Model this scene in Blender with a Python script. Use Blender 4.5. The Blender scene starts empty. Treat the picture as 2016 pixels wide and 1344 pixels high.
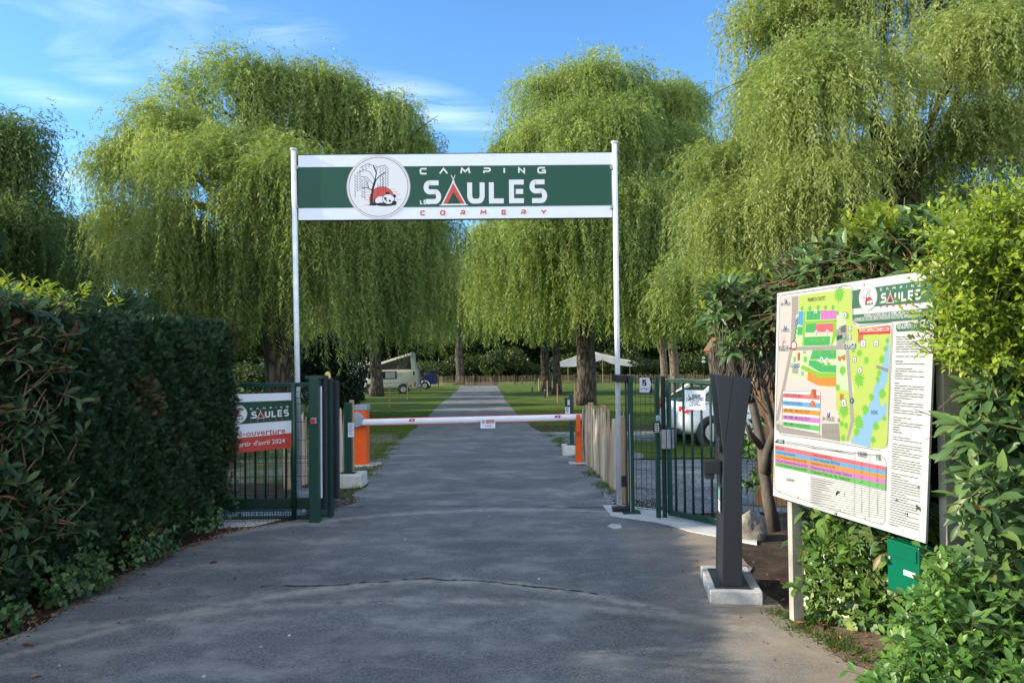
import bpy, bmesh, math, random
import numpy as np
from mathutils import Vector, Matrix
R_ = math.radians
rng = np.random.default_rng(7)
random.seed(7)
S = bpy.context.scene
COL = S.collection

# ------------------------------------------------------------------ camera
F = 1480.0; EYE = 1.6
PITCH = R_(1.39); ROLL = R_(-0.6)
cd = bpy.data.cameras.new('camera'); cam = bpy.data.objects.new('camera', cd); COL.objects.link(cam)
cd.sensor_width = 36; cd.lens = 36 * F / 2016; cd.clip_start = 0.05; cd.clip_end = 2000
MROT = Matrix.Rotation(math.pi / 2 + PITCH, 3, 'X') @ Matrix.Rotation(ROLL, 3, 'Z')
cam.matrix_world = Matrix.Translation((0, 0, EYE)) @ MROT.to_4x4()
S.camera = cam
# ------------------------------------------------------------------ light
SUN_EL = R_(24.0)
SUN_H = Vector((-1.0, -0.09)).normalized()
w = bpy.data.worlds.new('World'); S.world = w; w.use_nodes = True
wn = w.node_tree; wn.nodes.clear()
def wnode(t, **k):
    n = wn.nodes.new(t)
    for a, b in k.items(): setattr(n, a, b)
    return n
sky = wnode('ShaderNodeTexSky', sky_type='NISHITA', sun_disc=False)
sky.sun_elevation = SUN_EL; sky.sun_rotation = math.atan2(SUN_H.x, SUN_H.y)
sky.air_density = 1.0; sky.dust_density = 0.3; sky.ozone_density = 2.6; sky.altitude = 0
bgn = wnode('ShaderNodeBackground'); bgn.inputs['Strength'].default_value = 0.12
outn = wnode('ShaderNodeOutputWorld')
tc = wnode('ShaderNodeTexCoord')
sep = wnode('ShaderNodeSeparateXYZ'); wn.links.new(tc.outputs['Generated'], sep.inputs[0])
mx = wnode('ShaderNodeMath', operation='MAXIMUM'); mx.inputs[1].default_value = 0.05
wn.links.new(sep.outputs['Z'], mx.inputs[0])
dv = wnode('ShaderNodeVectorMath', operation='DIVIDE')
cmb = wnode('ShaderNodeCombineXYZ')
for i in range(3): wn.links.new(mx.outputs[0], cmb.inputs[i])
wn.links.new(tc.outputs['Generated'], dv.inputs[0]); wn.links.new(cmb.outputs[0], dv.inputs[1])
mp = wnode('ShaderNodeMapping'); mp.inputs['Rotation'].default_value = (0, 0, R_(28)); mp.inputs['Scale'].default_value = (0.42, 1.5, 1); mp.inputs['Location'].default_value = (6.1, 2.3, 0)
wn.links.new(dv.outputs[0], mp.inputs[0])
nz = wnode('ShaderNodeTexNoise'); nz.inputs['Scale'].default_value = 0.75; nz.inputs['Detail'].default_value = 9; nz.inputs['Roughness'].default_value = 0.58; nz.inputs['Distortion'].default_value = 0.7
wn.links.new(mp.outputs[0], nz.inputs['Vector'])
rp = wnode('ShaderNodeValToRGB'); rp.color_ramp.elements[0].position = 0.60; rp.color_ramp.elements[1].position = 1.0
rp.color_ramp.elements[1].color = (0.55, 0.55, 0.55, 1)
wn.links.new(nz.outputs['Fac'], rp.inputs[0])
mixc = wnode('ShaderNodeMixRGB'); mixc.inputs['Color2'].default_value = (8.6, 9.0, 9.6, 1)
tint = wnode('ShaderNodeMixRGB', blend_type='MULTIPLY'); tint.inputs['Fac'].default_value = 1.0; tint.inputs['Color2'].default_value = (0.50, 0.74, 0.92, 1)
wn.links.new(sky.outputs[0], tint.inputs['Color1'])
# thin wisps of cirrus
def _pd(px, py):
    d = MROT @ Vector(((px - 1008) / F, -(py - 672) / F, -1.0)); d.normalize(); return Vector((d.x / d.z, d.y / d.z))
fib = wnode('ShaderNodeTexNoise'); fib.inputs['Scale'].default_value = 2.2; fib.inputs['Detail'].default_value = 10; fib.inputs['Roughness'].default_value = 0.65; fib.inputs['Distortion'].default_value = 1.0
fm = wnode('ShaderNodeMapping'); fm.inputs['Scale'].default_value = (0.5, 2.2, 1); fm.inputs['Rotation'].default_value = (0, 0, R_(-12)); wn.links.new(dv.outputs[0], fm.inputs[0]); wn.links.new(fm.outputs[0], fib.inputs['Vector'])
fr_ = wnode('ShaderNodeValToRGB'); fr_.color_ramp.elements[0].position = 0.36; fr_.color_ramp.elements[1].position = 0.70; wn.links.new(fib.outputs['Fac'], fr_.inputs[0])
cur = rp.outputs[0]
for (ax, ay, bx0, by0, wpx, st_) in ((670, 145, 1020, 278, 55, .34), (-60, 150, 260, 232, 30, .15), (-60, 290, 230, 400, 60, .25), (120, 120, 300, 180, 34, .13), (380, 30, 700, 90, 50, .15)):
    A0_, B0_ = _pd(ax, ay), _pd(bx0, by0); c_ = _pd((ax + bx0) / 2, (ay + by0) / 2); w_ = (_pd((ax + bx0) / 2, (ay + by0) / 2 + wpx) - c_)
    u_ = (B0_ - A0_); L_ = u_.length / 2; u_.normalize(); W_ = max(.02, abs(w_.dot(Vector((-u_.y, u_.x)))))
    mm = wnode('ShaderNodeMapping', vector_type='TEXTURE'); mm.inputs['Location'].default_value = (c_.x, c_.y, 1); mm.inputs['Rotation'].default_value = (0, 0, math.atan2(u_.y, u_.x)); mm.inputs['Scale'].default_value = (L_, W_, 1)
    wn.links.new(dv.outputs[0], mm.inputs[0]); gg = wnode('ShaderNodeTexGradient', gradient_type='SPHERICAL'); wn.links.new(mm.outputs[0], gg.inputs[0])
    m1 = wnode('ShaderNodeMath', operation='MULTIPLY'); wn.links.new(gg.outputs['Fac'], m1.inputs[0]); wn.links.new(fr_.outputs[0], m1.inputs[1])
    m2 = wnode('ShaderNodeMath', operation='MULTIPLY', use_clamp=True); m2.inputs[1].default_value = st_; wn.links.new(m1.outputs[0], m2.inputs[0])
    m3 = wnode('ShaderNodeMath', operation='MAXIMUM'); wn.links.new(cur, m3.inputs[0]); wn.links.new(m2.outputs[0], m3.inputs[1]); cur = m3.outputs[0]
# added bright cloud bank in the unseen sky behind the camera, lightens the shade
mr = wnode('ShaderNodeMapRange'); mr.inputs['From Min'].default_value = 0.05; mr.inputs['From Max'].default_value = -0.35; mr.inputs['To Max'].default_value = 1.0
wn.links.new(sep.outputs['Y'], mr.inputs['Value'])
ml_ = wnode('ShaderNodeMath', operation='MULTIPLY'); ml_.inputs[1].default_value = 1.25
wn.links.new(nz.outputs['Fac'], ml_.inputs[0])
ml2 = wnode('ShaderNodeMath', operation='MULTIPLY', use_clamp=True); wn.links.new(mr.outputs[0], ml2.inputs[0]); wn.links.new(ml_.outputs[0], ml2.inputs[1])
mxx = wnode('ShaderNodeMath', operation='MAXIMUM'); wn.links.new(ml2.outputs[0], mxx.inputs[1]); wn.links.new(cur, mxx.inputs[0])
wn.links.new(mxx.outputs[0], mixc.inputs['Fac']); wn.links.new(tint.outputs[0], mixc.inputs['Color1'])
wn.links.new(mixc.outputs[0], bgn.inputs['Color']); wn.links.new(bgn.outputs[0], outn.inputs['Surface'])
sd = bpy.data.lights.new('sun', 'SUN'); sd.energy = 3.0; sd.angle = R_(0.6); sd.color = (1.0, 0.90, 0.72)
so = bpy.data.objects.new('sun', sd); COL.objects.link(so)
SUNV = Vector((SUN_H.x * math.cos(SUN_EL), SUN_H.y * math.cos(SUN_EL), math.sin(SUN_EL)))
so.rotation_euler = SUNV.to_track_quat('Z', 'Y').to_euler(); so.location = (-20, -5, 20)
S.view_settings.view_transform = 'Standard'; S.view_settings.look = 'None'
S.view_settings.exposure = 1.5; S.view_settings.gamma = 1.0
S.cycles.max_bounces = 6; S.cycles.diffuse_bounces = 3; S.cycles.glossy_bounces = 2; S.cycles.transmission_bounces = 4; S.cycles.transparent_max_bounces = 6
S.cycles.use_denoising = True; S.cycles.caustics_reflective = False; S.cycles.caustics_refractive = False

# ------------------------------------------------------------------ geometry of the view
def ray(px, py): return MROT @ Vector(((px - 1008) / F, -(py - 672) / F, -1.0))
def at(px, py, y):
    d = ray(px, py); t = y / d.y
    return Vector((d.x * t, y, EYE + d.z * t))
def gz(y):
    if y < 3.5: return 0.0
    if y < 38: return -0.022 * (y - 3.5)
    a = min((y - 38) / 22, 1.0)
    return -0.759 - 0.15 * (1 - (1 - a) ** 2)
def G(px, py):
    d = ray(px, py); t = 5.0
    for _ in range(60):
        t = (gz(t * d.y) - EYE) / d.z
        t = min(max(t, 0.5), 400)
    return Vector((d.x * t, d.y * t, gz(d.y * t)))
def sc(y): return F / y       # photo pixels per metre at depth y

# ------------------------------------------------------------------ materials
def srgb(r, g, b):
    f = lambda c: (c / 255 / 12.92) if c / 255 < 0.04045 else ((c / 255 + 0.055) / 1.055) ** 2.4
    return (f(r), f(g), f(b), 1)
def newmat(name):
    m = bpy.data.materials.new(name); m.use_nodes = True
    nt = m.node_tree; b = nt.nodes['Principled BSDF']
    return m, nt, b
def N(nt, t, inp=None, **k):
    n = nt.nodes.new(t)
    for a, b in k.items(): setattr(n, a, b)
    if inp:
        for a, b in inp.items():
            if hasattr(b, 'is_linked') or isinstance(b, bpy.types.NodeSocket): nt.links.new(b, n.inputs[a])
            else: n.inputs[a].default_value = b
    return n
def ramp(nt, fac, stops):
    n = nt.nodes.new('ShaderNodeValToRGB'); nt.links.new(fac, n.inputs[0])
    e = n.color_ramp.elements
    while len(e) < len(stops): e.new(0.5)
    for i, (p, c) in enumerate(stops):
        e[i].position = p; e[i].color = (c[0], c[1], c[2], 1) if not isinstance(c, float) else (c, c, c, 1)
    return n.outputs[0]
def gen(nt, scale=(1, 1, 1)):
    t = N(nt, 'ShaderNodeTexCoord'); m = N(nt, 'ShaderNodeMapping', {'Vector': t.outputs['Object'], 'Scale': scale}); return m.outputs[0]
def simple(name, col, rough=0.5, metal=0.0, var=0.12, nscale=8.0, bump=0.0, bscale=60.0, spec=0.5, stretch=(1, 1, 1)):
    m, nt, b = newmat(name)
    v = gen(nt, stretch)
    n = N(nt, 'ShaderNodeTexNoise', {'Vector': v, 'Scale': nscale, 'Detail': 6.0, 'Roughness': 0.6})
    c = tuple(col[:3])
    lo = tuple(x * (1 - var) for x in c); hi = tuple(min(1, x * (1 + var)) for x in c)
    nt.links.new(ramp(nt, n.outputs['Fac'], [(0.3, lo), (0.7, hi)]), b.inputs['Base Color'])
    b.inputs['Roughness'].default_value = rough; b.inputs['Metallic'].default_value = metal
    b.inputs['Specular IOR Level'].default_value = spec
    if bump:
        n2 = N(nt, 'ShaderNodeTexNoise', {'Vector': v, 'Scale': bscale, 'Detail': 5.0})
        bp = N(nt, 'ShaderNodeBump', {'Height': n2.outputs['Fac'], 'Strength': bump, 'Distance': 0.01})
        nt.links.new(bp.outputs[0], b.inputs['Normal'])
    return m
def leafmat(name, stops, trans=0.35, rough=0.5, spec=0.3, tmul=(1.25, 1.35, 0.6)):
    m, nt, b = newmat(name)
    a = N(nt, 'ShaderNodeAttribute', attribute_name='rnd')
    c = ramp(nt, a.outputs['Fac'], stops)
    nt.links.new(c, b.inputs['Base Color'])
    b.inputs['Roughness'].default_value = rough; b.inputs['Specular IOR Level'].default_value = spec
    tm = N(nt, 'ShaderNodeMixRGB', {'Fac': 1.0, 'Color1': c, 'Color2': (*tmul, 1)}, blend_type='MULTIPLY')
    t = N(nt, 'ShaderNodeBsdfTranslucent', {'Color': tm.outputs[0]})
    mx = N(nt, 'ShaderNodeMixShader', {'Fac': trans}); nt.links.new(b.outputs[0], mx.inputs[1]); nt.links.new(t.outputs[0], mx.inputs[2])
    nt.links.new(mx.outputs[0], nt.nodes['Material Output'].inputs['Surface'])
    return m
M = {}
M['green'] = simple('gate_green_paint', (0.003, 0.042, 0.028), 0.38, var=0.15)
M['dgreen'] = simple('dark_green_paint', (0.004, 0.024, 0.018), 0.4)
M['navy'] = simple('dark_steel', (0.006, 0.010, 0.022), 0.4)
M['anth'] = simple('anthracite_paint', (0.020, 0.024, 0.031), 0.45, var=0.1, bump=0.12, bscale=400, spec=.35)
M['shrubbark'] = simple('smooth_shrub_bark', (0.095, 0.078, 0.062), 0.85, var=.45, nscale=14, bump=.5, bscale=40, stretch=(1, 1, .35))
M['black'] = simple('black_plastic', (0.01, 0.01, 0.012), 0.4)
M['white'] = simple('white_paint', (0.68, 0.70, 0.74), 0.45, var=0.08, nscale=3)
M['polewhite'] = simple('weathered_white_paint', (0.62, 0.64, 0.66), 0.5, var=0.18, nscale=6, bump=0.2, bscale=30)
M['panelwhite'] = simple('panel_white', (0.62, 0.66, 0.72), 0.35, var=0.03)
M['boardwhite'] = simple('board_white', (0.40, 0.40, 0.385), 0.4, var=0.03, nscale=2)
M['orange'] = simple('orange_paint', (0.80, 0.105, 0.008), 0.4, var=0.1)
M['greyplastic'] = simple('grey_plastic', (0.25, 0.29, 0.33), 0.45)
M['alu'] = simple('aluminium', (0.42, 0.45, 0.48), 0.4, metal=0.5)
M['concrete'] = simple('concrete', (0.42, 0.42, 0.40), 0.9, var=0.25, nscale=5, bump=0.5, bscale=80)
M['lconcrete'] = simple('pale_concrete', (0.50, 0.49, 0.46), 0.9, var=0.2, nscale=6, bump=0.5, bscale=50)
M['yellow'] = simple('amber_plastic', (0.55, 0.38, 0.10), 0.25)
M['red'] = simple('red_plastic', (0.55, 0.02, 0.02), 0.3)
M['rubber'] = simple('tyre_rubber', (0.012, 0.012, 0.013), 0.8)
M['glass'] = simple('dark_glass', (0.012, 0.016, 0.02), 0.08, spec=0.8)
M['carwhite'] = simple('car_paint_white', (0.66, 0.67, 0.68), 0.18, var=0.02)
M['rim'] = simple('wheel_rim', (0.4, 0.41, 0.43), 0.35, metal=0.6)
M['vanpaint'] = simple('van_cream_paint', (0.52, 0.53, 0.46), 0.4, var=0.06)
M['canvas_dark'] = simple('dark_canvas', (0.09, 0.085, 0.08), 0.9)
M['blue'] = simple('dark_blue_paint', (0.012, 0.018, 0.075), 0.3)
M['tent'] = simple('tent_canvas', (0.55, 0.47, 0.34), 0.8, var=0.12, nscale=1.2)
M['mesh'] = simple('green_wire', (0.006, 0.045, 0.03), 0.5)
M['mailgreen'] = simple('mailbox_green_paint', (0.0, 0.105, 0.052), 0.32, var=0.08)
M['rock'] = simple('rock', (0.22, 0.20, 0.17), 0.9, var=0.45, nscale=9, bump=1.0, bscale=25)
M['brownroof'] = simple('weathered_wood_roof', (0.16, 0.085, 0.04), 0.8, var=0.3)
M['plank'] = simple('orange_wood', (0.38, 0.19, 0.07), 0.7, var=0.3, nscale=5, stretch=(1, 1, .1))

def woodmat(name, c0, c1, c2, sx=22.0):
    m, nt, b = newmat(name)
    v = gen(nt, (sx, sx, 1.2))
    n = N(nt, 'ShaderNodeTexNoise', {'Vector': v, 'Scale': 1.0, 'Detail': 8.0, 'Roughness': 0.65, 'Distortion': 0.6})
    a = N(nt, 'ShaderNodeAttribute', attribute_name='rnd')
    ad = N(nt, 'ShaderNodeMath', {0: n.outputs['Fac'], 1: 0.8}, operation='MULTIPLY_ADD')
    n3 = N(nt, 'ShaderNodeMath', {0: a.outputs['Fac'], 1: 0.45}, operation='MULTIPLY'); nt.links.new(n3.outputs[0], ad.inputs[2])
    nt.links.new(ramp(nt, ad.outputs[0], [(0.25, c0), (0.5, c1), (0.85, c2)]), b.inputs['Base Color'])
    b.inputs['Roughness'].default_value = 0.85
    bp = N(nt, 'ShaderNodeBump', {'Height': n.outputs['Fac'], 'Strength': 0.8, 'Distance': 0.01}); nt.links.new(bp.outputs[0], b.inputs['Normal'])
    return m
M['paling'] = woodmat('split_chestnut', (0.10, 0.075, 0.05), (0.38, 0.29, 0.20), (0.60, 0.50, 0.38))
M['postwood'] = woodmat('round_post_wood', (0.12, 0.08, 0.04), (0.30, 0.19, 0.10), (0.42, 0.28, 0.16), 14)
def barkmat(name, c0, c1, c2, sx=9.0, disp=0.06):
    m, nt, b = newmat(name)
    v = gen(nt, (sx, sx, sx * 0.22))
    n = N(nt, 'ShaderNodeTexNoise', {'Vector': v, 'Scale': 1.0, 'Detail': 10.0, 'Roughness': 0.7, 'Distortion': 1.2})
    vo = N(nt, 'ShaderNodeTexVoronoi', {'Vector': v, 'Scale': 1.3}, feature='DISTANCE_TO_EDGE')
    mu = N(nt, 'ShaderNodeMath', {0: n.outputs['Fac'], 1: vo.outputs['Distance']}, operation='MULTIPLY'); mu2 = N(nt, 'ShaderNodeMath', {0: mu.outputs[0], 1: 3.0}, operation='MULTIPLY')
    nt.links.new(ramp(nt, mu2.outputs[0], [(0.02, c0), (0.25, c1), (0.9, c2)]), b.inputs['Base Color'])
    b.inputs['Roughness'].default_value = 0.95
    bp = N(nt, 'ShaderNodeBump', {'Height': mu2.outputs[0], 'Strength': 1.0, 'Distance': disp}); nt.links.new(bp.outputs[0], b.inputs['Normal'])
    return m
M['bark'] = barkmat('willow_bark', (0.02, 0.016, 0.012), (0.085, 0.066, 0.048), (0.19, 0.15, 0.11), 5)
M['barklight'] = barkmat('pale_bark', (0.07, 0.055, 0.04), (0.20, 0.16, 0.12), (0.34, 0.27, 0.20), 14, 0.01)
M['twig'] = simple('dry_twig', (0.20, 0.13, 0.075), 0.85, var=0.4, nscale=20)
M['stem'] = simple('green_stem', (0.15, 0.17, 0.05), 0.7)
M['core'] = simple('shade_and_seam_black', (0.010, 0.012, 0.006), 1.0, var=0.5, nscale=30, spec=0.0)  # near-black: the darkness deep inside the hedges is put into the colour

Y = lambda *a: a
M['willow'] = leafmat('willow_leaf', [(0, (0.09, 0.145, 0.035)), (0.5, (0.225, 0.29, 0.085)), (1, (0.43, 0.47, 0.18))], 0.5, 0.45, 0.4)
M['willow_near'] = leafmat('willow_leaf_near', [(0, (0.11, 0.165, 0.04)), (0.5, (0.27, 0.325, 0.10)), (1, (0.49, 0.50, 0.20))], 0.5, 0.42, 0.45)
M['willow_shade'] = leafmat('willow_leaf_shade', [(0, (0.05, 0.085, 0.03)), (0.5, (0.10, 0.155, 0.05)), (1, (0.19, 0.24, 0.075))], 0.4, 0.5, 0.3)  # darker willow copy, the far-left tree's shade is put into its colour
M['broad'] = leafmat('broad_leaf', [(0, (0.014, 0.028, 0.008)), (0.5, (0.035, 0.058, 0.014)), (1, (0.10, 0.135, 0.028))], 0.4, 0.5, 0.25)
M['darkbush'] = leafmat('dark_shrub_leaf', [(0, (0.008, 0.02, 0.008)), (1, (0.025, 0.05, 0.02))], 0.15, 0.4, 0.3)
M['conifer'] = leafmat('conifer_spray', [(0, (0.008, 0.022, 0.010)), (0.55, (0.022, 0.052, 0.020)), (0.93, (0.045, 0.09, 0.03)), (1, (0.12, 0.065, 0.035))], 0.12, 0.55, 0.25)
M['laurel'] = leafmat('laurel_leaf', [(0, (0.035, 0.08, 0.025)), (0.5, (0.075, 0.14, 0.042)), (0.9, (0.13, 0.21, 0.055)), (0.985, (0.12, 0.15, 0.04)), (1, (0.22, 0.11, 0.05))], 0.2, 0.42, 0.35)
M['laurelshade'] = leafmat('shaded_laurel_leaf', [(0, (0.018, 0.045, 0.018)), (0.5, (0.035, 0.075, 0.028)), (0.9, (0.065, 0.12, 0.035)), (0.96, (0.14, 0.08, 0.03)), (1, (0.20, 0.09, 0.045))], 0.2, 0.42, 0.35)  # darker laurel copy, shade at the left hedge put into the leaf colours
M['laurelyoung'] = leafmat('young_laurel_leaf', [(0, (0.16, 0.23, 0.035)), (1, (0.36, 0.38, 0.06))], 0.4, 0.35, 0.4)
M['privet'] = leafmat('privet_leaf', [(0, (0.11, 0.18, 0.015)), (0.5, (0.22, 0.31, 0.024)), (1, (0.40, 0.44, 0.05))], 0.4, 0.33, 0.45)
M['ivy'] = leafmat('ivy_leaf', [(0, (0.04, 0.09, 0.02)), (0.6, (0.12, 0.20, 0.045)), (1, (0.28, 0.36, 0.09))], 0.25, 0.35, 0.4)
M['ivydark'] = leafmat('shaded_ivy_leaf', [(0, (0.02, 0.05, 0.015)), (0.7, (0.045, 0.10, 0.025)), (1, (0.10, 0.17, 0.04))], 0.2, 0.4, 0.3)  # darker ivy copy with the hedge-foot shade in its leaf colours
M['creeper'] = leafmat('creeper_leaf', [(0, (0.06, 0.14, 0.025)), (0.6, (0.10, 0.21, 0.035)), (1, (0.18, 0.29, 0.05))], 0.35, 0.4, 0.4)
M['litter'] = leafmat('dead_leaf', [(0, (0.06, 0.035, 0.02)), (0.5, (0.20, 0.10, 0.05)), (1, (0.42, 0.22, 0.12))], 0.15, 0.7, 0.2)
M['grass'] = leafmat('grass_blade', [(0, (0.045, 0.085, 0.012)), (0.6, (0.08, 0.14, 0.018)), (1, (0.16, 0.19, 0.05))], 0.35, 0.6, 0.2)
M['stone'] = leafmat('gravel_stone', [(0, (0.10, 0.10, 0.11)), (0.5, (0.24, 0.24, 0.24)), (1, (0.48, 0.46, 0.42))], 0.0, 0.9, 0.2)

def asphalt_mat():
    m, nt, b = newmat('asphalt')
    g = N(nt, 'ShaderNodeTexCoord').outputs['Object']
    fine = N(nt, 'ShaderNodeTexNoise', {'Vector': g, 'Scale': 75.0, 'Detail': 6.0, 'Roughness': 0.85})
    vor = N(nt, 'ShaderNodeTexVoronoi', {'Vector': g, 'Scale': 85.0})
    base = ramp(nt, fine.outputs['Fac'], [(0.34, (0.042, 0.043, 0.043)), (0.5, (0.134, 0.137, 0.137)), (0.66, (0.31, 0.312, 0.305))])
    chip = ramp(nt, vor.outputs['Color'], [(0.86, 0.0), (0.97, 0.4)])
    c1 = N(nt, 'ShaderNodeMixRGB', {'Fac': chip, 'Color1': base, 'Color2': (0.34, 0.33, 0.31, 1)})
    mp = N(nt, 'ShaderNodeMapping', {'Vector': g, 'Scale': (0.8, 1.25, 1)})
    n2 = N(nt, 'ShaderNodeTexNoise', {'Vector': mp.outputs[0], 'Scale': 2.3, 'Detail': 12.0, 'Roughness': 0.72, 'Distortion': 0.3})
    d = ramp(nt, n2.outputs['Fac'], [(0.47, 0.0), (0.64, 0.75)])
    c2 = N(nt, 'ShaderNodeMixRGB', {'Fac': d, 'Color1': c1.outputs[0], 'Color2': (0.31, 0.30, 0.275, 1)})
    n3 = N(nt, 'ShaderNodeTexNoise', {'Vector': g, 'Scale': 0.8, 'Detail': 8.0, 'Roughness': 0.6})
    c3 = N(nt, 'ShaderNodeMixRGB', {'Fac': ramp(nt, n3.outputs['Fac'], [(0.38, 0.4), (0.55, 0.0)]), 'Color1': c2.outputs[0], 'Color2': (0.055, 0.058, 0.062, 1)})
    # pale dust that has settled along the old cross cracks
    sp0 = N(nt, 'ShaderNodeSeparateXYZ', {0: g}); wob = N(nt, 'ShaderNodeTexNoise', {'Vector': g, 'Scale': 2.6, 'Detail': 8.0, 'Roughness': 0.7}); brk = N(nt, 'ShaderNodeTexNoise', {'Vector': g, 'Scale': 7.0, 'Detail': 8.0, 'Roughness': 0.75})
    mth = lambda op, a, b: N(nt, 'ShaderNodeMath', {0: a, 1: b}, operation=op).outputs[0]
    last = c3.outputs[0]
    for (pc, pe, wd, stg, wa) in (((850, 1146), (1180, 1176), .13, 1.3, .16), ((800, 1183), (1222, 1203), .12, 1.0, .10), ((1000, 1004), (1200, 1008), .14, 1.1, .05), ((1000, 967), (1180, 968), .22, .5, .3), ((900, 1060), (1200, 1062), .22, .45, .5), ((1000, 905), (1150, 905), .35, .5, .6), ((900, 862), (1080, 862), .5, .4, .7)):
        c0_, c1_ = G(*pc), G(*pe); k_ = (c0_.y - c1_.y) / max(.1, (c1_.x - c0_.x) ** 2)
        dx_ = mth('SUBTRACT', sp0.outputs['X'], c0_.x); q_ = mth('MULTIPLY', mth('MULTIPLY', dx_, dx_), k_)
        e_ = mth('ADD', mth('SUBTRACT', sp0.outputs['Y'], c0_.y), q_); e2 = mth('ADD', e_, mth('MULTIPLY', mth('SUBTRACT', wob.outputs['Fac'], .5), wa))
        m_ = mth('SUBTRACT', 1.0, mth('DIVIDE', mth('ABSOLUTE', e2, 0.0), wd)); f_ = mth('MULTIPLY', m_, ramp(nt, brk.outputs['Fac'], [(0.36, 0.0), (0.58, float(stg))])); f2 = N(nt, 'ShaderNodeMath', {0: f_, 1: 1.0}, operation='MULTIPLY', use_clamp=True).outputs[0]
        last = N(nt, 'ShaderNodeMixRGB', {'Fac': f2, 'Color1': last, 'Color2': (0.33, 0.305, 0.26, 1)}).outputs[0]
    # sandy dust near the right verge
    sp = N(nt, 'ShaderNodeSeparateXYZ', {0: g})
    n4 = N(nt, 'ShaderNodeTexNoise', {'Vector': g, 'Scale': 2.2, 'Detail': 8.0, 'Roughness': 0.65})
    s1 = N(nt, 'ShaderNodeMath', {0: n4.outputs['Fac'], 1: 1.6}, operation='MULTIPLY')
    s2 = N(nt, 'ShaderNodeMath', {0: s1.outputs[0], 1: sp.outputs['X']}, operation='ADD')
    yy = N(nt, 'ShaderNodeMath', {0: sp.outputs['Y'], 1: 7.5}, operation='LESS_THAN')
    s3 = N(nt, 'ShaderNodeMath', {0: ramp(nt, N(nt, 'ShaderNodeMath', {0: s2.outputs[0], 1: 0.4}, operation='MULTIPLY').outputs[0], [(0.66, 0.0), (0.98, 0.75)]), 1: yy.outputs[0]}, operation='MULTIPLY')
    c4 = N(nt, 'ShaderNodeMixRGB', {'Fac': s3.outputs[0], 'Color1': last, 'Color2': (0.30, 0.235, 0.165, 1)})
    nt.links.new(c4.outputs[0], b.inputs['Base Color'])
    b.inputs['Roughness'].default_value = 0.8; b.inputs['Specular IOR Level'].default_value = 0.35
    bp = N(nt, 'ShaderNodeBump', {'Height': fine.outputs['Fac'], 'Strength': 0.9, 'Distance': 0.006}); nt.links.new(bp.outputs[0], b.inputs['Normal'])
    return m
M['asphalt'] = asphalt_mat()
def groundmat(name, stops, sc1=3.0, fs=60.0, bump=0.8, mixs=None):
    m, nt, b = newmat(name)
    g = N(nt, 'ShaderNodeTexCoord').outputs['Object']
    n = N(nt, 'ShaderNodeTexNoise', {'Vector': g, 'Scale': sc1, 'Detail': 9.0, 'Roughness': 0.68})
    f = N(nt, 'ShaderNodeTexNoise', {'Vector': g, 'Scale': fs, 'Detail': 5.0, 'Roughness': 0.75})
    a = N(nt, 'ShaderNodeMath', {0: n.outputs['Fac'], 1: f.outputs['Fac']}, operation='ADD'); a2 = N(nt, 'ShaderNodeMath', {0: a.outputs[0], 1: 0.5}, operation='MULTIPLY')
    nt.links.new(ramp(nt, a2.outputs[0], stops), b.inputs['Base Color'])
    b.inputs['Roughness'].default_value = 0.95; b.inputs['Specular IOR Level'].default_value = 0.15
    bp = N(nt, 'ShaderNodeBump', {'Height': f.outputs['Fac'], 'Strength': bump, 'Distance': 0.03}); nt.links.new(bp.outputs[0], b.inputs['Normal'])
    return m
M['lawn'] = groundmat('lawn', [(0.36, (0.035, 0.062, 0.010)), (0.5, (0.078, 0.118, 0.018)), (0.64, (0.15, 0.175, 0.035))], 0.6, 45)
M['soil'] = groundmat('soil', [(0.35, (0.025, 0.018, 0.013)), (0.5, (0.075, 0.052, 0.036)), (0.65, (0.16, 0.115, 0.08))], 5, 90)
M['tan'] = groundmat('dry_earth', [(0.35, (0.10, 0.075, 0.05)), (0.5, (0.21, 0.155, 0.105)), (0.65, (0.34, 0.26, 0.18))], 5, 90)
M['gravel'] = groundmat('gravel', [(0.36, (0.09, 0.095, 0.105)), (0.5, (0.20, 0.21, 0.22)), (0.63, (0.40, 0.40, 0.40))], 2.5, 38, 1.0)
M['wornlawn'] = groundmat('worn_grass', [(0.38, (0.05, 0.08, 0.02)), (0.47, (0.11, 0.14, 0.04)), (0.52, (0.20, 0.17, 0.12)), (0.64, (0.36, 0.32, 0.27))], 1.6, 50)

# ------------------------------------------------------------------ object helpers
def tag(o, label=None, cat=None, group=None, kind=None):
    if label: o['label'] = label
    if cat: o['category'] = cat
    if group: o['group'] = group
    if kind: o['kind'] = kind
    return o
def thing(name, label, cat, loc=(0, 0, 0), group=None):
    o = bpy.data.objects.new(name, None); COL.objects.link(o); o.location = loc; o.empty_display_size = 0.2
    return tag(o, label, cat, group)
def link(name, me, mats, parent=None, label=None):
    for m in (mats if isinstance(mats, (list, tuple)) else [mats]): me.materials.append(m)
    o = bpy.data.objects.new(name, me); COL.objects.link(o)
    if parent is not None:
        o.parent = parent
        off = Vector((0, 0, 0)); p = parent
        while p is not None: off += p.location; p = p.parent
        me.transform(Matrix.Translation(-off))
    if label: o['label'] = label
    return o
def copy_tree(o, parent=None):
    c = o.copy(); COL.objects.link(c); c.parent = parent
    for ch in list(o.children): copy_tree(ch, c)
    return c
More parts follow.
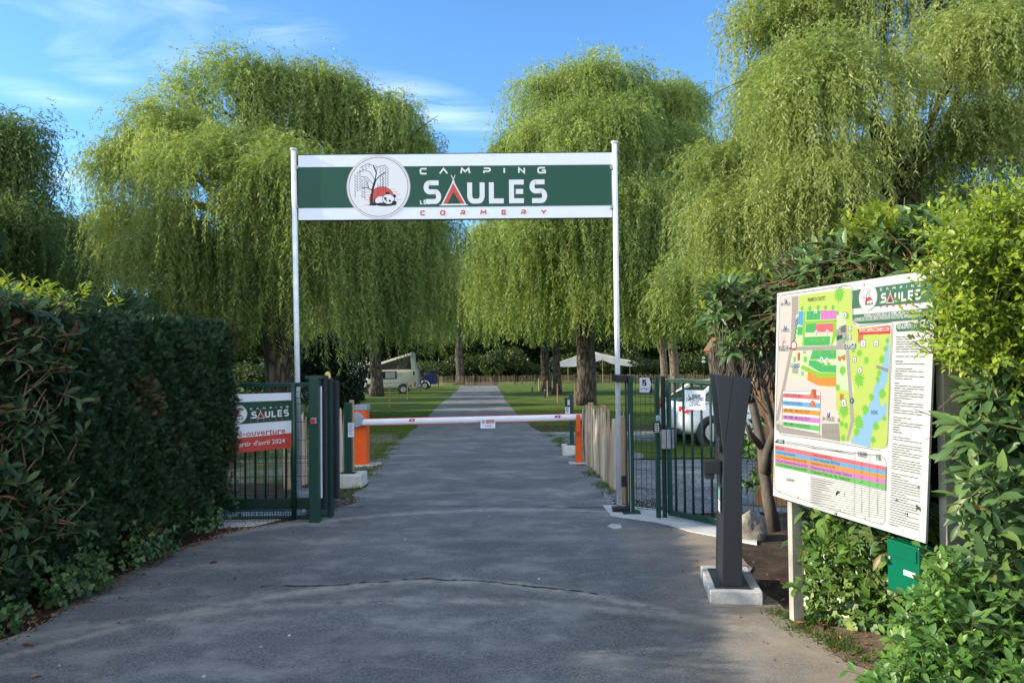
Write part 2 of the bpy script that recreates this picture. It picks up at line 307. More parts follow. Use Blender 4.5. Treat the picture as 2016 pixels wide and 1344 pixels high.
class MB:
    def __init__(s): s.v = []; s.f = []; s.r = []; s.mi = []; s.cur = 0
    def add(s, vs, fs, rnd=None):
        b = len(s.v); s.v += [tuple(x) for x in vs]
        r = random.random() if rnd is None else rnd
        for f in fs: s.f.append([i + b for i in f]); s.r.append(r); s.mi.append(s.cur)
        return s
    def box(s, x0, x1, y0, y1, z0, z1):
        v = [(x, y, z) for z in (z0, z1) for y in (y0, y1) for x in (x0, x1)]
        return s.add(v, [(0, 2, 3, 1), (4, 5, 7, 6), (0, 1, 5, 4), (1, 3, 7, 5), (3, 2, 6, 7), (2, 0, 4, 6)])
    def obox(s, c, ax, ay, az):   # centre and half-axis vectors
        c = Vector(c); ax, ay, az = Vector(ax), Vector(ay), Vector(az)
        v = [c + ax * i + ay * j + az * k for k in (-1, 1) for j in (-1, 1) for i in (-1, 1)]
        return s.add(v, [(0, 2, 3, 1), (4, 5, 7, 6), (0, 1, 5, 4), (1, 3, 7, 5), (3, 2, 6, 7), (2, 0, 4, 6)])
    def prism(s, poly, ext):
        n = len(poly); ext = Vector(ext); a = [Vector(p) for p in poly]; v = a + [p + ext for p in a]
        f = [tuple(range(n))[::-1], tuple(range(n, 2 * n))] + [(i, (i + 1) % n, (i + 1) % n + n, i + n) for i in range(n)]
        return s.add(v, f)
    def tube(s, pts, rad, seg=8, wob=0.0, cap=True, flute=0.0, rnd=None):
        pts = [Vector(p) for p in pts]
        if not isinstance(rad, (list, tuple)): rad = [rad] * len(pts)
        vs = []; fs = []; prev = None
        ph = random.random() * 6
        for i, p in enumerate(pts):
            t = (pts[min(i + 1, len(pts) - 1)] - pts[max(i - 1, 0)])
            if t.length < 1e-9: t = Vector((0, 0, 1))
            t.normalize()
            if prev is None:
                u = t.cross(Vector((0, 1, 0.01))) if abs(t.y) < 0.9 else t.cross(Vector((1, 0, 0)))
            else: u = prev - t * prev.dot(t)
            u.normalize(); prev = u; v2 = t.cross(u)
            for k in range(seg):
                a = 2 * math.pi * k / seg
                r = rad[i] * (1 + wob * (random.random() - 0.5) + flute * math.sin(a * 5 + ph + i * .25) + flute * .6 * math.sin(a * 3 + ph * 2))
                vs.append(p + u * math.cos(a) * r + v2 * math.sin(a) * r)
        for i in range(len(pts) - 1):
            for k in range(seg):
                k2 = (k + 1) % seg
                fs.append((i * seg + k, i * seg + k2, (i + 1) * seg + k2, (i + 1) * seg + k))
        if cap: fs.append(tuple(range(seg))[::-1]); fs.append(tuple((len(pts) - 1) * seg + k for k in range(seg)))
        return s.add(vs, fs, rnd)
    def lathe(s, c, prof, seg=16, axis='z'):
        c = Vector(c); vs = []; fs = []
        for r, h in prof:
            for k in range(seg):
                a = 2 * math.pi * k / seg; x, y = r * math.cos(a), r * math.sin(a)
                vs.append(c + (Vector((x, y, h)) if axis == 'z' else Vector((x, h, y)) if axis == 'y' else Vector((h, x, y))))
        n = len(prof)
        for i in range(n - 1):
            for k in range(seg):
                k2 = (k + 1) % seg; fs.append((i * seg + k, i * seg + k2, (i + 1) * seg + k2, (i + 1) * seg + k))
        fs.append(tuple(range(seg))[::-1]); fs.append(tuple((n - 1) * seg + k for k in range(seg)))
        return s.add(vs, fs)
    def build(s, name, mats, parent=None, bevel=0, smooth=False, label=None, fixn=True):
        me = bpy.data.meshes.new(name); me.from_pydata(s.v, [], s.f)
        if fixn:
            bm = bmesh.new(); bm.from_mesh(me); bmesh.ops.recalc_face_normals(bm, faces=bm.faces[:]); bm.to_mesh(me); bm.free()
        a = me.attributes.new('rnd', 'FLOAT', 'FACE'); a.data.foreach_set('value', s.r)
        if any(s.mi): me.polygons.foreach_set('material_index', s.mi)
        if smooth: me.polygons.foreach_set('use_smooth', [True] * len(me.polygons))
        o = link(name, me, mats, parent, label)
        if bevel:
            b = o.modifiers.new('bevel', 'BEVEL'); b.width = bevel; b.segments = 2; b.limit_method = 'ANGLE'
        return o
def sheet(name, rows, mat, dz=0.004, cols=14, kind='structure', rough=0.0, parent=None):
    """rows: (y, xl, xr) -> one sheet following the ground."""
    vs = []; fs = []
    for (y, xl, xr) in rows:
        for k in range(cols + 1):
            x = xl + (xr - xl) * k / cols
            vs.append((x, y, gz(y) + dz + (rough * (random.random() - .5) if 0 < k < cols else 0)))
    for i in range(len(rows) - 1):
        for k in range(cols): fs.append((i * (cols + 1) + k, i * (cols + 1) + k + 1, (i + 1) * (cols + 1) + k + 1, (i + 1) * (cols + 1) + k))
    me = bpy.data.meshes.new(name); me.from_pydata(vs, [], fs)
    me.polygons.foreach_set('use_smooth', [True] * len(fs))
    o = link(name, me, mat, parent)
    if kind: o['kind'] = kind
    return o
def edge(pix):
    """list of photo pixels on the ground -> function x(y)"""
    p = sorted([(G(*q).y, G(*q).x) for q in pix]); ys = [a for a, b in p]; xs = [b for a, b in p]
    return lambda y: float(np.interp(y, ys, xs))
def rowsof(y0, y1, step, fl, fr, jl=0.03, jr=0.03):
    out = []; y = y0; a = b = 0
    while y < y1 + 1e-6:
        a = a * .6 + random.uniform(-jl, jl); b = b * .6 + random.uniform(-jr, jr)
        out.append((y, fl(y) + a, fr(y) + b)); y += step(y) if callable(step) else step
    return out

# leaf instancer -------------------------------------------------------------
def norm(a): return a / np.maximum(np.linalg.norm(a, axis=-1, keepdims=True), 1e-9)
def leaves_mesh(name, tv, tf, P, D, Nn, Sc, mat, parent=None, rnd=None, smooth=False, label=None):
    tv = np.asarray(tv, float); P = np.asarray(P, float); n = len(P); k = len(tv)
    D = norm(np.asarray(D, float)); Nn = np.asarray(Nn, float); Nn = norm(Nn - D * (Nn * D).sum(-1, keepdims=True)); W = np.cross(D, Nn)
    Sc = np.broadcast_to(np.asarray(Sc, float), (n,))
    V = P[:, None, :] + Sc[:, None, None] * (tv[None, :, 0:1] * W[:, None, :] + tv[None, :, 1:2] * D[:, None, :] + tv[None, :, 2:3] * Nn[:, None, :])
    V = V.reshape(-1, 3)
    if parent is not None: V = V - np.array(parent.location)
    sizes = np.array([len(f) for f in tf]); flat = np.concatenate([np.array(f) for f in tf])
    loops = (flat[None, :] + (np.arange(n) * k)[:, None]).reshape(-1)
    ls = np.concatenate([[0], np.cumsum(np.tile(sizes, n))[:-1]])
    me = bpy.data.meshes.new(name)
    me.vertices.add(n * k); me.vertices.foreach_set('co', V.astype(np.float32).ravel())
    me.loops.add(len(loops)); me.loops.foreach_set('vertex_index', loops.astype(np.int32))
    me.polygons.add(n * len(tf)); me.polygons.foreach_set('loop_start', ls.astype(np.int32))
    me.update(calc_edges=True)
    if smooth: me.polygons.foreach_set('use_smooth', np.ones(n * len(tf), bool))
    if rnd is None: rnd = rng.random(n)
    a = me.attributes.new('rnd', 'FLOAT', 'FACE'); a.data.foreach_set('value', np.repeat(rnd, len(tf)).astype(np.float32))
    me.materials.append(mat)
    o = bpy.data.objects.new(name, me); COL.objects.link(o)
    if parent is not None: o.parent = parent
    if label: o['label'] = label
    return o
RH = ([(0, 0, 0), (-.5, .4, 0), (0, 1, 0), (.5, .4, 0)], [(0, 1, 2, 3)])
def rhomb(wd, fold=0.0): return ([(0, 0, 0), (-wd / 2, .42, fold), (0, 1, -.12), (wd / 2, .42, fold)], [(0, 1, 2, 3)] if fold == 0 else [(0, 1, 2), (0, 2, 3)])
def longleaf(wd=0.34, curl=0.22, fold=0.06, n=5):
    v = []; f = []
    ts = [i / n for i in range(n + 1)]
    for t in ts:
        h = wd / 2 * (math.sin(math.pi * min(t * 0.98 + .01, 1)) ** 0.75); z = -curl * t * t
        v += [(-h, t, z + fold * (h / wd * 2)), (0, t, z), (h, t, z + fold * (h / wd * 2))]
    for i in range(n):
        a = i * 3; f += [(a, a + 3, a + 4, a + 1), (a + 1, a + 4, a + 5, a + 2)]
    return v, f
LAUREL = longleaf(0.36, 0.2, 0.07, 4)
PRIVET = longleaf(0.52, 0.15, 0.08, 3)
IVY = ([(0, 0, 0), (-.32, -.12, .03), (-.5, .25, .02), (-.26, .38, 0), (-.3, .72, -.02), (0, 1, -.08), (.3, .72, -.02), (.26, .38, 0), (.5, .25, .02), (.32, -.12, .03)], [(0, 1, 2, 3), (0, 3, 4, 5), (0, 5, 6, 7), (0, 7, 8, 9)])
SPRAY = ([], [])
for kk, (ang, ln, y0) in enumerate([(0, 1, 0), (.7, .55, .1), (-.7, .55, .15), (.6, .5, .35), (-.6, .45, .42), (.5, .35, .6), (-.5, .3, .66)]):
    c, s_ = math.cos(ang), math.sin(ang); b = len(SPRAY[0]); wv = .055
    for (x, y) in [(0, 0), (-wv, .45), (0, 1), (wv, .45)]:
        X, Y_ = x, y * ln; SPRAY[0].append((X * c + Y_ * s_, y0 + -X * s_ + Y_ * c, -.12 * (Y_ + y0) ** 2 + .04 * (kk % 2)))
    SPRAY[1].append((b, b + 1, b + 2, b + 3))
def rv(n): return norm(rng.normal(size=(n, 3)))

def shoots(P, D, nleaf, L, leaf, spread=0.9, twigr=0.0, droop=0.0, tip=1.0):
    """P base, D direction of n shoots -> leaf arrays (P, D, N, S)"""
    n = len(P); D = norm(D); a = norm(np.cross(D, rv(n))); b = np.cross(D, a)
    L = np.broadcast_to(L, (n,)); out = []
    for i in range(nleaf):
        t = (i + 0.6) / nleaf; ph = i * 2.4 + rng.random(n) * .6
        rad = a * np.cos(ph)[:, None] + b * np.sin(ph)[:, None]
        p = P + D * (L * t)[:, None]; p[:, 2] -= droop * L * t * t
        sp = spread * (1 - .45 * t * tip)
        d = norm(D * (1 - sp * .6) + rad * sp + np.array([0, 0, -droop * .5]))
        nn = norm(D * .8 + np.array([0, 0, .9]) - rad * .1 + rng.normal(size=(n, 3)) * .25)
        out.append((p, d, nn, leaf * (0.7 + .5 * rng.random(n)) * (1 - .25 * abs(t - .4))))
    return [np.concatenate([o[i] for o in out]) for i in range(4)]

# ------------------------------------------------------------------ printing kit
_tc = {}
def textgeo(s):
    if s in _tc: return _tc[s]
    c = bpy.data.curves.new('t', 'FONT'); c.body = s; c.size = 1; c.resolution_u = 2; c.space_character = 1.02; c.offset = 0.012
    o = bpy.data.objects.new('t', c); COL.objects.link(o)
    dg = bpy.context.evaluated_depsgraph_get(); me = bpy.data.meshes.new_from_object(o.evaluated_get(dg))
    v = [(q.co.x, q.co.y) for q in me.vertices]; f = [tuple(p.vertices) for p in me.polygons]
    bpy.data.objects.remove(o); bpy.data.curves.remove(c); bpy.data.meshes.remove(me)
    w_ = max([a for a, b in v] + [.1]); _tc[s] = (v, f, w_); return _tc[s]
PM = {}; PMK = .64
def pm(rgb0):
    rgb = rgb0; key_ = (rgb0, PMK)
    if key_ not in PM:
        m, nt, b = newmat('print_%02x%02x%02x' % rgb); b.inputs['Base Color'].default_value = tuple((q * .86 + .14 * sum(srgb(*rgb)[:3]) / 3) * PMK for q in srgb(*rgb)[:3]) + (1,); b.inputs['Specular IOR Level'].default_value = .25; b.inputs['Roughness'].default_value = 0.45
        PM[key_] = m
    return PM[key_]
class Print:
    """2-D artwork on a plane given by origin o and unit axes u, v; pixels of the photo are looked up on that plane."""
    def __init__(s, a, b, c):     # three 3-D points: origin, along u, third point (up)
        s.o = Vector(a); s.u = (Vector(b) - s.o).normalized(); t = Vector(c) - s.o
        s.n = s.u.cross(t).normalized(); s.v = s.n.cross(s.u).normalized()
        if s.n.dot(Vector((0, 0, EYE)) - s.o) < 0: s.n = -s.n
        s.vs = []; s.fs = []; s.ms = []; s.cols = []; s.lv = 0; s.q = None
    def P(s, px, py):
        d = ray(px, py); e = Vector((0, 0, EYE)); t = (s.o - e).dot(s.n) / d.dot(s.n); h = e + d * t - s.o
        return (h.dot(s.u), h.dot(s.v))
    def W(s, uv, off=0.0): return s.o + s.u * uv[0] + s.v * uv[1] + s.n * off
    def c(s, p):
        if s.q: p = s.q(*p)
        return s.P(*p) if s.q != 'raw' else p
    def mi(s, col):
        if col not in s.cols: s.cols.append(col)
        return s.cols.index(col)
    def raw(s, pts, fs, col, lv=None):
        s.lv += (1 if lv is None else lv); b = len(s.vs); off = 0.0022 + s.lv * 0.000008
        s.vs += [tuple(s.W(p, off)) for p in pts]
        for f in fs: s.fs.append([i + b for i in f]); s.ms.append(s.mi(col))
    def poly(s, pts, col): s.raw(pts, [tuple(range(len(pts)))], col)
    def pp(s, pts, col): s.poly([s.P(*p) for p in pts], col)
    def disc(s, c, r, col, ry=None, n=40, a0=0, a1=2 * math.pi):
        ry = ry or r; s.poly([(c[0] + r * math.cos(a0 + (a1 - a0) * i / n), c[1] + ry * math.sin(a0 + (a1 - a0) * i / n)) for i in range(n)], col)
    def stroke(s, pts, wd, col, closed=False):
        pts = [Vector(p) for p in pts]
        if closed: pts = pts + [pts[0]]
        L = []; Rr = []
        for i, p in enumerate(pts):
            if closed and i in (0, len(pts) - 1): a = pts[-2]; b = pts[1]
            else: a = pts[max(i - 1, 0)]; b = pts[min(i + 1, len(pts) - 1)]
            d1 = (p - a).normalized() if (p - a).length > 1e-9 else (b - p).normalized()
            d2 = (b - p).normalized() if (b - p).length > 1e-9 else d1
            t = (d1 + d2); t = t.normalized() if t.length > 1e-6 else d1
            nn = Vector((-t.y, t.x)); k = 1 / max(0.5, nn.dot(Vector((-d1.y, d1.x))))
            L.append(p + nn * wd / 2 * k); Rr.append(p - nn * wd / 2 * k)
        n = len(pts); s.raw([tuple(x) for x in L + Rr], [(i, i + 1, n + i + 1, n + i) for i in range(n - 1)], col, .15)
    def text(s, p0, p1, st, h, col, raw=False):
        a = p0 if raw else s.P(*p0); b = p1 if raw else s.P(*p1); a = Vector(a); b = Vector(b)
        v, f, w_ = textgeo(st); ux = (b - a) / w_; uy = Vector((-ux.y, ux.x)).normalized() * h / 0.72
        s.raw([tuple(a + ux * x + uy * y) for x, y in v], f, col, .15)
    def build(s, name, parent):
        me = bpy.data.meshes.new(name); me.from_pydata(s.vs, [], s.fs)
        me.polygons.foreach_set('material_index', s.ms)
        return link(name, me, [pm(c) for c in s.cols], parent)
# stroke letters for the logo, in a unit box
def arc(cx, cy, rx, ry, a0, a1, n=8): return [(cx + rx * math.cos(R_(a0 + (a1 - a0) * i / n)), cy + ry * math.sin(R_(a0 + (a1 - a0) * i / n))) for i in range(n + 1)]
LT = {
 'C': [[(1, 1), (.25, 1)] + arc(.25, .75, .25, .25, 90, 180, 4) + arc(.25, .25, .25, .25, 180, 270, 4) + [(1, 0)]],
 'A': [[(0, 0), (.5, 1), (1, 0)]], 'M': [[(0, 0), (.12, 1), (.5, .35), (.88, 1), (1, 0)]],
 'P': [[(0, 0), (0, .38), (.8, .38), (1, .55), (1, .85), (.8, 1), (0, 1)]], 'I': [[(.5, 0), (.5, 1)]],
 'N': [[(0, 0), (0, 1), (1, 0), (1, 1)]], 'G': [[(1, 1), (.25, 1)] + arc(.25, .75, .25, .25, 90, 180, 4) + arc(.25, .25, .25, .25, 180, 270, 4) + [(1, 0), (1, .48), (.55, .48)]],
 'O': [[(.2, 0), (.8, 0), (1, .2), (1, .8), (.8, 1), (.2, 1), (0, .8), (0, .2), (.2, 0)]],
 'R': [[(0, 0), (0, .4), (.8, .4), (1, .55), (1, .85), (.8, 1), (0, 1)], [(.45, .4), (1, 0)]],
 'E': [[(1, 1), (0, 1), (0, 0), (1, 0)], [(.35, .5), (.95, .5)]], 'Y': [[(0, 1), (.5, .45), (1, 1)], [(.5, .45), (.5, 0)]],
 'U': [[(0, 1), (0, .3)] + arc(.3, .3, .3, .3, 180, 270, 4) + arc(.7, .3, .3, .3, 270, 360, 4) + [(1, .3), (1, 1)]],
 'L': [[(0, 1), (0, 0), (1, 0)]],
 'S': [[(1, 1), (.28, 1)] + arc(.28, .76, .28, .24, 90, 270, 8) + [(.72, .52)] + arc(.72, .26, .28, .26, 90, -90, 8) + [(0, 0)]],
}
WH, GRN, RED, INK = (236, 238, 240), (22, 84, 62), (214, 62, 44), (25, 30, 45)
def logo(pr, m, colW=WH, band=True, detail=True, k=1.0, RED=RED, INK=INK):
    """m maps logo coordinates (x right, y down) to plane uv; k = metres per logo unit"""
    MP = lambda pts: [m(x, y) for x, y in pts]
    def letter(ch, x0, x1, y0, y1, wd, col):
        for st in LT[ch]: pr.stroke(MP([(x0 + wd / 2 + (x1 - x0 - wd) * a, y1 - wd / 2 - (y1 - y0 - wd) * b) for a, b in st]), wd * k, col)
    c = m(548, 297)
    ring = lambda r, n=48: [m(548 + r * math.cos(2 * math.pi * i / n), 297 + r * math.sin(2 * math.pi * i / n)) for i in range(n)]
    pr.poly(ring(187), colW)
    pr.stroke(ring(173), 3.2 * k, INK, True); pr.stroke(ring(184), 2.0 * k, RED, True)
    # sun with stripes
    sx, sy, sr = 568, 368, 74
    pr.poly(MP([(sx + sr * math.cos(a), sy - sr * math.sin(a)) for a in [R_(-28 + 236 * i / 24) for i in range(25)]]), RED)
    for i, (l, r) in enumerate([(92, 78), (112, 92), (96, 108), (120, 88), (100, 112), (84, 96), (106, 84)]):
        y = 312 + i * 15; hw = math.sqrt(max(0, sr * sr - (y - sy) ** 2))
        pr.stroke(MP([(sx - max(hw - 4, 0), y), (sx - l, y)]), 2.2 * k, RED); pr.stroke(MP([(sx + max(hw - 4, 0), y), (sx + r, y)]), 2.2 * k, RED)
    # tree
    for w_, pts in [(17, [(505, 404), (508, 360)]), (13, [(508, 362), (514, 310), (528, 262)]), (7, [(527, 265), (536, 215), (518, 170)]), (6, [(526, 268), (552, 236), (588, 214)]), (5, [(512, 318), (482, 300), (452, 302)]), (4, [(492, 303), (484, 278), (488, 262)]), (3, [(518, 172), (480, 162), (440, 186)]), (3, [(536, 212), (545, 180), (590, 170)]), (3, [(528, 262), (500, 210), (460, 196), (425, 214)]), (3, [(520, 285), (480, 240), (445, 236)])]:
        pr.stroke(MP(pts), w_ * k, (45, 42, 60))
    pr.poly(MP([(488, 406), (500, 392), (512, 390), (530, 406)]), (45, 42, 60))
    if detail:
        tops = [(412, 225, 362), (425, 212, 330), (440, 198, 320), (452, 250, 365), (466, 240, 372), (478, 250, 300), (560, 180, 300), (575, 172, 330), (590, 174, 320), (603, 182, 300), (456, 180, 215), (475, 165, 200), (495, 158, 185), (545, 280, 350), (575, 240, 300), (535, 170, 200)]
        for x, y0, y1 in tops:
            n = int((y1 - y0) / 8)
            for i in range(n):
                y = y0 + i * 8; s_ = 5.5 if i % 2 else -5.5
                pr.stroke(MP([(x, y), (x + s_, y + 4)]), 3.0 * k, (60, 66, 92))
            pr.stroke(MP([(x, y0), (x, y1)]), 1.0 * k, (60, 66, 92))
    # panda
    bl = (28, 30, 42)
    def ell(cx, cy, rx, ry, col, rot=0):
        pr.poly(MP([(cx + rx * math.cos(a) * math.cos(rot) - ry * math.sin(a) * math.sin(rot), cy + rx * math.cos(a) * math.sin(rot) + ry * math.sin(a) * math.cos(rot)) for a in [2 * math.pi * i / 20 for i in range(20)]]), col)
    ell(560, 382, 40, 27, bl); ell(562, 378, 34, 25, colW); ell(522, 398, 22, 9, bl); ell(590, 399, 58, 11, bl)
    ell(601, 335, 12, 10, bl); ell(640, 352, 11, 10, bl); ell(606, 370, 37, 31, bl, .1); ell(606, 369, 34, 28, colW, .1)
    ell(588, 366, 9, 7, bl, .8); ell(614, 379, 8, 6, bl, .4); ell(594, 378, 5, 3.5, bl); ell(640, 392, 14, 14, bl); ell(572, 400, 22, 9, bl)
    # words
    for ch, a, b in zip('CAMPING', (790, 903, 1027, 1162, 1276, 1367, 1480), (835, 957, 1088, 1207, 1296, 1408, 1530)): letter(ch, a, b, 189, 227, 9.5, colW)
    for ch, a, b in zip('CORMERY', (792, 908, 1027, 1142, 1268, 1382, 1497), (822, 940, 1056, 1181, 1297, 1412, 1533)): letter(ch, a, b, 437, 466, 7.5, RED)
    for ch, a, b in zip('SULES', (812, 1068, 1195, 1313, 1433), (915, 1170, 1296, 1414, 1536)): letter(ch, a, b, 262, 400, 29, colW)
    for ch, a, b in zip('LES', (791, 812, 834), (808, 830, 853)): letter(ch, a, b, 375, 402, 6.5, colW)
    # tent
    pr.poly(MP([(915, 405), (986, 262), (1063, 405)]), colW)
    pr.poly(MP([(926, 400), (986, 278), (1053, 400), (1030, 400), (988, 330), (950, 400)]), RED)
    pr.poly(MP([(950, 400), (988, 330), (1030, 400)]), GRN if band else (90, 40, 40))
    pr.stroke(MP([(980, 272), (998, 232)]), 4 * k, colW); pr.stroke(MP([(994, 272), (974, 232)]), 4 * k, colW)
    pr.stroke(MP([(905, 407), (1072, 407)]), 5 * k, colW)

# ================================================================== SETTING
def base_ground():
    ys = [-60, -20, -6, 0, 3.5, 6, 9, 12, 16, 20, 25, 30, 34, 38, 42, 46, 50, 55, 60, 70, 90, 130, 200, 320, 600]
    xs = [-500, -250, -120, -60, -30, -15, -8, -4, 0, 4, 8, 15, 30, 60, 120, 250, 500]
    vs = [(x, y, gz(y) - .004) for y in ys for x in xs]; n = len(xs)
    fs = [(i * n + k, i * n + k + 1, (i + 1) * n + k + 1, (i + 1) * n + k) for i in range(len(ys) - 1) for k in range(n - 1)]
    me = bpy.data.meshes.new('ground'); me.from_pydata(vs, [], fs); o = link('ground', me, M['soil']); o['kind'] = 'structure'
base_ground()
eL = edge([(-330, 1344), (0, 1262), (120, 1200), (250, 1140), (330, 1090), (450, 1048), (600, 1020), (690, 992), (722, 945), (765, 890), (822, 838), (868, 795), (903, 766), (906, 761)])
eR = edge([(1800, 1344), (1660, 1300), (1580, 1232), (1520, 1180), (1470, 1100), (1420, 1050), (1300, 1030), (1205, 1001), (1185, 960), (1150, 915), (1100, 872), (1042, 838), (1003, 798), (983, 766), (980, 761)])
st = lambda y: 0.08 + y * 0.012
drv = sheet('driveway', rowsof(-1.0, 74, st, eL, eR, .05, .04), M['asphalt'], dz=.006, cols=24)
lawnL = edge([(-500, 900), (715, 945), (765, 890), (822, 838), (868, 795), (903, 766)])
far = lambda v: (lambda y: v)
YW = G(760, 905).y
# lawns start behind the fence; worn earth/gravel between
sheet('lawn', rowsof(G(800, 858).y, 150, lambda y: .5 + y * .02, far(-120), lambda y: eL(y) + .08, 0, .1), M['lawn'], dz=.0, cols=40)
sheet('lawn', rowsof(G(1010, 838).y, 150, lambda y: .5 + y * .02, lambda y: eR(y) - .08, far(150), .1, 0), M['lawn'], dz=.0, cols=40)
sheet('worn_grass', rowsof(G(700, 950).y, G(820, 852).y, .25, lambda y: eL(y) - 2.6 + .15 * math.sin(y * 3), lambda y: eL(y) + .1, .12, .02), M['wornlawn'], dz=.003, cols=12)
sheet('worn_grass', rowsof(G(1200, 985).y, G(1040, 850).y, .2, lambda y: eR(y) - .1, lambda y: eR(y) + .75, .02, .06), M['gravel'], dz=.003, cols=8)
# gravel path crossing to the right
ya, yb = G(1110, 905).y, G(1100, 850).y
sheet('gravel_path', rowsof(ya, yb, .3, lambda y: eR(y) - .05, far(16), .05, 0), M['gravel'], dz=.008, cols=30)
yc = G(1300, 1012).y
sheet('gravel_path', rowsof(yc, G(1300, 905).y, .2, far(1.75), lambda y: 6.0, .04, 0), M['gravel'], dz=.009, cols=16)
sheet('grass_patch', rowsof(G(1300, 903).y, G(1300, 868).y, .3, far(2.35), far(9), .1, 0), M['lawn'], dz=.012, cols=10)
# leaf-strewn verge on the left, dry earth on the right
sheet('verge', rowsof(2.5, G(620, 1015).y, .12, lambda y: -4.6, lambda y: eL(y) + .05, 0, .05), M['soil'], dz=.002, cols=10)
sheet('verge', rowsof(1.0, G(1540, 1195).y, .1, lambda y: eR(y) - .04, far(3.6), .05, 0), M['tan'], dz=.002, cols=10)
# concrete apron strips
def pixpoly(name, pix, mat, dz, th=.0, kind='structure'):
    b = MB(); p = [G(*q) + Vector((0, 0, dz)) for q in pix]
    b.prism([v - Vector((0, 0, .05)) for v in p], (0, 0, .05)); o = b.build(name, mat); o['kind'] = kind; return o
pixpoly('concrete_strip', [(1186, 996), (1204, 1017), (1300, 1030), (1360, 1048), (1415, 1058), (1490, 1072), (1490, 1050), (1415, 1038), (1345, 1020), (1290, 1004), (1232, 996)], M['lconcrete'], .014)
pixpoly('concrete_strip', [(430, 1012), (600, 1002), (608, 1016), (560, 1022), (500, 1036), (430, 1040)], M['lconcrete'], .012)
pixpoly('road_patch', [(1196, 1036), (1205, 1032), (1222, 1034), (1224, 1040), (1208, 1042)], M['lconcrete'], .010)
# cracks and seams of the asphalt
def crackline(pix, wd, mat, dz, name, jit=.02, stepn=10):
    pts = [G(*p) for p in pix]; P = []
    for a, b in zip(pts[:-1], pts[1:]):
        n = max(2, int((b - a).length * stepn))
        P += [a.lerp(b, i / n) for i in range(n)]
    P.append(pts[-1]); vs = []; fs = []; j = 0
    for i, p in enumerate(P):
        j = j * .7 + random.uniform(-jit, jit); w_ = wd * random.choice((.15, .6, 1, 1.5)) * random.uniform(.4, 1.2)
        for q in (-w_ / 2, w_ / 2): vs.append((p.x, p.y + j + q, gz(p.y) + dz))
        if i: fs.append((2 * i - 2, 2 * i, 2 * i + 1, 2 * i - 1))
    me = bpy.data.meshes.new(name); me.from_pydata(vs, [], fs); return link(name, me, mat, drv)
dust = simple('road_dust', (0.165, 0.158, 0.148), 0.95, var=.45, nscale=25)
dark = simple('road_crack', (0.03, 0.028, 0.022), 1.0)
c1 = [(514, 1156), (640, 1153), (750, 1147), (833, 1141), (958, 1147), (1041, 1156), (1110, 1162), (1180, 1173)]
c2 = [(410, 1185), (600, 1184), (799, 1181), (960, 1184), (1222, 1202)]
up = lambda c, d: [(x, y + d) for x, y in c]
crackline(c1, .022, dark, .0115, 'crack', .012, 30)
crackline(up(c2, 5)[1:3], .007, dark, .0115, 'crack', .01, 25)
crackline([(660, 999), (800, 997), (1000, 998), (1195, 1000)], .02, dark, .0105, 'seam', .01)
crackline([(1205, 1042), (1230, 1060), (1290, 1080)], .006, dark, .0115, 'crack')
crackline([(890, 761), (983, 761)], .5, dust, .0105, 'dust_line')

# ================================================================== GATEWAY SIGN
def thru(px0, py0, px1, py1, y): return at(px0, py0, y), at(px1, py1, y)
YP = 8.6
t = thing('entrance_sign', 'wide green and white campsite sign with round willow emblem, hung high between two white poles', 'sign', at(895, 430, YP))
TL, TR, BL, BR = at(587, 306, YP), at(1205, 300.5, YP), at(587.5, 433.5, YP), at(1205, 428, YP)
b = MB(); b.prism([TL, TR, BR, BL], (0, .03, 0)); b.build('panel', M['panelwhite'], t)
b = MB()
for A_, B_ in ((TL, TR), (BL, BR), (TL, BL), (TR, BR)):
    b.tube([A_ + Vector((0, .015, 0)), B_ + Vector((0, .015, 0))], .014, 4)
b.build('frame', M['black'], t)
pr = Print(BL, BR, TL)
U = (BR - BL).length; H = (TL - BL).length
k = U / 1837.0
mlogo = lambda x, y: ((x - 78) * k, H * (487 - y) / 379.0)
pr.poly([mlogo(78, 417), mlogo(1915, 417), mlogo(1915, 178), mlogo(78, 178)], (20, 92, 72))
logo(pr, mlogo, k=k, RED=(232, 76, 58), colW=(250, 252, 255))
pr.build('lettering', t)
for (x0, y0, x1, y1, lab) in ((578, 295, 590, 990, 'left of the two white poles holding up the entrance sign'), (1210, 281, 1219, 985, 'right of the two white poles holding up the entrance sign, beside the picket fence')):
    a_, b_ = at(x0, y0, YP), at(x1, y1, YP); b_.z = gz(YP)
    t = thing('sign_pole', lab, 'pole', b_, 'poles of the entrance sign')
    MB().tube([b_, a_], .030, 14).build('post', M['polewhite'], t, smooth=True)
    MB().lathe(a_, [(.036, -.01), (.042, 0), (.042, .012), (.01, .02)], 14).build('cap', M['polewhite'], t)
    for py in (330, 408):
        q = at(x0 + (4 if x0 < 900 else -4), py, YP); MB().box(q.x - .03, q.x + .03, q.y - .02, q.y + .02, q.z - .02, q.z + .02).build('bracket', M['greyplastic'], t)

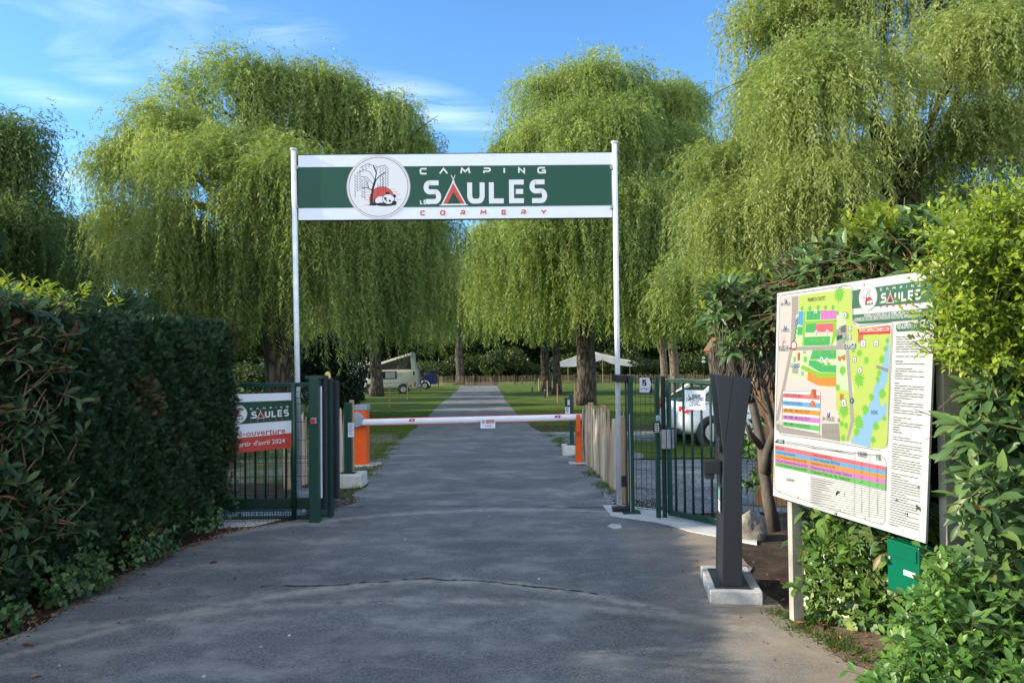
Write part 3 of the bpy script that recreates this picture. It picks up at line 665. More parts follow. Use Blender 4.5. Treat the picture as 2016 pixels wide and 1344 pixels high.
# ================================================================== LEFT SLIDING GATE
YG = 8.2
t = thing('sliding_gate', 'dark green sliding gate leaf with round bars, partly hidden behind the clipped hedge', 'gate', G(520, 1012))
g0 = gz(YG)
zt = at(540, 756, YG).z; zb1, zb0 = at(540, 980, YG).z, at(540, 998, YG).z
xl, xr = at(400, 900, YG).x, at(612, 900, YG).x
b = MB(); b.box(xl, xr, YG - .03, YG + .03, zt - .03, zt + .015); b.build('top_rail', M['green'], t, bevel=.004)
b = MB(); b.box(xl, xr, YG - .035, YG + .035, zb0 - .02, zb1); b.build('bottom_rail', M['dgreen'], t, bevel=.004)
for px in range(402, 575, 20):
    q = at(px + 1, 900, YG)
    MB().tube([(q.x, YG, zb1), (q.x, YG, zt - .03)], .012, 8).build('bar', M['green'], t, smooth=True)
q = at(581, 900, YG)
b = MB(); b.tube([(q.x, YG - .05, g0), (q.x, YG - .05, zt + .01)], .030, 14); b.build('round_post', M['green'], t, smooth=True)
q = at(597, 960, YG + .1)
b = MB(); b.box(q.x - .10, q.x + .10, YG + .05, YG + .30, g0 + .10, g0 + .29); b.build('motor_box', M['greyplastic'], t, bevel=.02)
b = MB(); b.box(xl, xr, YG - .05, YG + .05, g0 + .0, g0 + .03); b.build('ground_track', M['dgreen'], t)
def wire_panel(name, label, x0, x1, y0, y1, z0, z1, dx=.05, dz=.2, folds=(), group=None, parent=None, pname='wire_mesh'):
    t = parent or thing(name, label, 'fence', ((x0 + x1) / 2, (y0 + y1) / 2, z0), group)
    b = MB(); n = max(2, int(math.hypot(x1 - x0, y1 - y0) / dx))
    for i in range(n + 1):
        u = i / n; x, y = x0 + (x1 - x0) * u, y0 + (y1 - y0) * u
        pts = [(x, y, z0)]
        for fz in folds: pts += [(x, y, fz - .035), (x, y - .03, fz), (x, y, fz + .035)]
        pts.append((x, y, z1)); b.tube(pts, .0026, 4, cap=False)
    z = z0 + .02; zs = []
    while z < z1: zs.append(z); z += dz
    for fz in folds: zs += [fz - .035, fz + .035]
    for z in zs: b.tube([(x0, y0, z), (x1, y1, z)], .003, 4, cap=False)
    b.build(pname, M['mesh'], t, fixn=False)
    return t
q0, q1 = at(400, 900, 8.35), at(611, 900, 8.35)
wire_panel('wire_fence', 'fine green wire mesh panel standing behind the left sliding gate', q0.x, q1.x, 8.35, 8.35, g0 + .02, zt, .05, .2, (at(500, 905, 8.35).z, at(500, 778, 8.35).z))
q0, q1 = at(400, 900, 8.0), at(575, 900, 8.0)
t2 = thing('wire_fence', 'low dark mesh skirt along the ground under the left sliding gate', 'fence', (q0.x, 8.0, g0))
b = MB(); zz = [at(500, 1006, 8.0).z, gz(8) + .02]
n = 34
for i in range(n + 1): x = q0.x + (q1.x - q0.x) * i / n; b.tube([(x, 8.0, zz[0]), (x, 8.0, zz[1])], .003, 4)
b.tube([(q0.x, 8.0, zz[0] + .01), (q1.x, 8.0, zz[0] + .01)], .014, 4); b.tube([(q0.x, 8.0, (zz[0] + zz[1]) / 2), (q1.x, 8.0, (zz[0] + zz[1]) / 2)], .003, 4)
b.build('wire_mesh', M['dgreen'], t2)
# banner on the left gate
def C2(zx, zy): return (440 + zx / 3.7333, 690 + zy / 3.7333)
YB = YG - .07
bTR, bBR = at(*C2(502, 308), YB), at(*C2(502, 714), YB); bBL = at(*C2(40, 754), 7.8)
t = thing('banner', 'white, green and red campsite banner announcing the opening, tied to the left gate', 'banner', bBL)
pr = Print(bBL, bBR, bTR + (bBL - bBR)); S0 = pr
crn = [pr.P(*C2(-30, 325)), pr.P(*C2(502, 308)), pr.P(*C2(502, 714)), pr.P(*C2(-30, 762))]
b = MB(); b.prism([pr.W(c) for c in crn], -pr.n * .004); b.build('cloth', M['panelwhite'], t)
C3 = lambda pts: [C2(*p) for p in pts]
pr.pp(C3([(-30, 384), (502, 363), (502, 511), (-30, 552)]), (22, 84, 66))
pr.pp(C3([(-30, 655), (502, 603), (502, 714), (-30, 762)]), (224, 62, 38))
a_ = Vector(pr.P(*C2(197, 500))); e_ = Vector(pr.P(*C2(481, 481))); kk = (e_ - a_).length / (1536 - 790); ux = (e_ - a_).normalized(); uy = Vector((-ux.y, ux.x))
ml = lambda x, y: tuple(a_ + ux * (x - 790) * kk + uy * (402 - y) * kk * .98)
logo(pr, ml, k=kk, colW=(250, 252, 255), RED=(230, 72, 52))
pr.text(C2(75, 636), C2(455, 604), 'ré-ouverture', .062, (214, 62, 44))
pr.text(C2(50, 712), C2(452, 676), 'à partir d\'avril 2024', .050, (240, 240, 240))
pr.build('lettering', t)
for c in crn: q = pr.W(c, .003) ; MB().lathe(q, [(.008, 0), (.008, .004)], 8, 'y').build('eyelet', M['alu'], t)

# gate portal (dark posts, roller, leaf end)
t = thing('gate_portal', 'tall dark green gate guide post with red button, left of the driveway', 'gate post', G(628, 1015))
def vbox(b, px0, px1, ptop, pbot, y, dep, z0=None):
    a, c = at(px0, ptop, y), at(px1, pbot, y); b.box(a.x, c.x, y, y + dep, c.z if z0 is None else z0, a.z)
g0 = gz(8.0)
b = MB(); vbox(b, 607, 628, 743, 1012, 7.95, .12, g0); b.build('front_post', M['green'], t, bevel=.005)
b = MB(); vbox(b, 629, 634, 760, 980, 8.03, .02); b.build('reflective_strip', M['white'], t)
b = MB(); vbox(b, 632, 642, 743, 985, 8.1, .10, g0 + .12); b.build('guide_channel', M['navy'], t, bevel=.004)
b = MB(); vbox(b, 643, 653, 745, 985, 8.25, .12, g0); b.build('rear_post', M['dgreen'], t, bevel=.004)
b = MB(); vbox(b, 654, 666, 750, 981, 8.4, .08); b.build('end_cover', M['navy'], t, bevel=.004)
b = MB(); vbox(b, 600, 633, 740, 746, 7.97, .3); b.build('top_plate', M['dgreen'], t, bevel=.003)
b = MB(); q = G(620, 1016); b.box(q.x - .10, q.x + .12, q.y - .06, q.y + .3, g0, g0 + .012)
for dx in (-.07, .08): b.lathe((q.x + dx, q.y - .03, g0 + .012), [(.012, 0), (.012, .012)], 6)
b.build('base_plate', M['green'], t)
q = at(617.5, 828, 7.945)
f_ = MB().box(q.x - .028, q.x + .032, q.y - .02, q.y, q.z - .032, q.z + .032).build('button_housing', M['greyplastic'], t, bevel=.004)
MB().box(q.x - .022, q.x + .022, q.y - .027, q.y - .0195, q.z - .024, q.z + .024).build('red_button', M['red'], t, bevel=.003)
q = at(643, 748, 8.3)
MB().lathe(q + Vector((0, .05, 0)), [(.036, 0), (.036, .03), (.034, .06), (.024, .085), (.008, .095)], 16).build('beacon_lamp', M['yellow'], t, smooth=True)
MB().lathe(q + Vector((0, .05, -.015)), [(.04, 0), (.04, .018)], 16).build('lamp_base', M['black'], t)

# ================================================================== BARRIER
qb = G(709, 918); YBAR = qb.y; s_ = sc(YBAR)
t = thing('barrier_cabinet', 'orange barrier cabinet with grey lid and round grey hub, left end of the bar', 'barrier', qb)
x0, x1 = at(697, 850, YBAR).x, at(721, 850, YBAR).x; zt = at(709, 808, YBAR).z; ztt = at(709, 797, YBAR).z; gb = gz(YBAR)
MB().box(x0, x1, YBAR, YBAR + .30, gb, zt).build('body', M['orange'], t, bevel=.008)
MB().box(x0 - .012, x1 + .012, YBAR - .012, YBAR + .312, zt + .001, ztt).build('lid', M['greyplastic'], t, bevel=.012)
MB().box(x0 - .05, x1 + .2, YBAR - .05, YBAR + .35, gb - .05, gb + .03).build('concrete_foot', M['lconcrete'], t, bevel=.01)
qh = at(703, 826, YBAR)
MB().lathe((qh.x, YBAR - .10, qh.z), [(.02, 0), (.12, .005), (.13, .02), (.13, .085), (.11, .098)], 24, 'y').build('hub', M['greyplastic'], t, smooth=False, bevel=.004)
yb_ = YBAR - .06
A_, B_ = at(706, 831, yb_), at(1145, 820.5, yb_)
t = thing('barrier_bar', 'long white barrier bar with small red marks lying across the driveway', 'barrier', A_)
b = MB(); b.cur = 0
rad = .058
dirv = (B_ - A_).normalized(); upv = Vector((0, 0, 1))
prof = [(rad * .62 * math.cos(a), rad * math.sin(a)) for a in [2 * math.pi * i / 20 for i in range(20)]]
b.prism([A_ + Vector((0, p[0], p[1])) for p in prof], B_ - A_); b.build('bar', M['white'], t, smooth=False, bevel=.003)
for s1 in (1, -1):
    b = MB(); b.tube([A_ + Vector((.05, -.01, s1 * rad * .98)), B_ + Vector((0, -.01, s1 * rad * .98))], .006, 6); b.build('rubber_edge', M['red'], t)
for px in (811, 1098):
    pr = Print(A_ + Vector((0, -.038, 0)), B_ + Vector((0, -.038, 0)), A_ + Vector((0, -.038, 1)))
    c = pr.P(px, 829 - (px - 706) * .024)
    pr.poly([(c[0] - .055, c[1] - .022), (c[0] + .04, c[1] - .022), (c[0] + .055, c[1] + .022), (c[0] - .035, c[1] + .022)], (200, 30, 45))
    pr.poly([(c[0] - .02, c[1] - .010), (c[0] + .018, c[1] - .010), (c[0] + .022, c[1] + .010), (c[0] - .016, c[1] + .010)], (235, 235, 240))
    pr.build('red_mark', t)
t = thing('notice', 'small white notice with red box hanging from the middle of the barrier bar', 'notice', at(960, 834, yb_ - .05))
yn = yb_ - .05
pr = Print(at(946, 843, yn), at(975, 842, yn), at(946, 826, yn))
cr = [pr.P(946, 826.5), pr.P(975, 825.5), pr.P(975, 842.5), pr.P(946, 843)]
b = MB(); b.prism([pr.W(c) for c in cr], (0, .004, 0)); b.build('plate', M['panelwhite'], t)
C4 = lambda x, y: (680 + x / 3.0545, 600 + y / 3.0545)
pr.pp([C4(846, 691), C4(896, 690), C4(896, 710), C4(846, 712)], (205, 60, 70))
pr.text(C4(850, 699), C4(892, 698), 'ATTENTION', .018, (240, 240, 240)); pr.text(C4(850, 708), C4(892, 707), 'BARRIERE', .018, (240, 240, 240))
c = pr.P(*C4(830, 702)); pr.disc(c, .030, (190, 40, 50)); pr.disc(c, .022, (235, 235, 240)); pr.disc((c[0], c[1] - .002), .010, (20, 20, 60))
pr.text(C4(838, 732), C4(878, 730), '5 km/h', .028, (70, 80, 130)); pr.build('lettering', t)
# right-hand rest
qr = G(1139, 912); YR = qr.y
t = thing('barrier_rest', 'slim orange forked post that carries the right end of the barrier bar', 'barrier', qr)
x0, x1 = at(1133, 850, YR).x, at(1145, 850, YR).x; zt = at(1139, 836, YR).z
MB().box(x0, x1, YR - .04, YR + .04, gz(YR), zt).build('post', M['orange'], t, bevel=.006)
yy = yb_
qx = at(1138, 830, yy).x
MB().box(qx - .035, qx + .035, yy - .075, yy - .05, zt - .10, at(1138, 815, yy).z).box(qx - .035, qx + .035, yy - .051, YR + .02, zt - .13, zt - .075).build('fork', M['orange'], t, bevel=.004)
MB().box(x0 - .12, x1 + .25, YR - .12, YR + .15, gz(YR) - .04, gz(YR) + .02).build('concrete_foot', M['lconcrete'], t, bevel=.01)

# reader posts
def reader(px0, px1, ptop, pbot, lab, bx0, bx1, btop, bbot, paper, box=None):
    q = G((bx0 + bx1) / 2, bbot); y = q.y; a, c = at(bx0, btop, y), at(bx1, bbot, y)
    t = thing('reader_post', lab, 'post', q, 'green posts on white concrete blocks')
    zt = c.z + (sc(y) ** -1) * (bbot - btop) * .78
    MB().box(a.x, c.x, y, y + .42, gz(y), gz(y) + .19).build('concrete_block', M['lconcrete'], t, bevel=.015)
    yp = y + .15; p0, p1 = at(px0, ptop, yp), at(px1, pbot, yp)
    MB().box(p0.x, p1.x, yp, yp + .09, gz(y) + .19, p0.z).build('post', M['green'], t, bevel=.004)
    MB().box(p0.x - .05, p1.x + .05, yp - .05, yp + .14, gz(y) + .19, gz(y) + .2).build('foot_plate', M['dgreen'], t)
    x0, x1, y0_, y1_ = paper; ys = yp - .03
    pr = Print(at(x0, y1_, ys), at(x1, y1_, ys), at(x0, y0_, ys)); cr = [pr.P(x0, y0_), pr.P(x1, y0_), pr.P(x1, y1_), pr.P(x0, y1_)]
    b = MB(); b.prism([pr.W(c) for c in cr], (0, .004, 0)); b.build('paper_sign', M['panelwhite'], t)
    for i in range(7):
        yy = y0_ + 3 + (y1_ - y0_ - 5) * i / 7; pr.stroke([pr.P(x0 + 1.5, yy), pr.P(x1 - 1.5 - (i % 3), yy)], .008, (110, 120, 170))
    pr.build('lettering', t)
    if box:
        a, c = at(box[0], box[2], ys), at(box[1], box[3], ys); MB().box(a.x, c.x, ys - .02, ys + .08, c.z, a.z).build('card_reader', M['dgreen'], t, bevel=.004)
        MB().box(a.x + (c.x - a.x) * .45, c.x - .01, ys - .026, ys - .0195, c.z + .03, a.z - .03).build('reader_window', M['alu'], t)
    return t
reader(677, 692, 793, 935, 'green post with a paper sign on a white concrete block, beside the orange cabinet', 663, 712, 933, 962, (685, 697, 832, 860))
reader(1121, 1130, 775, 880, 'green post with card reader on a white block, behind the right end of the barrier', 1108, 1133, 879, 897, (1113, 1122, 800, 815), (1112, 1123, 783, 800))
def wpost(name, lab, px, ptop, pbot, rad_px, mat='postwood', cat='post', group=None, y=None):
    q = G(px, pbot) if y is None else at(px, pbot, y); q.z = gz(q.y); r = rad_px / sc(q.y); zt = at(px, ptop, q.y).z
    t = MB(); t.tube([q, q + Vector((0, 0, (zt - q.z) * .5)), Vector((q.x, q.y, zt - .01)), Vector((q.x, q.y, zt))], [r, r, r * .98, r * .8], 9, wob=.08)
    o = t.build(name, M[mat]); o.data.transform(Matrix.Translation(-q)); o.location = q; return tag(o, lab, cat, group)
wpost('wooden_post', 'light round wooden post just behind the green reader post', 693, 787, 925, 5)

# ================================================================== PICKET FENCES
def picket_fence(lab, segs, posts, seed):
    rr = random.Random(seed); q = segs[0]
    t = thing('picket_fence', lab, 'fence', G(q[0], q[3]))
    b = MB(); path = []
    for (pxa, pxb, ta, ba, tb, bb, n) in segs:
        A1, B1 = G(pxa, ba), G(pxb, bb)
        for i in range(n):
            u = (i + .5) / n; pos = A1.lerp(B1, u); zt = at(pxa + (pxb - pxa) * u, ta + (tb - ta) * u, pos.y).z + rr.uniform(-.09, .06)
            wd = rr.uniform(.014, .032); path.append(pos.copy())
            pts = []
            lean = Vector((rr.uniform(-.02, .02), rr.uniform(-.01, .01), 0))
            for j in range(5):
                h = gz(pos.y) - .02 + (zt - gz(pos.y)) * j / 4
                pts.append(Vector((pos.x, pos.y, h)) + lean * j / 4 + Vector((rr.uniform(-.004, .004), 0, 0)))
            b.tube(pts, [wd, wd * rr.uniform(.85, 1.1), wd * rr.uniform(.8, 1.1), wd * .9, wd * rr.uniform(.3, .6)], 5, wob=.6, rnd=rr.random())
    b.build('paling', M['paling'], t)
    b = MB()
    for h in (.25, .65): b.tube([p + Vector((0, -.025, h)) for p in path], .0025, 4)
    b.build('tie_wire', M['alu'], t)
    for (px, tp, bp, r) in posts:
        q = G(px, bp); rr_ = r / sc(q.y); zt = at(px, tp, q.y).z
        b = MB(); b.tube([q, Vector((q.x, q.y, (q.z + zt) / 2)), Vector((q.x, q.y, zt - .015)), Vector((q.x, q.y, zt))], [rr_, rr_, rr_, rr_ * .75], 10, wob=.06, rnd=.3)
        b.build('post', M['postwood'], t)
picket_fence('split chestnut picket fence between the barrier rest and the right white pole', [(1149, 1238, 796, 908, 815, 992, 27)], [(1164, 792, 917, 6), (1188, 797, 940, 6.5), (1226, 818, 990, 6)], 3)
picket_fence('split chestnut picket fence behind the left gate post', [(588, 604, 811, 955, 815, 952, 6), (560, 584, 880, 962, 880, 962, 5), (667, 684, 800, 945, 806, 938, 6)], [], 4)

# ================================================================== RIGHT GATE AND FENCE
q = G(1242, 1012); y0 = q.y
t = thing('gate_post', 'dark green double gate post clamped to the right white pole', 'gate post', q)
b = MB(); vbox(b, 1231, 1237, 742, 1008, y0 + .05, .06, gz(y0)); b.build('guide_channel', M['dgreen'], t, bevel=.004)
b = MB(); vbox(b, 1237, 1250, 739, 1010, y0, .10, gz(y0)); b.build('post', M['green'], t, bevel=.006)
b = MB(); vbox(b, 1240, 1241.5, 815, 1010, y0 - .008, .006); b.build('edge_strip', M['alu'], t)
b = MB(); a = at(1214, 738, y0 + .02); c = at(1234, 752, y0 + .02); b.box(a.x, c.x, y0 - .01, y0 + .42, c.z, a.z); b.build('clamp_bracket', M['black'], t, bevel=.006)
b = MB(); b.box(q.x - .09, q.x + .10, y0 - .07, y0 + .14, gz(y0) + .015, gz(y0) + .027)
for dx in (-.07, .08): b.lathe((q.x + dx, y0 - .05, gz(y0) + .027), [(.011, 0), (.011, .02)], 6)
b.build('base_plate', M['green'], t)
b = MB(); a = at(1218, 995, y0 + .1); b.obox((a.x + .03, y0 + .12, gz(y0) + .04), (.10, 0, 0), (0, .06, 0), (0, 0, .022)); b.build('roller_stop', M['black'], t, bevel=.008)
b = MB(); a = at(1229, 945, y0 + .03); b.box(a.x - .03, a.x + .02, y0 + .01, y0 + .06, a.z - .07, a.z + .05); b.build('end_stop', M['black'], t, bevel=.006)
xa, xb = at(1251, 800, y0 + .05).x, at(1292, 800, y0 - .1).x
wp = wire_panel('wire_fence', 'green wire mesh panel between the gate post and the keypad post', xa, xb, y0 + .05, y0 - .08, gz(y0) + .06, at(1270, 742, y0).z, .05, .2, (at(1270, 868, y0).z, at(1270, 995, y0).z, at(1270, 760, y0).z))
# arrow sign
ys = y0 - .06
t = thing('arrow_sign', 'small white and navy arrow-shaped sign with vehicle emblem on the mesh panel', 'sign', at(1270, 772, ys))
C5 = lambda zx, zy: (1060 + zx / 3.632, 690 + zy / 3.632)
pr = Print(at(*C5(722, 298), ys), at(*C5(810, 303), ys), at(*C5(722, 192), ys))
b = MB(); b.prism([pr.W(pr.P(*C5(*p))) for p in [(722, 191), (812, 195), (812, 303), (722, 299)]], (0, .006, 0)); b.build('plate', M['navy'], t)
pr.pp([C5(*p) for p in [(723, 193), (792, 194), (809, 247), (792, 300), (723, 297)]], (228, 232, 240))
for p in [[(738, 208), (750, 206), (757, 222), (750, 236), (738, 232), (745, 220)], [(752, 206), (772, 208), (766, 220), (756, 220)], [(752, 226), (768, 222), (774, 238), (768, 252), (756, 250), (760, 238)], [(740, 238), (752, 240), (756, 252), (742, 248)]]: pr.pp([C5(*x) for x in p], (20, 35, 75))
pr.text(C5(728, 277), C5(788, 279), 'park4night', .020, (60, 75, 120)); pr.build('lettering', t)
# keypad post with lock
q = G(1302, 1022); y1 = q.y
t = thing('gate_post', 'square green post with numeric keypad and steel lock, hinge side of the pedestrian gate', 'gate post', q)
b = MB(); vbox(b, 1290, 1302, 740, 1022, y1, .08, gz(y1)); b.build('post', M['green'], t, bevel=.005)
b = MB(); vbox(b, 1302.3, 1314, 740, 1022, y1 + .02, .06, gz(y1)); b.build('rear_profile', M['dgreen'], t, bevel=.004)
a, c = at(1286, 831, y1 - .03), at(1300.5, 852, y1 - .03)
kp = MB().box(a.x, c.x, y1 - .03, y1 - .001, c.z, a.z).build('keypad', M['black'], t, bevel=.003)
b = MB()
for i in range(4):
    for j in range(3): b.box(a.x + .014 + j * .018, a.x + .025 + j * .018, y1 - .0335, y1 - .0298, a.z - .045 - i * .02, a.z - .034 - i * .02)
b.box(a.x + .014, a.x + .06, y1 - .0335, y1 - .0298, a.z - .022, a.z - .012); b.build('key', M['white'], t)
pr = Print(at(1290.5, 828, y1 - .004), at(1301, 828, y1 - .004), at(1290.5, 816.5, y1 - .004))
pr.pp([(1290.8, 816.5), (1300.8, 816.5), (1300.8, 829), (1290.8, 829)], (60, 175, 165)); pr.pp([(1291.8, 818.5), (1299.8, 818.5), (1299.8, 826.5), (1291.8, 826.5)], (215, 232, 235))
c = pr.P(1295.8, 822); pr.disc(c, .012, (70, 150, 160)); pr.stroke([pr.P(1292.5, 825.5), pr.P(1299, 825.5)], .006, (90, 150, 160)); pr.build('sticker', t)
for a0, a1, yy in ((1303, 1312, y1 - .05), (1313, 1321, y1 - .06), (1323, 1332, y1 - .02)):
    a, c = at(a0, 846, yy), at(a1, 883, yy); MB().box(a.x, c.x, yy, yy + .05, c.z, a.z).build('lock_plate', M['alu'], t, bevel=.004)
# pedestrian gate
A0, B0 = G(1318, 1022), G(1424, 1040)
t = thing('pedestrian_gate', 'green pedestrian gate of upright bars with a paper notice, left of the dark kiosk', 'gate', A0)
ang = B0 - A0; n_ = Vector((-ang.y, ang.x, 0)).normalized() * .02
zt0, zt1 = at(1318, 745, A0.y).z, at(1424, 749, B0.y).z
def bar3(b, p, q, wv, hv): # rectangular bar from p to q
    d = (q - p) / 2; b.obox((p + q) / 2, d, wv, hv)
b = MB(); bar3(b, Vector((A0.x, A0.y, zt0 - .02)), Vector((B0.x, B0.y, zt1 - .02)), n_, Vector((0, 0, .022))); b.build('top_rail', M['green'], t, bevel=.003)
zb = A0.z + .075
b = MB(); bar3(b, Vector((A0.x, A0.y, zb)), Vector((B0.x, B0.y, zb - .01)), n_, Vector((0, 0, .03))); b.build('bottom_rail', M['green'], t, bevel=.003)
u_ = ang.normalized() * .02
for tt in (0.02, .98):
    p = A0 + ang * tt; b = MB(); b.obox((p.x, p.y, (zb + zt0) / 2 - .012), u_, n_, (0, 0, (zt0 - zb) / 2 - .0)); b.build('stile', M['green'], t, bevel=.003)
for px in (1333, 1350.5, 1367.5, 1386, 1404):
    p = A0 + ang * ((px - 1318) / 106); MB().tube([(p.x, p.y, zb + .03), (p.x, p.y, zt0 - .045)], .0135, 10).build('bar', M['green'], t, smooth=True)
gy_ = lambda px: A0.y + (B0.y - A0.y) * (px - 1318) / 106 - .05; yn = gy_(1368)
t = thing('paper_notice', 'white paper notice tied to the bars of the pedestrian gate', 'notice', at(1368, 806, yn))
pr = Print(at(1348, 806, gy_(1348)), at(1389, 807.5, gy_(1389)), at(1348, 768, gy_(1348))); cr = [pr.P(1348, 767), pr.P(1388.5, 768.5), pr.P(1388.5, 807), pr.P(1348.5, 806)]
b = MB(); b.prism([pr.W(c) for c in cr], (0, .003, 0)); b.build('sheet', M['panelwhite'], t)
pr.pp([C5(1100, 313), C5(1158, 312), C5(1158, 336), C5(1100, 337)], (40, 95, 80)); pr.text(C5(1104, 331), C5(1154, 330), 'SAULES', .030, (225, 230, 235))
pr.stroke([pr.P(*C5(1078, 312)), pr.P(*C5(1074, 325)), pr.P(*C5(1082, 337)), pr.P(*C5(1092, 330))], .008, (60, 70, 90))
pr.text(C5(1055, 360), C5(1184, 358), 'CAMPING OUVERT', .034, (90, 98, 140)); pr.text(C5(1086, 372), C5(1150, 371), 'toute l\'année', .018, (130, 135, 160))
pr.text(C5(1095, 384), C5(1146, 383), 'bienvenue', .016, (130, 135, 160)); pr.text(C5(1078, 397), C5(1160, 396), '06 46 30 98 43', .020, (120, 125, 155)); pr.build('lettering', t)
# fence beyond kiosk
qa, qb2 = G(1424, 1046), G(1500, 1050)
wire_panel('wire_fence', 'wire mesh fence seen between the dark kiosk and the shrub trunk', qa.x, qb2.x + .6, qa.y + .1, qb2.y - .1, gz(qa.y) + .03, at(1450, 742, qa.y).z, .05, .2, (at(1450, 900, qa.y).z,))

# ================================================================== PAYMENT KIOSK
rv_, bv = Vector((1, -.145, 0)).normalized(), Vector((.145, 1, 0)).normalized()
kq = G(1398, 1189); zb = gz(kq.y)
t = thing('payment_kiosk', 'tall dark grey payment kiosk with flared head on a concrete plinth', 'kiosk', kq)
b = MB(); cc = kq + rv_ * .17 + bv * .31 + Vector((0, 0, .046)); b.obox(cc, rv_ * .17, bv * .31, (0, 0, .046)); b.build('plinth', M['concrete'], t, bevel=.008)
zp = zb + .092
def kpt(px, py):  # point on the near side plate
    d = ray(px, py); o = K0; tt = (o - Vector((0, 0, EYE))).dot(bv) / d.dot(bv); return Vector((0, 0, EYE)) + d * tt
K0 = kq + rv_ * .12 + bv * .07
b = MB(); c2 = kq + rv_ * .155 + bv * .27; b.obox((c2.x, c2.y, zp + .006), rv_ * .115, bv * .225, (0, 0, .006)); b.build('base_plate', M['anth'], t, bevel=.002)
def side(pix, off, th, name, mat='anth'):
    b = MB(); b.prism([kpt(*p) + bv * off for p in pix], bv * th); return b.build(name, M[mat], t, bevel=.003)
zf = zp + .012
poly = [(1422, 1153), (1462, 1153), (1460, 900), (1480, 745), (1443, 742), (1409, 737), (1420, 850), (1425, 902)]
near = [kpt(*p) for p in poly]
for p in near[:2]: p.z = zf
DEP = .34
b = MB(); b.prism(near, bv * .02); b.build('near_side_panel', M['anth'], t, bevel=.003)
b = MB(); b.prism([p + bv * DEP for p in near], bv * .02); b.build('far_side_panel', M['anth'], t, bevel=.003)
# column core and recessed face between the plates
inner = [near[0] + rv_ * .006, near[1] - rv_ * .004, near[2] - rv_ * .004, near[3] - rv_ * .006, near[4] + rv_ * .02, near[6] + rv_ * .055, near[7] + rv_ * .006]
inner[4] = kpt(1446, 746)
b = MB(); b.prism([p + bv * .02 for p in inner], bv * (DEP - .02)); b.build('column', M['anth'], t)
b = MB(); a, c = kpt(1443.3, 742), kpt(1428, 868); b.tube([a, c], .0012, 4); b.build('panel_seam', M['core'], t)
# screen and controls on the road side
a, c = kpt(1416, 862), kpt(1423, 895)
b = MB(); p0 = a + rv_ * .03; p1 = c + rv_ * .004
b.obox((p0 + p1) / 2 + bv * .18 - rv_ * .012, (p1 - p0) / 2, bv * .09, rv_ * .004); b.build('screen', M['glass'], t)
a = kpt(1424, 925)
b = MB(); b.obox(a + bv * .17 - rv_ * .055, rv_ * .055, bv * .06, (0, 0, .045)); b.obox(a + bv * .17 - rv_ * .075 + Vector((0, 0, -.062)), rv_ * .03, bv * .05, (0, 0, .018)); b.build('card_slot', M['black'], t, bevel=.004)
b = MB(); a = kpt(1422, 985); a2 = a - rv_ * .004 + bv * .14
pr = Print(kpt(1422.3, 1015) + bv * .20 - rv_ * .001, kpt(1422.3, 1015) + bv * .06 - rv_ * .001, kpt(1422.3, 960) + bv * .20 - rv_ * .001)
pr.poly([(0, 0), (.10, 0), (.10, .17), (0, .17)], (225, 228, 230)); pr.poly([(0, .08), (.10, .08), (.10, .17), (0, .17)], (40, 160, 120))
for i in range(4): pr.stroke([(.015, .145 - i * .015), (.085, .145 - i * .015)], .005, (220, 240, 230)); pr.stroke([(.015, .065 - i * .015), (.08, .065 - i * .015)], .004, (120, 130, 140))
pr.build('sticker', t)

# ================================================================== INFORMATION BOARD
YL_, YR_ = 4.67, 3.5
bl_, br_, tl_ = at(1522, 975, YL_), at(1820, 1068, YR_), at(1530, 577, YL_)
pr = Print(bl_, br_, tl_)
t = thing('information_board', 'large white campsite map board with price table, standing at the right verge', 'sign', Vector((at(1545, 1213, YL_).x, YL_, 0)))
crn = [pr.P(1530, 577), pr.P(1843, 530), pr.P(1822, 1069), pr.P(1522, 975)]
b = MB(); b.prism([pr.W(c) for c in crn], -pr.n * .012); b.build('panel', M['boardwhite'], t)
hd = Vector((pr.n.y, -pr.n.x, 0)).normalized(); 
if hd.y > 0: hd = -hd      # along the board, towards the camera
nn = Vector((pr.n.x, pr.n.y, 0)).normalized()
for (px, ptop, y, off) in ((1550, 990, YL_ - .06, 0), (1850, 700, YR_ + .02, 0)):
    base = at(px, ptop, y) - nn * .05; top = at(1560 if px < 1700 else 1845, 580, y).z
    hw_ = .036 if px < 1700 else .055
    b = MB(); b.obox((base.x, base.y, top / 2), nn * hw_, hd * .022, (0, 0, top / 2)); o = b.build('post', simple('rust_streaked_white_post', (0.36, 0.33, 0.28), .55, var=.3, nscale=4, bump=.3, bscale=40), t, bevel=.003)
A4 = lambda x, y: (1500 + x / 3.7325, 520 + y / 3.7325)
B4 = lambda x, y: (1500 + x / 3.36, 840 + y / 3.36)
PA = lambda pts, col: pr.pp([A4(*p) for p in pts], col)
def PS(pts, wd, col, f=A4): pr.stroke([pr.P(*f(*p)) for p in pts], wd, col)
beige, yg, pale, gr, lime, gn = (226, 216, 208), (200, 224, 92), (214, 243, 186), (176, 168, 162), (150, 208, 30), (72, 190, 104)
pr.pp([(1536, 588), (1542, 583), (1673, 566), (1677, 572), (1679, 632), (1683, 641), (1688, 645), (1753, 640), (1756, 646), (1746, 870), (1741, 880), (1733, 883), (1653, 870), (1535, 851), (1529, 843), (1527, 836)], beige)
PA([(272, 232), (657, 180), (667, 430), (680, 452), (702, 464), (952, 450), (925, 1300), (912, 1340), (890, 1352), (800, 1345), (660, 1300), (575, 1295), (570, 1120), (545, 1050), (550, 910), (415, 890), (335, 850), (190, 815), (220, 600), (275, 340)], yg)
PA([(245, 350), (275, 340), (550, 335), (600, 360), (625, 450), (640, 700), (680, 945), (550, 910), (190, 815), (215, 700)], pale)
PA([(222, 240), (270, 232), (270, 340), (237, 600), (125, 1150), (102, 1150), (212, 600), (222, 350)], gr)
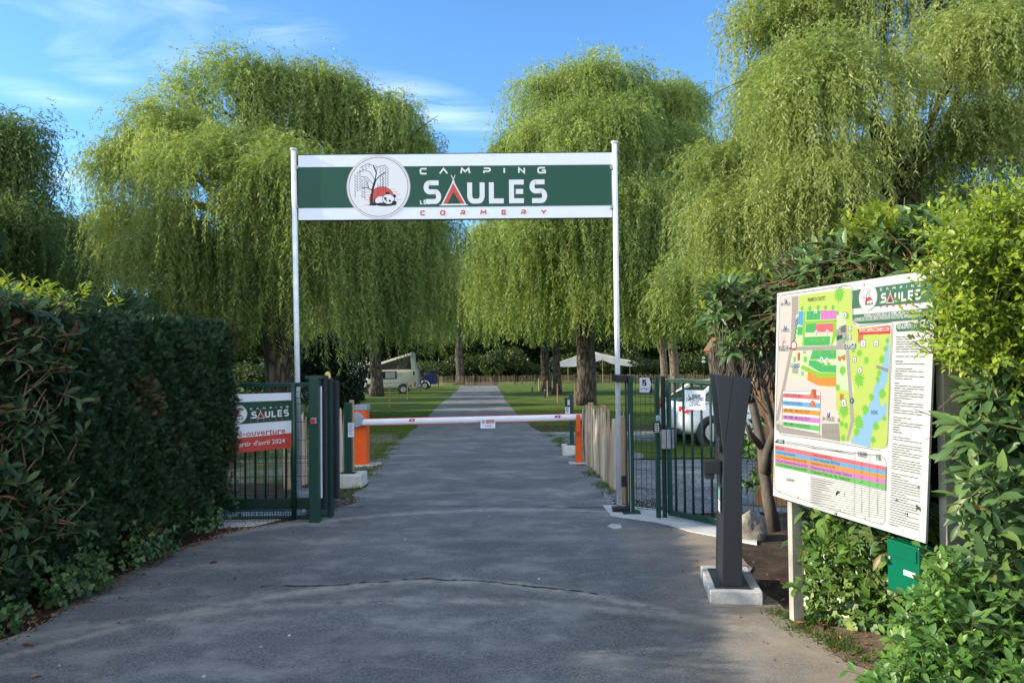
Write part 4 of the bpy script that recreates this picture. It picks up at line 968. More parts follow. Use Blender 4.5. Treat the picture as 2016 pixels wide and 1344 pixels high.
PA([(225, 607), (550, 597), (550, 480), (625, 440), (645, 630), (682, 1150), (640, 1300), (622, 1298), (655, 1150), (618, 628), (225, 634)], gr)
PA([(108, 1170), (440, 1255), (440, 1278), (140, 1238), (112, 1210)], gr); PA([(443, 1170), (570, 1170), (578, 1300), (443, 1275)], (160, 153, 146))
for i in range(12): PS([(450 + i * 10.5, 1175), (451 + i * 10.5, 1215)], .0018, (200, 196, 190)); PS([(450 + i * 10.5, 1240), (451 + i * 10.5, 1272)], .0018, (200, 196, 190))
PA([(310, 420), (555, 405), (555, 428), (312, 440)], lime); PA([(310, 345), (325, 340), (316, 600), (298, 600)], lime)
PA([(300, 738), (430, 798), (550, 796), (550, 830), (425, 832), (285, 765)], lime); PA([(525, 430), (550, 430), (552, 520), (520, 598), (508, 596), (522, 520)], lime)
for p, c, nd in [([(272, 345), (308, 345), (304, 455), (270, 440)], (82, 172, 222), 1), ([(265, 460), (304, 460), (300, 520), (262, 520)], gn, 1), ([(330, 345), (436, 340), (430, 408), (328, 412)], gn, 3), ([(325, 440), (405, 435), (402, 500), (322, 503)], gn, 2), ([(315, 535), (505, 528), (502, 595), (314, 600)], gn, 4), ([(375, 632), (550, 630), (550, 695), (355, 700)], gn, 4), ([(350, 705), (400, 705), (470, 742), (550, 740), (550, 795), (430, 793), (345, 742)], gn, 0), ([(437, 340), (553, 338), (552, 402), (434, 408)], (222, 120, 200), 3), ([(402, 438), (530, 432), (527, 498), (400, 500)], (240, 105, 112), 3), ([(340, 785), (420, 832), (550, 830), (550, 900), (415, 890), (335, 850)], (245, 150, 40), 0)]:
    PA(p, c)
    if nd > 1:
        for i in range(1, nd): u = i / nd; PS([(p[0][0] + (p[1][0] - p[0][0]) * u, p[0][1] + (p[1][1] - p[0][1]) * u), (p[3][0] + (p[2][0] - p[3][0]) * u, p[3][1] + (p[2][1] - p[3][1]) * u)], .0016, tuple(int(x * .75) for x in c))
for a, c in [((490, 832), (490, 895)), ((440, 832), (438, 890))]: PS([a, c], .0016, (190, 110, 30))
PA([(932, 520), (940, 640), (937, 760), (925, 850), (905, 900), (868, 990), (880, 1050), (922, 1010), (916, 1110), (820, 1200), (795, 1348), (655, 1310), (720, 1150), (790, 1040), (830, 900), (868, 800), (905, 690), (920, 560)], (142, 198, 236))
PA([(845, 740), (932, 768), (930, 795), (843, 762)], (150, 148, 150))
rs = random.Random(5)
for (x, y, r) in [(570, 225, 42), (720, 655, 22), (770, 705, 22), (718, 850, 42), (855, 845, 20), (888, 950, 32), (810, 975, 22), (765, 1070, 30), (715, 1160, 42), (840, 1190, 26), (605, 1075, 40), (595, 780, 28), (560, 905, 20), (885, 700, 25), (865, 800, 20), (902, 1130, 18), (590, 1170, 18), (620, 1185, 18), (600, 1275, 20), (560, 360, 14), (525, 318, 14), (470, 318, 14), (415, 320, 14), (355, 325, 14), (298, 325, 12), (322, 700, 18), (370, 560, 13), (410, 560, 13), (455, 556, 13), (430, 645, 15), (520, 648, 15), (495, 735, 14), (452, 738, 14), (630, 380, 16), (615, 560, 16), (925, 560, 16), (912, 620, 18), (675, 630, 16), (700, 1230, 24), (820, 1290, 22)]:
    ctr = pr.P(*A4(x, y)); m = abs(pr.P(*A4(x + r, y))[0] - ctr[0]) / 1.15; pts = []
    for i in range(26): a = 2 * math.pi * i / 26; rr = m * (1.25 if i % 2 else .72) * rs.uniform(.8, 1.15); pts.append((ctr[0] + rr * math.cos(a), ctr[1] + rr * math.sin(a)))
    pr.poly(pts, (124, 208, 56) if r > 16 else (110, 200, 70))
for i in range(12): c = pr.P(*A4(262 - i * 2.2 + (i % 2) * 6, 385 + i * 17)); pr.disc(c, .008, (70, 160, 70), n=10)
PA([(265, 650), (285, 648), (283, 705), (264, 708)], (196, 110, 70)); PA([(235, 680), (252, 678), (250, 720), (235, 722)], gr); PA([(228, 740), (270, 745), (270, 805), (225, 800)], gr)
PA([(583, 455), (620, 445), (618, 500), (582, 502)], (120, 115, 112)); PA([(552, 530), (592, 515), (595, 545), (552, 560)], (30, 105, 70))
PA([(560, 670), (580, 680), (615, 660), (618, 700), (600, 710), (592, 690), (580, 715), (562, 705)], (206, 122, 74)); PA([(710, 515), (748, 512), (745, 560), (708, 575)], (206, 122, 74)); PA([(577, 950), (605, 955), (603, 985), (575, 998)], (206, 122, 74))
PA([(705, 478), (930, 450), (946, 455), (947, 510), (735, 519), (712, 516)], (222, 54, 30)); pr.text(A4(718, 502), A4(938, 490), 'WWW.CAMPINGCORMERY.COM', .021, WH)
PA([(606, 583), (699, 579), (698, 626), (608, 630)], WH); PA([(609, 586), (697, 582), (696, 623), (610, 627)], (40, 92, 74)); pr.text(A4(616, 611), A4(692, 606), 'SNACK', .035, WH); pr.text(A4(620, 623), A4(690, 618), 'DU CAMPING', .009, WH)
PA([(129, 600), (197, 599), (197, 636), (129, 637)], (70, 92, 84)); pr.text(A4(134, 631), A4(192, 629), 'ENTREE', .036, WH); PA([(204, 608), (222, 619), (205, 630)], (70, 92, 84))
c = pr.P(*A4(238, 597)); pr.disc(c, .030, (214, 50, 44)); pr.disc(c, .021, WH); PA([(230, 615), (247, 615), (238, 636)], (214, 50, 44)); c = pr.P(*A4(164, 582)); pr.disc(c, .015, (222, 80, 60)); pr.disc((c[0] + .004, c[1] - .003), .008, WH); pr.stroke([(c[0] - .008, c[1] + .015), (c[0] - .012, c[1] + .05)], .003, (230, 150, 140)); pr.stroke([(c[0] + .006, c[1] + .015), (c[0] + .012, c[1] + .055)], .003, (230, 150, 140))
for (x, y, s1) in [(180, 271, 1), (175, 468, 1), (493, 1107, 1.1)]:
    PA([(x - 9 * s1, y - 16 * s1), (x + 9 * s1, y - 16 * s1), (x + 9 * s1, y + 16 * s1), (x - 9 * s1, y + 16 * s1)], (50, 70, 150)); pr.text(A4(x - 5, y + 10), A4(x + 6, y + 10), 'P', .034, WH)
pr.text(A4(142, 307), A4(212, 302), '50+1 PLACES', .020, (80, 80, 86)); pr.text(A4(145, 500), A4(205, 497), '2 PLACES', .020, (80, 80, 86)); pr.text(A4(446, 1147), A4(536, 1154), '16+1 PLACES', .024, (80, 80, 86))
pr.text(A4(340, 276), A4(470, 262), 'PRAIRIE DU CROTET', .022, (70, 90, 60)); pr.text(A4(806, 1102), A4(856, 1104), 'INDRE', .022, (60, 110, 180))
for (x, y, wv, hv) in [(613, 373, 14, 21), (652, 478, 12, 18), (651, 536, 12, 18), (747, 583, 20, 27), (843, 581, 16, 22), (685, 701, 14, 20), (722, 779, 16, 22), (604, 1020, 17, 29), (318, 640, 9, 16), (222, 744, 9, 14), (302, 800, 10, 14), (580, 467, 8, 12), (558, 510, 8, 14), (608, 535, 9, 12), (568, 1145, 7, 13)]:
    PA([(x - wv, y - hv), (x + wv, y - hv), (x + wv, y + hv), (x - wv, y + hv)], (70, 80, 100)); PA([(x - wv + 3, y - hv + 3), (x + wv - 3, y - hv + 3), (x + wv - 3, y + hv - 3), (x - wv + 3, y + hv - 3)], (246, 246, 248))
    PS([(x + 1, y - hv * .4), (x - 1, y + hv * .4)], .006, (60, 75, 120)); PS([(x - wv * .4, y + hv * .5), (x + wv * .4, y + hv * .5)], .003, (90, 90, 100))
for (x, y) in [(398, 350), (403, 500), (483, 498), (442, 695), (482, 702), (263, 385)]:
    c = pr.P(*A4(x, y)); pr.disc(c, .012, WH); pr.disc((c[0], c[1] - .002), .005, (70, 90, 160)); PS([(x, y + 8), (x, y + 26)], .003, (80, 90, 120))
for (x, y) in [(260, 430), (248, 745), (270, 745)]: PA([(x - 9, y - 14), (x + 9, y - 14), (x + 9, y + 14), (x - 9, y + 14)], (50, 90, 175)); PS([(x, y - 8), (x, y + 8)], .006, WH)
c = pr.P(*A4(665, 1002)); pr.disc(c, .016, (70, 100, 140)); PS([(665, 992), (665, 1010)], .004, WH)
# key
PA([(162, 928), (428, 935), (436, 945), (427, 1238), (418, 1246), (158, 1197), (152, 1188), (156, 935)], (110, 110, 112)); PA([(164, 931), (427, 938), (433, 947), (424, 1236), (417, 1242), (160, 1194), (155, 1187), (159, 937)], (246, 246, 244))
key = [(950, 978, 962, 996, (242, 116, 122), 'TENTES EQUIPEES MULTI'), (1003, 1035, 1020, 1058, (104, 180, 232), 'TENTES CYCLOTOURISTES'), (1056, 1090, 1076, 1113, (246, 160, 52), 'EMPLACEMENT 100M2 6A/ELECTRICITE'), (1106, 1139, 1130, 1169, (218, 130, 206), 'EMPLACEMENT 80M2 6A/ELECTRICITE'), (1156, 1188, 1186, 1228, (116, 204, 110), 'EMPLACEMENT SANS ELECTRICITE')]
for a, b2, c, d, col, tx in key:
    PA([(158, a), (431, c), (429, d), (157, b2)], col); e = 300 if len(tx) < 25 else 355
    pr.text(A4(168, b2 - 9), A4(e, (b2 - 9) + (d - b2) * (e - 168) / 270), tx, .019, tuple(int(x * .42) for x in col))
PA([(348, 980), (372, 918), (402, 920), (408, 985)], (190, 98, 56)); PA([(348, 980), (372, 918), (388, 986)], (222, 130, 84)); PA([(355, 1045), (362, 1008), (376, 996), (392, 1010), (402, 1046)], (204, 112, 66)); PA([(362, 1040), (366, 1012), (376, 1000), (382, 1042)], (226, 136, 90))
# frame lines
def rl(pts, f=A4, wd=.0025, col=(120, 122, 124), close=False): pr.stroke([pr.P(*f(*p)) for p in pts], wd, col, close)
rl([(137, 1150), (118, 1190), (122, 1225), (145, 1250), (440, 1292), (880, 1368)]); rl([(134, 270), (138, 240), (155, 226), (640, 155), (662, 162), (668, 185), (676, 420), (690, 445), (715, 455), (945, 425), (962, 432), (966, 455), (925, 1345)])
rl([(134, 270), (110, 1000), (105, 1190), (112, 1225)])
# header
PA([(670, 193), (735, 183), (735, 318), (668, 326)], (72, 128, 98)); PA([(735, 183), (1275, 108), (1272, 272), (735, 318)], (72, 128, 98))
PA([(668, 372), (1268, 316), (1264, 398), (760, 436), (715, 438), (690, 428), (672, 405)], (72, 128, 98))
P0, P1 = Vector(pr.P(*A4(783, 243))), Vector(pr.P(*A4(946, 292))); d0 = complex(*(P1 - P0)); L0 = complex(990 - 548, -(405 - 297)); zc = d0 / L0
zc = zc / abs(zc) * (abs(d0) / abs(L0))
# keep the artwork upright on the board, only its size comes from the photo
zc = complex(abs(zc), 0.0)
mb = lambda x, y: (P0.x + (complex(x - 548, -(y - 297)) * zc).real, P0.y + (complex(x - 548, -(y - 297)) * zc).imag)
logo(pr, mb, k=abs(zc), colW=(246, 246, 244), RED=(226, 62, 40), detail=True)
pr.text(A4(755, 390), A4(1180, 353), "HORAIRE D'OUVERTURE ET DE FERMETURE DU PORTAIL 8H-20H", .020, (246, 246, 244)); pr.text(A4(685, 421), A4(1225, 382), "HORAIRE DE L'ACCUEIL 08H30-19H30 SINON VOUS POUVEZ APPELER AU 06.46.30.98.43", .020, (246, 246, 244))
PA([(992, 447), (1000, 441), (1230, 412), (1236, 420), (1232, 474), (1222, 480), (1000, 494), (991, 485)], (72, 128, 98)); pr.text(A4(1000, 475), A4(1228, 458), 'REGLEMENT INTERIEUR', .032, WH)
# rules text: lines of the column, too small to read
rs = random.Random(9); v0 = pr.P(1765, 663); v1 = pr.P(1752, 1035)
ww = pr.P(1822, 700)[0] - pr.P(1764, 700)[0]; nl = 78; sk = 0
for i in range(nl):
    if sk: sk -= 1; continue
    u = i / nl; x0 = v0[0] + (v1[0] - v0[0]) * u; yv = v0[1] + (v1[1] - v0[1]) * u
    head = rs.random() < .12
    L = ww * (rs.uniform(.2, .35) if head else rs.choice([1, 1, 1, .95, .6])); x = x0
    while x < x0 + L - .01:
        e = min(x + rs.uniform(.02, .06), x0 + L); pr.stroke([(x, yv), (e, yv)], .0042 if head else .0034, (120, 122, 126)); x = e + .006
    if rs.random() < .12: sk = 1
# price table
PB = lambda pts, col: pr.pp([B4(*p) for p in pts], col)
PB([(90, 98), (105, 82), (150, 86), (150, 112), (90, 103)], (72, 100, 92)); pr.text(B4(106, 101), B4(142, 107), 'TARIFS', .024, WH)
rows_ = [((118, 150), (262, 294), (242, 116, 122)), ((148, 178), (290, 322), (104, 180, 232)), ((176, 205), (318, 352), (246, 160, 52)), ((203, 232), (348, 385), (218, 130, 206)), ((230, 256), (380, 418), (116, 204, 110))]
tx = ['Locatif 2 pers/nuit', '1 ou 2 pers Cyclistes, Tente & Vélo', '1 ou 2 pers Emplacement Electricité 6A 80m²', '1 ou 2 pers Emplacement Electricité 6A 100m²', '1 ou 2 pers Emplacement Sans Electricité 80m²']
tx2 = ['2 Tentes Cotons 400 Pièces', '1 Tente Cyclotouriste 400 Pièces', 'Emplacement pour Tente, Van, Vélo', 'Emplacement Tente, Van, Vélo, Caravane, Camping-car', 'Emplacement Tente, Van, Vélo, Camping-car']
for i, ((a, b2), (c, d), col) in enumerate(rows_):
    PB([(91, a + 1), (825, c), (824, d), (91, b2 + 1)], col); dk = tuple(int(x * .4) for x in col); yl = lambda x: b2 - 8 + (d - b2) * (x - 85) / 740
    e = (150, 222, 305, 308, 305)[i]; pr.text(B4(96, yl(96)), B4(e, yl(e)), tx[i], .018, dk); e = (470, 520, 490, 600, 590)[i]; pr.text(B4(332, yl(332)), B4(e, yl(e)), tx2[i], .018, dk)
    pr.text(B4(660, yl(660) - 2), B4(670, yl(670) - 2), str((43, 12, 18, 21, 14)[i]), .016, dk); pr.text(B4(764, yl(764) - 2), B4(775, yl(775) - 2), str((53, 15, 21, 25, 17)[i]), .016, dk)
pr.text(B4(638, 180), B4(700, 190), '01/05-30/06', .018, (70, 72, 76)); pr.text(B4(638, 197), B4(700, 205), '01/09-02/11', .018, (70, 72, 76)); pr.text(B4(758, 202), B4(790, 206), '01/07', .018, (70, 72, 76)); pr.text(B4(758, 219), B4(790, 224), '31/08', .018, (70, 72, 76))
pr.text(B4(165, 352), B4(218, 362), 'Suppléments', .018, (90, 92, 96))
yt = lambda x, o: 262 + (418 - 262) * (x - 85) / 740 + o
for i in range(14):
    o = 14 + i * 15.5; o2 = 4 + i * 14.2
    rl([(328, yt(328, o)), (820, yt(820, o2))], B4, .0016, (150, 152, 154))
    if i < 11: e = 328 + rs.uniform(60, 165); PS([(332, yt(332, o + 9)), (e, yt(e, o + 9))], .004, (170, 168, 165), B4); PS([(660, yt(660, o + 6)), (664, yt(664, o + 6))], .006, (110, 112, 116), B4); PS([(766, yt(766, o + 6)), (770, yt(770, o + 6))], .006, (110, 112, 116), B4)
for x0, y0_, x1, y1_ in [(328, 150, 325, 505), (619, 160, 613, 588), (717, 180, 712, 620)]: rl([(x0, y0_), (x1, y1_)], B4, .002, (110, 112, 116))
rl([(86, 256), (86, 385), (95, 412), (125, 435), (780, 640), (805, 638), (818, 610), (826, 240), (812, 205), (790, 190), (330, 140)], B4, .0022)
for i in range(2): rl([(160, 96 + i * 10), (610, 172 + i * 10)], B4, .003, (150, 152, 154))
PMK = .44
pr.build('printed_map', t)
for p in [A4(120, 225), A4(375, 190), A4(570, 172), A4(752, 150), B4(118, 425), B4(240, 465), B4(518, 553), B4(682, 605)]:
    q = pr.W(pr.P(*p), .003); MB().obox(q, hd * .005, nn * .003, (0, 0, .005)).build('screw', M['alu'], t)
BOARD = pr
# mailbox
t = thing('mailbox', 'green metal mailbox with white name plate under the right end of the map board', 'mailbox', at(1780, 1165, 3.6))
mo = at(1745, 1060, 3.78); 
def mbx(px, py, off):   # point on mailbox front plane
    d = ray(px, py); o = mo + nn * off; e = Vector((0, 0, EYE)); return e + d * ((o - e).dot(nn) / d.dot(nn))
f4 = [mbx(1746, 1059, 0), mbx(1809, 1076, 0), mbx(1809, 1170, 0), mbx(1746, 1157, 0)]
zt, zb_ = f4[0].z, f4[3].z; f4[1].z = zt; f4[2].z = zb_; L_ = f4[1] - f4[0]; L_.z = 0
f4 = [f4[0], f4[0] + L_, f4[0] + L_ - Vector((0, 0, zt - zb_)), f4[0] - Vector((0, 0, zt - zb_))]
b = MB(); b.prism(f4, -nn * .085); b.build('box', M['mailgreen'], t, bevel=.004)
hn = -nn
u1 = L_.normalized(); w_ = L_.length; hh = zt - zb_
c = f4[0] + u1 * w_ / 2 - Vector((0, 0, .045)); b = MB(); b.obox(c + nn * .004, u1 * (w_ / 2 - .012), nn * .003, (0, 0, .030)); b.build('flap', M['mailgreen'], t, bevel=.002)
c = f4[0] + u1 * w_ * .72 - Vector((0, 0, hh * .55)); b = MB(); b.obox(c + nn * .003, u1 * w_ * .18, nn * .002, (0, 0, .012)); b.build('name_plate', M['white'], t)
c = f4[0] + u1 * .022 - Vector((0, 0, hh * .36)); b = MB(); b.obox(c + nn * .005, u1 * .007, nn * .004, (0, 0, .007)); b.build('lock', M['alu'], t, bevel=.002)

# ================================================================== CAR, VAN, CART
def wheel(parent, c, r, wd, side=-1):
    c = Vector(c)
    w_ = MB().lathe((c.x, c.y, c.z), [(r * .62, -wd / 2), (r * .93, -wd / 2), (r, -wd / 2 + .02), (r, wd / 2 - .02), (r * .93, wd / 2), (r * .62, wd / 2)], 26, 'y').build('wheel', M['rubber'], parent, smooth=False, bevel=.006)
    b = MB(); yy = c.y + side * (wd / 2 + .002); b.lathe((c.x, yy, c.z), [(r * .60, -.004), (r * .64, 0), (r * .60, .004)], 26, 'y'); b.lathe((c.x, yy, c.z), [(r * .16, -.012), (r * .16, .01)], 12, 'y')
    for i in range(5):
        a = 2 * math.pi * i / 5 + .3; d = Vector((math.cos(a), 0, math.sin(a))); n_ = Vector((-d.z, 0, d.x)); b.obox(Vector((c.x, yy, c.z)) + d * r * .36, d * r * .26, n_ * r * .065, (0, .006, 0))
    b.build('rim', M['rim'], w_)
    return w_
def loft(st, nseg=18):
    """st: stations (x, half width, z0, z1, squareness) -> MB along x"""
    vs = []; fs = []
    for (x, hw, z0, z1, p, tumble) in st:
        for k in range(nseg):
            a = 2 * math.pi * (k + .5) / nseg; c, s_ = math.cos(a), math.sin(a)
            yy = hw * math.copysign(abs(c) ** p, c); zz = math.copysign(abs(s_) ** p, s_)
            z = (z0 + z1) / 2 + (z1 - z0) / 2 * zz; yy *= 1 - tumble * max(0, zz)
            vs.append((x, yy, z))
    n = len(st)
    for i in range(n - 1):
        for k in range(nseg): k2 = (k + 1) % nseg; fs.append((i * nseg + k, i * nseg + k2, (i + 1) * nseg + k2, (i + 1) * nseg + k))
    fs.append(tuple(range(nseg))[::-1]); fs.append(tuple((n - 1) * nseg + k for k in range(nseg)))
    return vs, fs
def place(o, loc, rz):
    o.location = loc; o.rotation_euler = (0, 0, rz)
# white car: rear to the left, side towards the camera
CW = G(1403, 881); cy = CW.y
t = thing('parked_car', 'white hatchback parked behind the pedestrian gate, its rear end to the left', 'car')
HWD = .87
st1 = [(-.02, .60, .42, .62, .6, 0), (.03, .76, .30, .98, .5, .02), (.16, .84, .24, 1.02, .42, .03), (.5, HWD, .22, 1.03, .36, .04), (1.2, HWD, .20, 1.01, .34, .04), (2.4, HWD, .20, .99, .34, .04), (3.1, HWD, .20, .96, .36, .05), (3.8, .82, .22, .84, .42, .05), (4.10, .70, .28, .74, .5, .04), (4.17, .5, .34, .62, .6, 0)]
v, f = loft(st1, 24); b = MB().add(v, f); o = b.build('body', M['carwhite'], t, smooth=True); ss = o.modifiers.new('s', 'SUBSURF'); ss.levels = 1; ss.render_levels = 1
st2 = [(.10, .66, .90, 1.02, .5, .06), (.42, .73, .90, 1.24, .42, .16), (.95, .75, .90, 1.44, .38, .2), (1.6, .76, .90, 1.48, .36, .22), (2.3, .75, .90, 1.43, .38, .22), (2.75, .74, .92, 1.25, .42, .14), (3.15, .70, .90, .97, .5, .02)]
v, f = loft(st2, 24); o = MB().add(v, f).build('greenhouse', M['glass'], t, smooth=True); ss = o.modifiers.new('s', 'SUBSURF'); ss.levels = 1; ss.render_levels = 1
st3 = [(.80, .60, 1.385, 1.42, .5, .1), (.95, .62, 1.42, 1.47, .4, .1), (1.6, .62, 1.465, 1.515, .4, .1), (2.3, .60, 1.42, 1.47, .4, .1), (2.45, .56, 1.37, 1.40, .5, .1)]
v, f = loft(st3, 24); o = MB().add(v, f).build('roof', M['carwhite'], t, smooth=True)
for sy in (-1, 1):
    b = MB()
    for (x0, z0, x1, z1, wv) in ((.25, .97, .85, 1.40, .055), (1.15, .98, 1.12, 1.43, .03), (2.1, .98, 2.0, 1.42, .03), (3.0, .95, 2.35, 1.40, .035), (.85, 1.42, 2.35, 1.41, .03), (.25, 1.0, 3.0, .985, .02)):
        f1 = lambda z: sy * (.795 - .20 * max(0, (z - 1.0)) / .55)
        b.tube([(x0, f1(z0), z0), ((x0 + x1) / 2, f1((z0 + z1) / 2), (z0 + z1) / 2), (x1, f1(z1), z1)], wv, 6)
    b.build('window_frame', M['carwhite'], t)
    # wheel-arch, tail light
    for wx in (.72, 3.28):
        b = MB(); b.lathe((wx, sy * .80, .31), [(.385, -.085 if sy < 0 else -.06), (.40, -.083 if sy < 0 else -.0), (.40, .06 if sy < 0 else .083), (.385, .085)], 26, 'y'); b.build('wheel_arch', M['black'], t)
        wheel(t, (wx, sy * .785, .32), .32, .20, sy)
    b = MB(); b.prism([(.02, sy * .60, .90), (.06, sy * .80, .93), (.42, sy * .875, .97), (.40, sy * .87, .88), (.08, sy * .82, .77), (.02, sy * .62, .80)], (-.02, sy * .012, 0)); b.build('tail_light', M['red'], t, bevel=.006)
    b = MB(); b.obox((2.35, sy * .93, 1.05), (.07, 0, 0), (0, .07, 0), (0, 0, .06)); b.build('mirror', M['carwhite'], t, bevel=.02)
    for x in (1.12, 2.15): MB().tube([(x, sy * .868, .35), (x + .01, sy * .872, .92)], .004, 4).build('door_gap', M['black'], t)
b = MB(); b.box(-.03, .10, -.62, .62, .26, .40); b.build('lower_bumper', M['black'], t, bevel=.03)
b = MB(); b.box(-.035, -.015, -.26, .26, .60, .71); b.build('number_plate', M['white'], t, bevel=.004)
place(t, (CW.x - .72, cy + .86, gz(cy)), R_(9)); t.scale = (.93, .93, .93)
# camper van
VB = G(795, 775); vy = VB.y; vs_ = sc(vy)
t = thing('camper_van', 'cream camper van with a raised pop-top roof, parked beside a tree on the left lawn', 'van')
# local x along the van, rear at x=0 (right in the photo), front to -x
Lv = 4.4; hv = (775 - 726) / vs_
def vx(px): return (px - 822) / vs_
vst = [(vx(822) , .70, .38, hv - .12, .4, .02), (vx(820), .86, .32, hv - .03, .3, .04), (vx(815), .90, .30, hv, .26, .06), (-2.0, .90, .30, hv, .26, .08), (-3.1, .90, .30, hv, .28, .1), (-3.6, .88, .30, hv - .25, .32, .12), (-4.1, .85, .32, 1.0, .36, .05), (-4.5, .78, .36, .82, .45, .02)]
v, f = loft(vst, 24); o = MB().add(v, f).build('body', M['vanpaint'], t, smooth=True)
m_ = o.modifiers.new('es', 'EDGE_SPLIT'); m_.split_angle = R_(40)
def vwin(x0, x1, z0, z1, name='window', mat='glass', y=-.905, th=.02):
    b = MB(); b.box(x0, x1, y, y + th, z0, z1); return b.build(name, M[mat], t, bevel=min(.05, (z1 - z0) * .2))
zz = lambda py: (775 - py) / vs_
vwin(vx(752), vx(781), zz(745.5), zz(730)); vwin(vx(813), vx(816), zz(738), zz(730), 'air_vent', 'black')
w2 = vwin(vx(759), vx(778), zz(744), zz(731.5), 'curtain', 'alu', -.912, .004)
vwin(-3.75, -2.95, 1.15, hv - .35, 'cab_window')
vwin(vx(745), vx(784), zz(764.5), zz(763), 'side_moulding', 'black', -.915); vwin(vx(815), vx(818.5), zz(760.5), zz(752), 'tail_light', 'red', -.912); vwin(vx(806.5), vx(810), zz(761), zz(757.5), 'fuel_flap', 'black', -.912)
vwin(vx(745), vx(806), zz(753.6), zz(752.8), 'side_crease', 'greyplastic', -.912)
for wx in (vx(794), vx(794) - 2.45):
    for sy in (-1, 1): wheel(t, (wx, sy * .835, .33), .33, .2, sy)
    b = MB(); b.lathe((wx, -.87, .36), [(.42, -.040), (.43, -.036), (.43, .04)], 24, 'y'); b.build('wheel_arch', M['black'], t)
# pop top: hinged at the front, raised at the rear
xh, xr_ = -3.6, vx(818); zr = zz(697.5)
b = MB(); zf2 = hv + .10
for sy in (-1, 1): pass
b.add([(xh, -.82, zf2), (xr_ - .1, -.82, zr), (xr_ - .1, .82, zr), (xh, .82, zf2), (xh, -.72, zf2 + .17), (xr_ - .25, -.72, zr + .16), (xr_ - .25, .72, zr + .16), (xh, .72, zf2 + .17)], [(0, 1, 2, 3), (4, 7, 6, 5), (0, 4, 5, 1), (1, 5, 6, 2), (2, 6, 7, 3), (3, 7, 4, 0)])
b.build('pop_top_roof', M['vanpaint'], t, bevel=.05)
b = MB(); b.add([(xh, -.76, hv), (xr_ - .32, -.76, hv), (xr_ - .40, -.76, zr - .03), (xh, -.76, zf2), (xh, .76, hv), (xr_ - .32, .76, hv), (xr_ - .40, .76, zr - .03), (xh, .76, zf2)], [(0, 1, 2, 3), (4, 7, 6, 5), (1, 5, 6, 2), (0, 3, 7, 4), (0, 4, 5, 1), (3, 2, 6, 7)]); cvs = b.build('roof_canvas', M['canvas_dark'], t)
b = MB(); b.prism([(vx(798), -.775, hv + .06), (vx(809), -.775, hv + .06), (vx(807), -.775, zz(713)), (vx(803), -.775, zz(715))], (0, .01, 0)); b.build('canvas_window', M['black'], cvs)
b = MB(); b.add([(xr_ - .33, -.78, hv - .02), (xr_ - .02, -.78, hv - .02), (xr_ - .18, -.78, zr), (xr_ - .42, -.78, zr), (xr_ - .33, .78, hv - .02), (xr_ - .02, .78, hv - .02), (xr_ - .18, .78, zr), (xr_ - .42, .78, zr)], [(0, 1, 2, 3), (4, 7, 6, 5), (0, 4, 5, 1), (1, 5, 6, 2), (2, 6, 7, 3), (3, 7, 4, 0)]); b.build('rear_support', M['vanpaint'], t)
b = MB(); b.box(.05, .14, -.8, .8, .36, .5); b.build('rear_bumper', M['greyplastic'], t, bevel=.02)
b = MB()
for sy in (-.5, 0, .5): b.tube([(.05, sy, hv - .2), (.35, sy, hv - .35), (.42, sy, .75), (.08, sy, .7)], .018, 6)
for z in (.8, 1.2, 1.5): b.tube([(.40, -.5, z), (.40, .5, z)], .018, 6)
b.build('cycle_rack', M['navy'], t)
place(t, (VB.x - vx(795) , vy + .8, gz(vy)), R_(2))
# cart with dark blue cover
q = G(843, 766); t = thing('trailer', 'dark blue covered trailer with a pale mudguard, just behind the camper van', 'trailer'); s_ = 1 / sc(q.y)
b = MB(); b.prism([(-.9, -.5, .45), (.75, -.5, .45), (.65, -.5, 1.2), (.2, -.5, 1.45), (-.3, -.5, 1.35), (-.55, -.5, .95), (-.95, -.5, .8)], (0, 1.0, 0)); b.build('body', M['blue'], t, bevel=.06)
b = MB(); b.prism([(-.15, -.35, 1.5), (.25, -.35, 1.72), (.65, -.35, 1.70), (.85, -.35, 1.5), (.5, -.35, 1.42)], (0, .7, 0)); b.build('hood', M['black'], t, bevel=.04)
b = MB(); b.tube([(.80, -.4, .5), (.86, -.4, 1.75)], .02, 6).tube([(.80, .4, .5), (.86, .4, 1.75)], .02, 6).tube([(-.95, -.4, .6), (-1.5, -.4, .65)], .03, 6).tube([(-.95, -.4, .95), (-1.5, -.4, 1.0)], .02, 6); b.build('frame', M['black'], t)
for sy in (-1, 1): wheel(t, (-.25, sy * .58, .32), .32, .14, sy)
b = MB(); b.tube([(-.25 + .42 * math.cos(a), -.60, .32 + .42 * math.sin(a)) for a in [math.pi * i / 14 for i in range(15)]], .035, 6); b.build('mudguard', M['white'], t)
place(t, (q.x, q.y + .6, gz(q.y)), R_(-4))
# white trailer behind the tree trunk
q = at(738, 775, 62); q.z = gz(62); t = thing('caravan', 'white caravan roof showing behind the dark tree trunk, left of the camper van', 'caravan', q)
b = MB(); z1 = at(738, 713, 62).z; b.prism([(q.x - 2.2, q.y, q.z + .4), (q.x + 1.6, q.y, q.z + .4), (q.x + 1.8, q.y, z1 - .5), (q.x + 1.5, q.y, z1), (q.x - 2.0, q.y, z1), (q.x - 2.3, q.y, z1 - .6)], (0, 2.0, 0)); b.build('body', M['white'], t, bevel=.08)
b = MB(); b.box(q.x - 1.5, q.x - .6, q.y - .01, q.y + .02, z1 - 1.1, z1 - .6); b.build('window', M['glass'], t, bevel=.02)
b = MB(); b.lathe((q.x, q.y + .2, q.z + .3), [(.2, -.08), (.3, -.08), (.3, .08), (.2, .08)], 18, 'y'); b.build('wheel', M['rubber'], t)

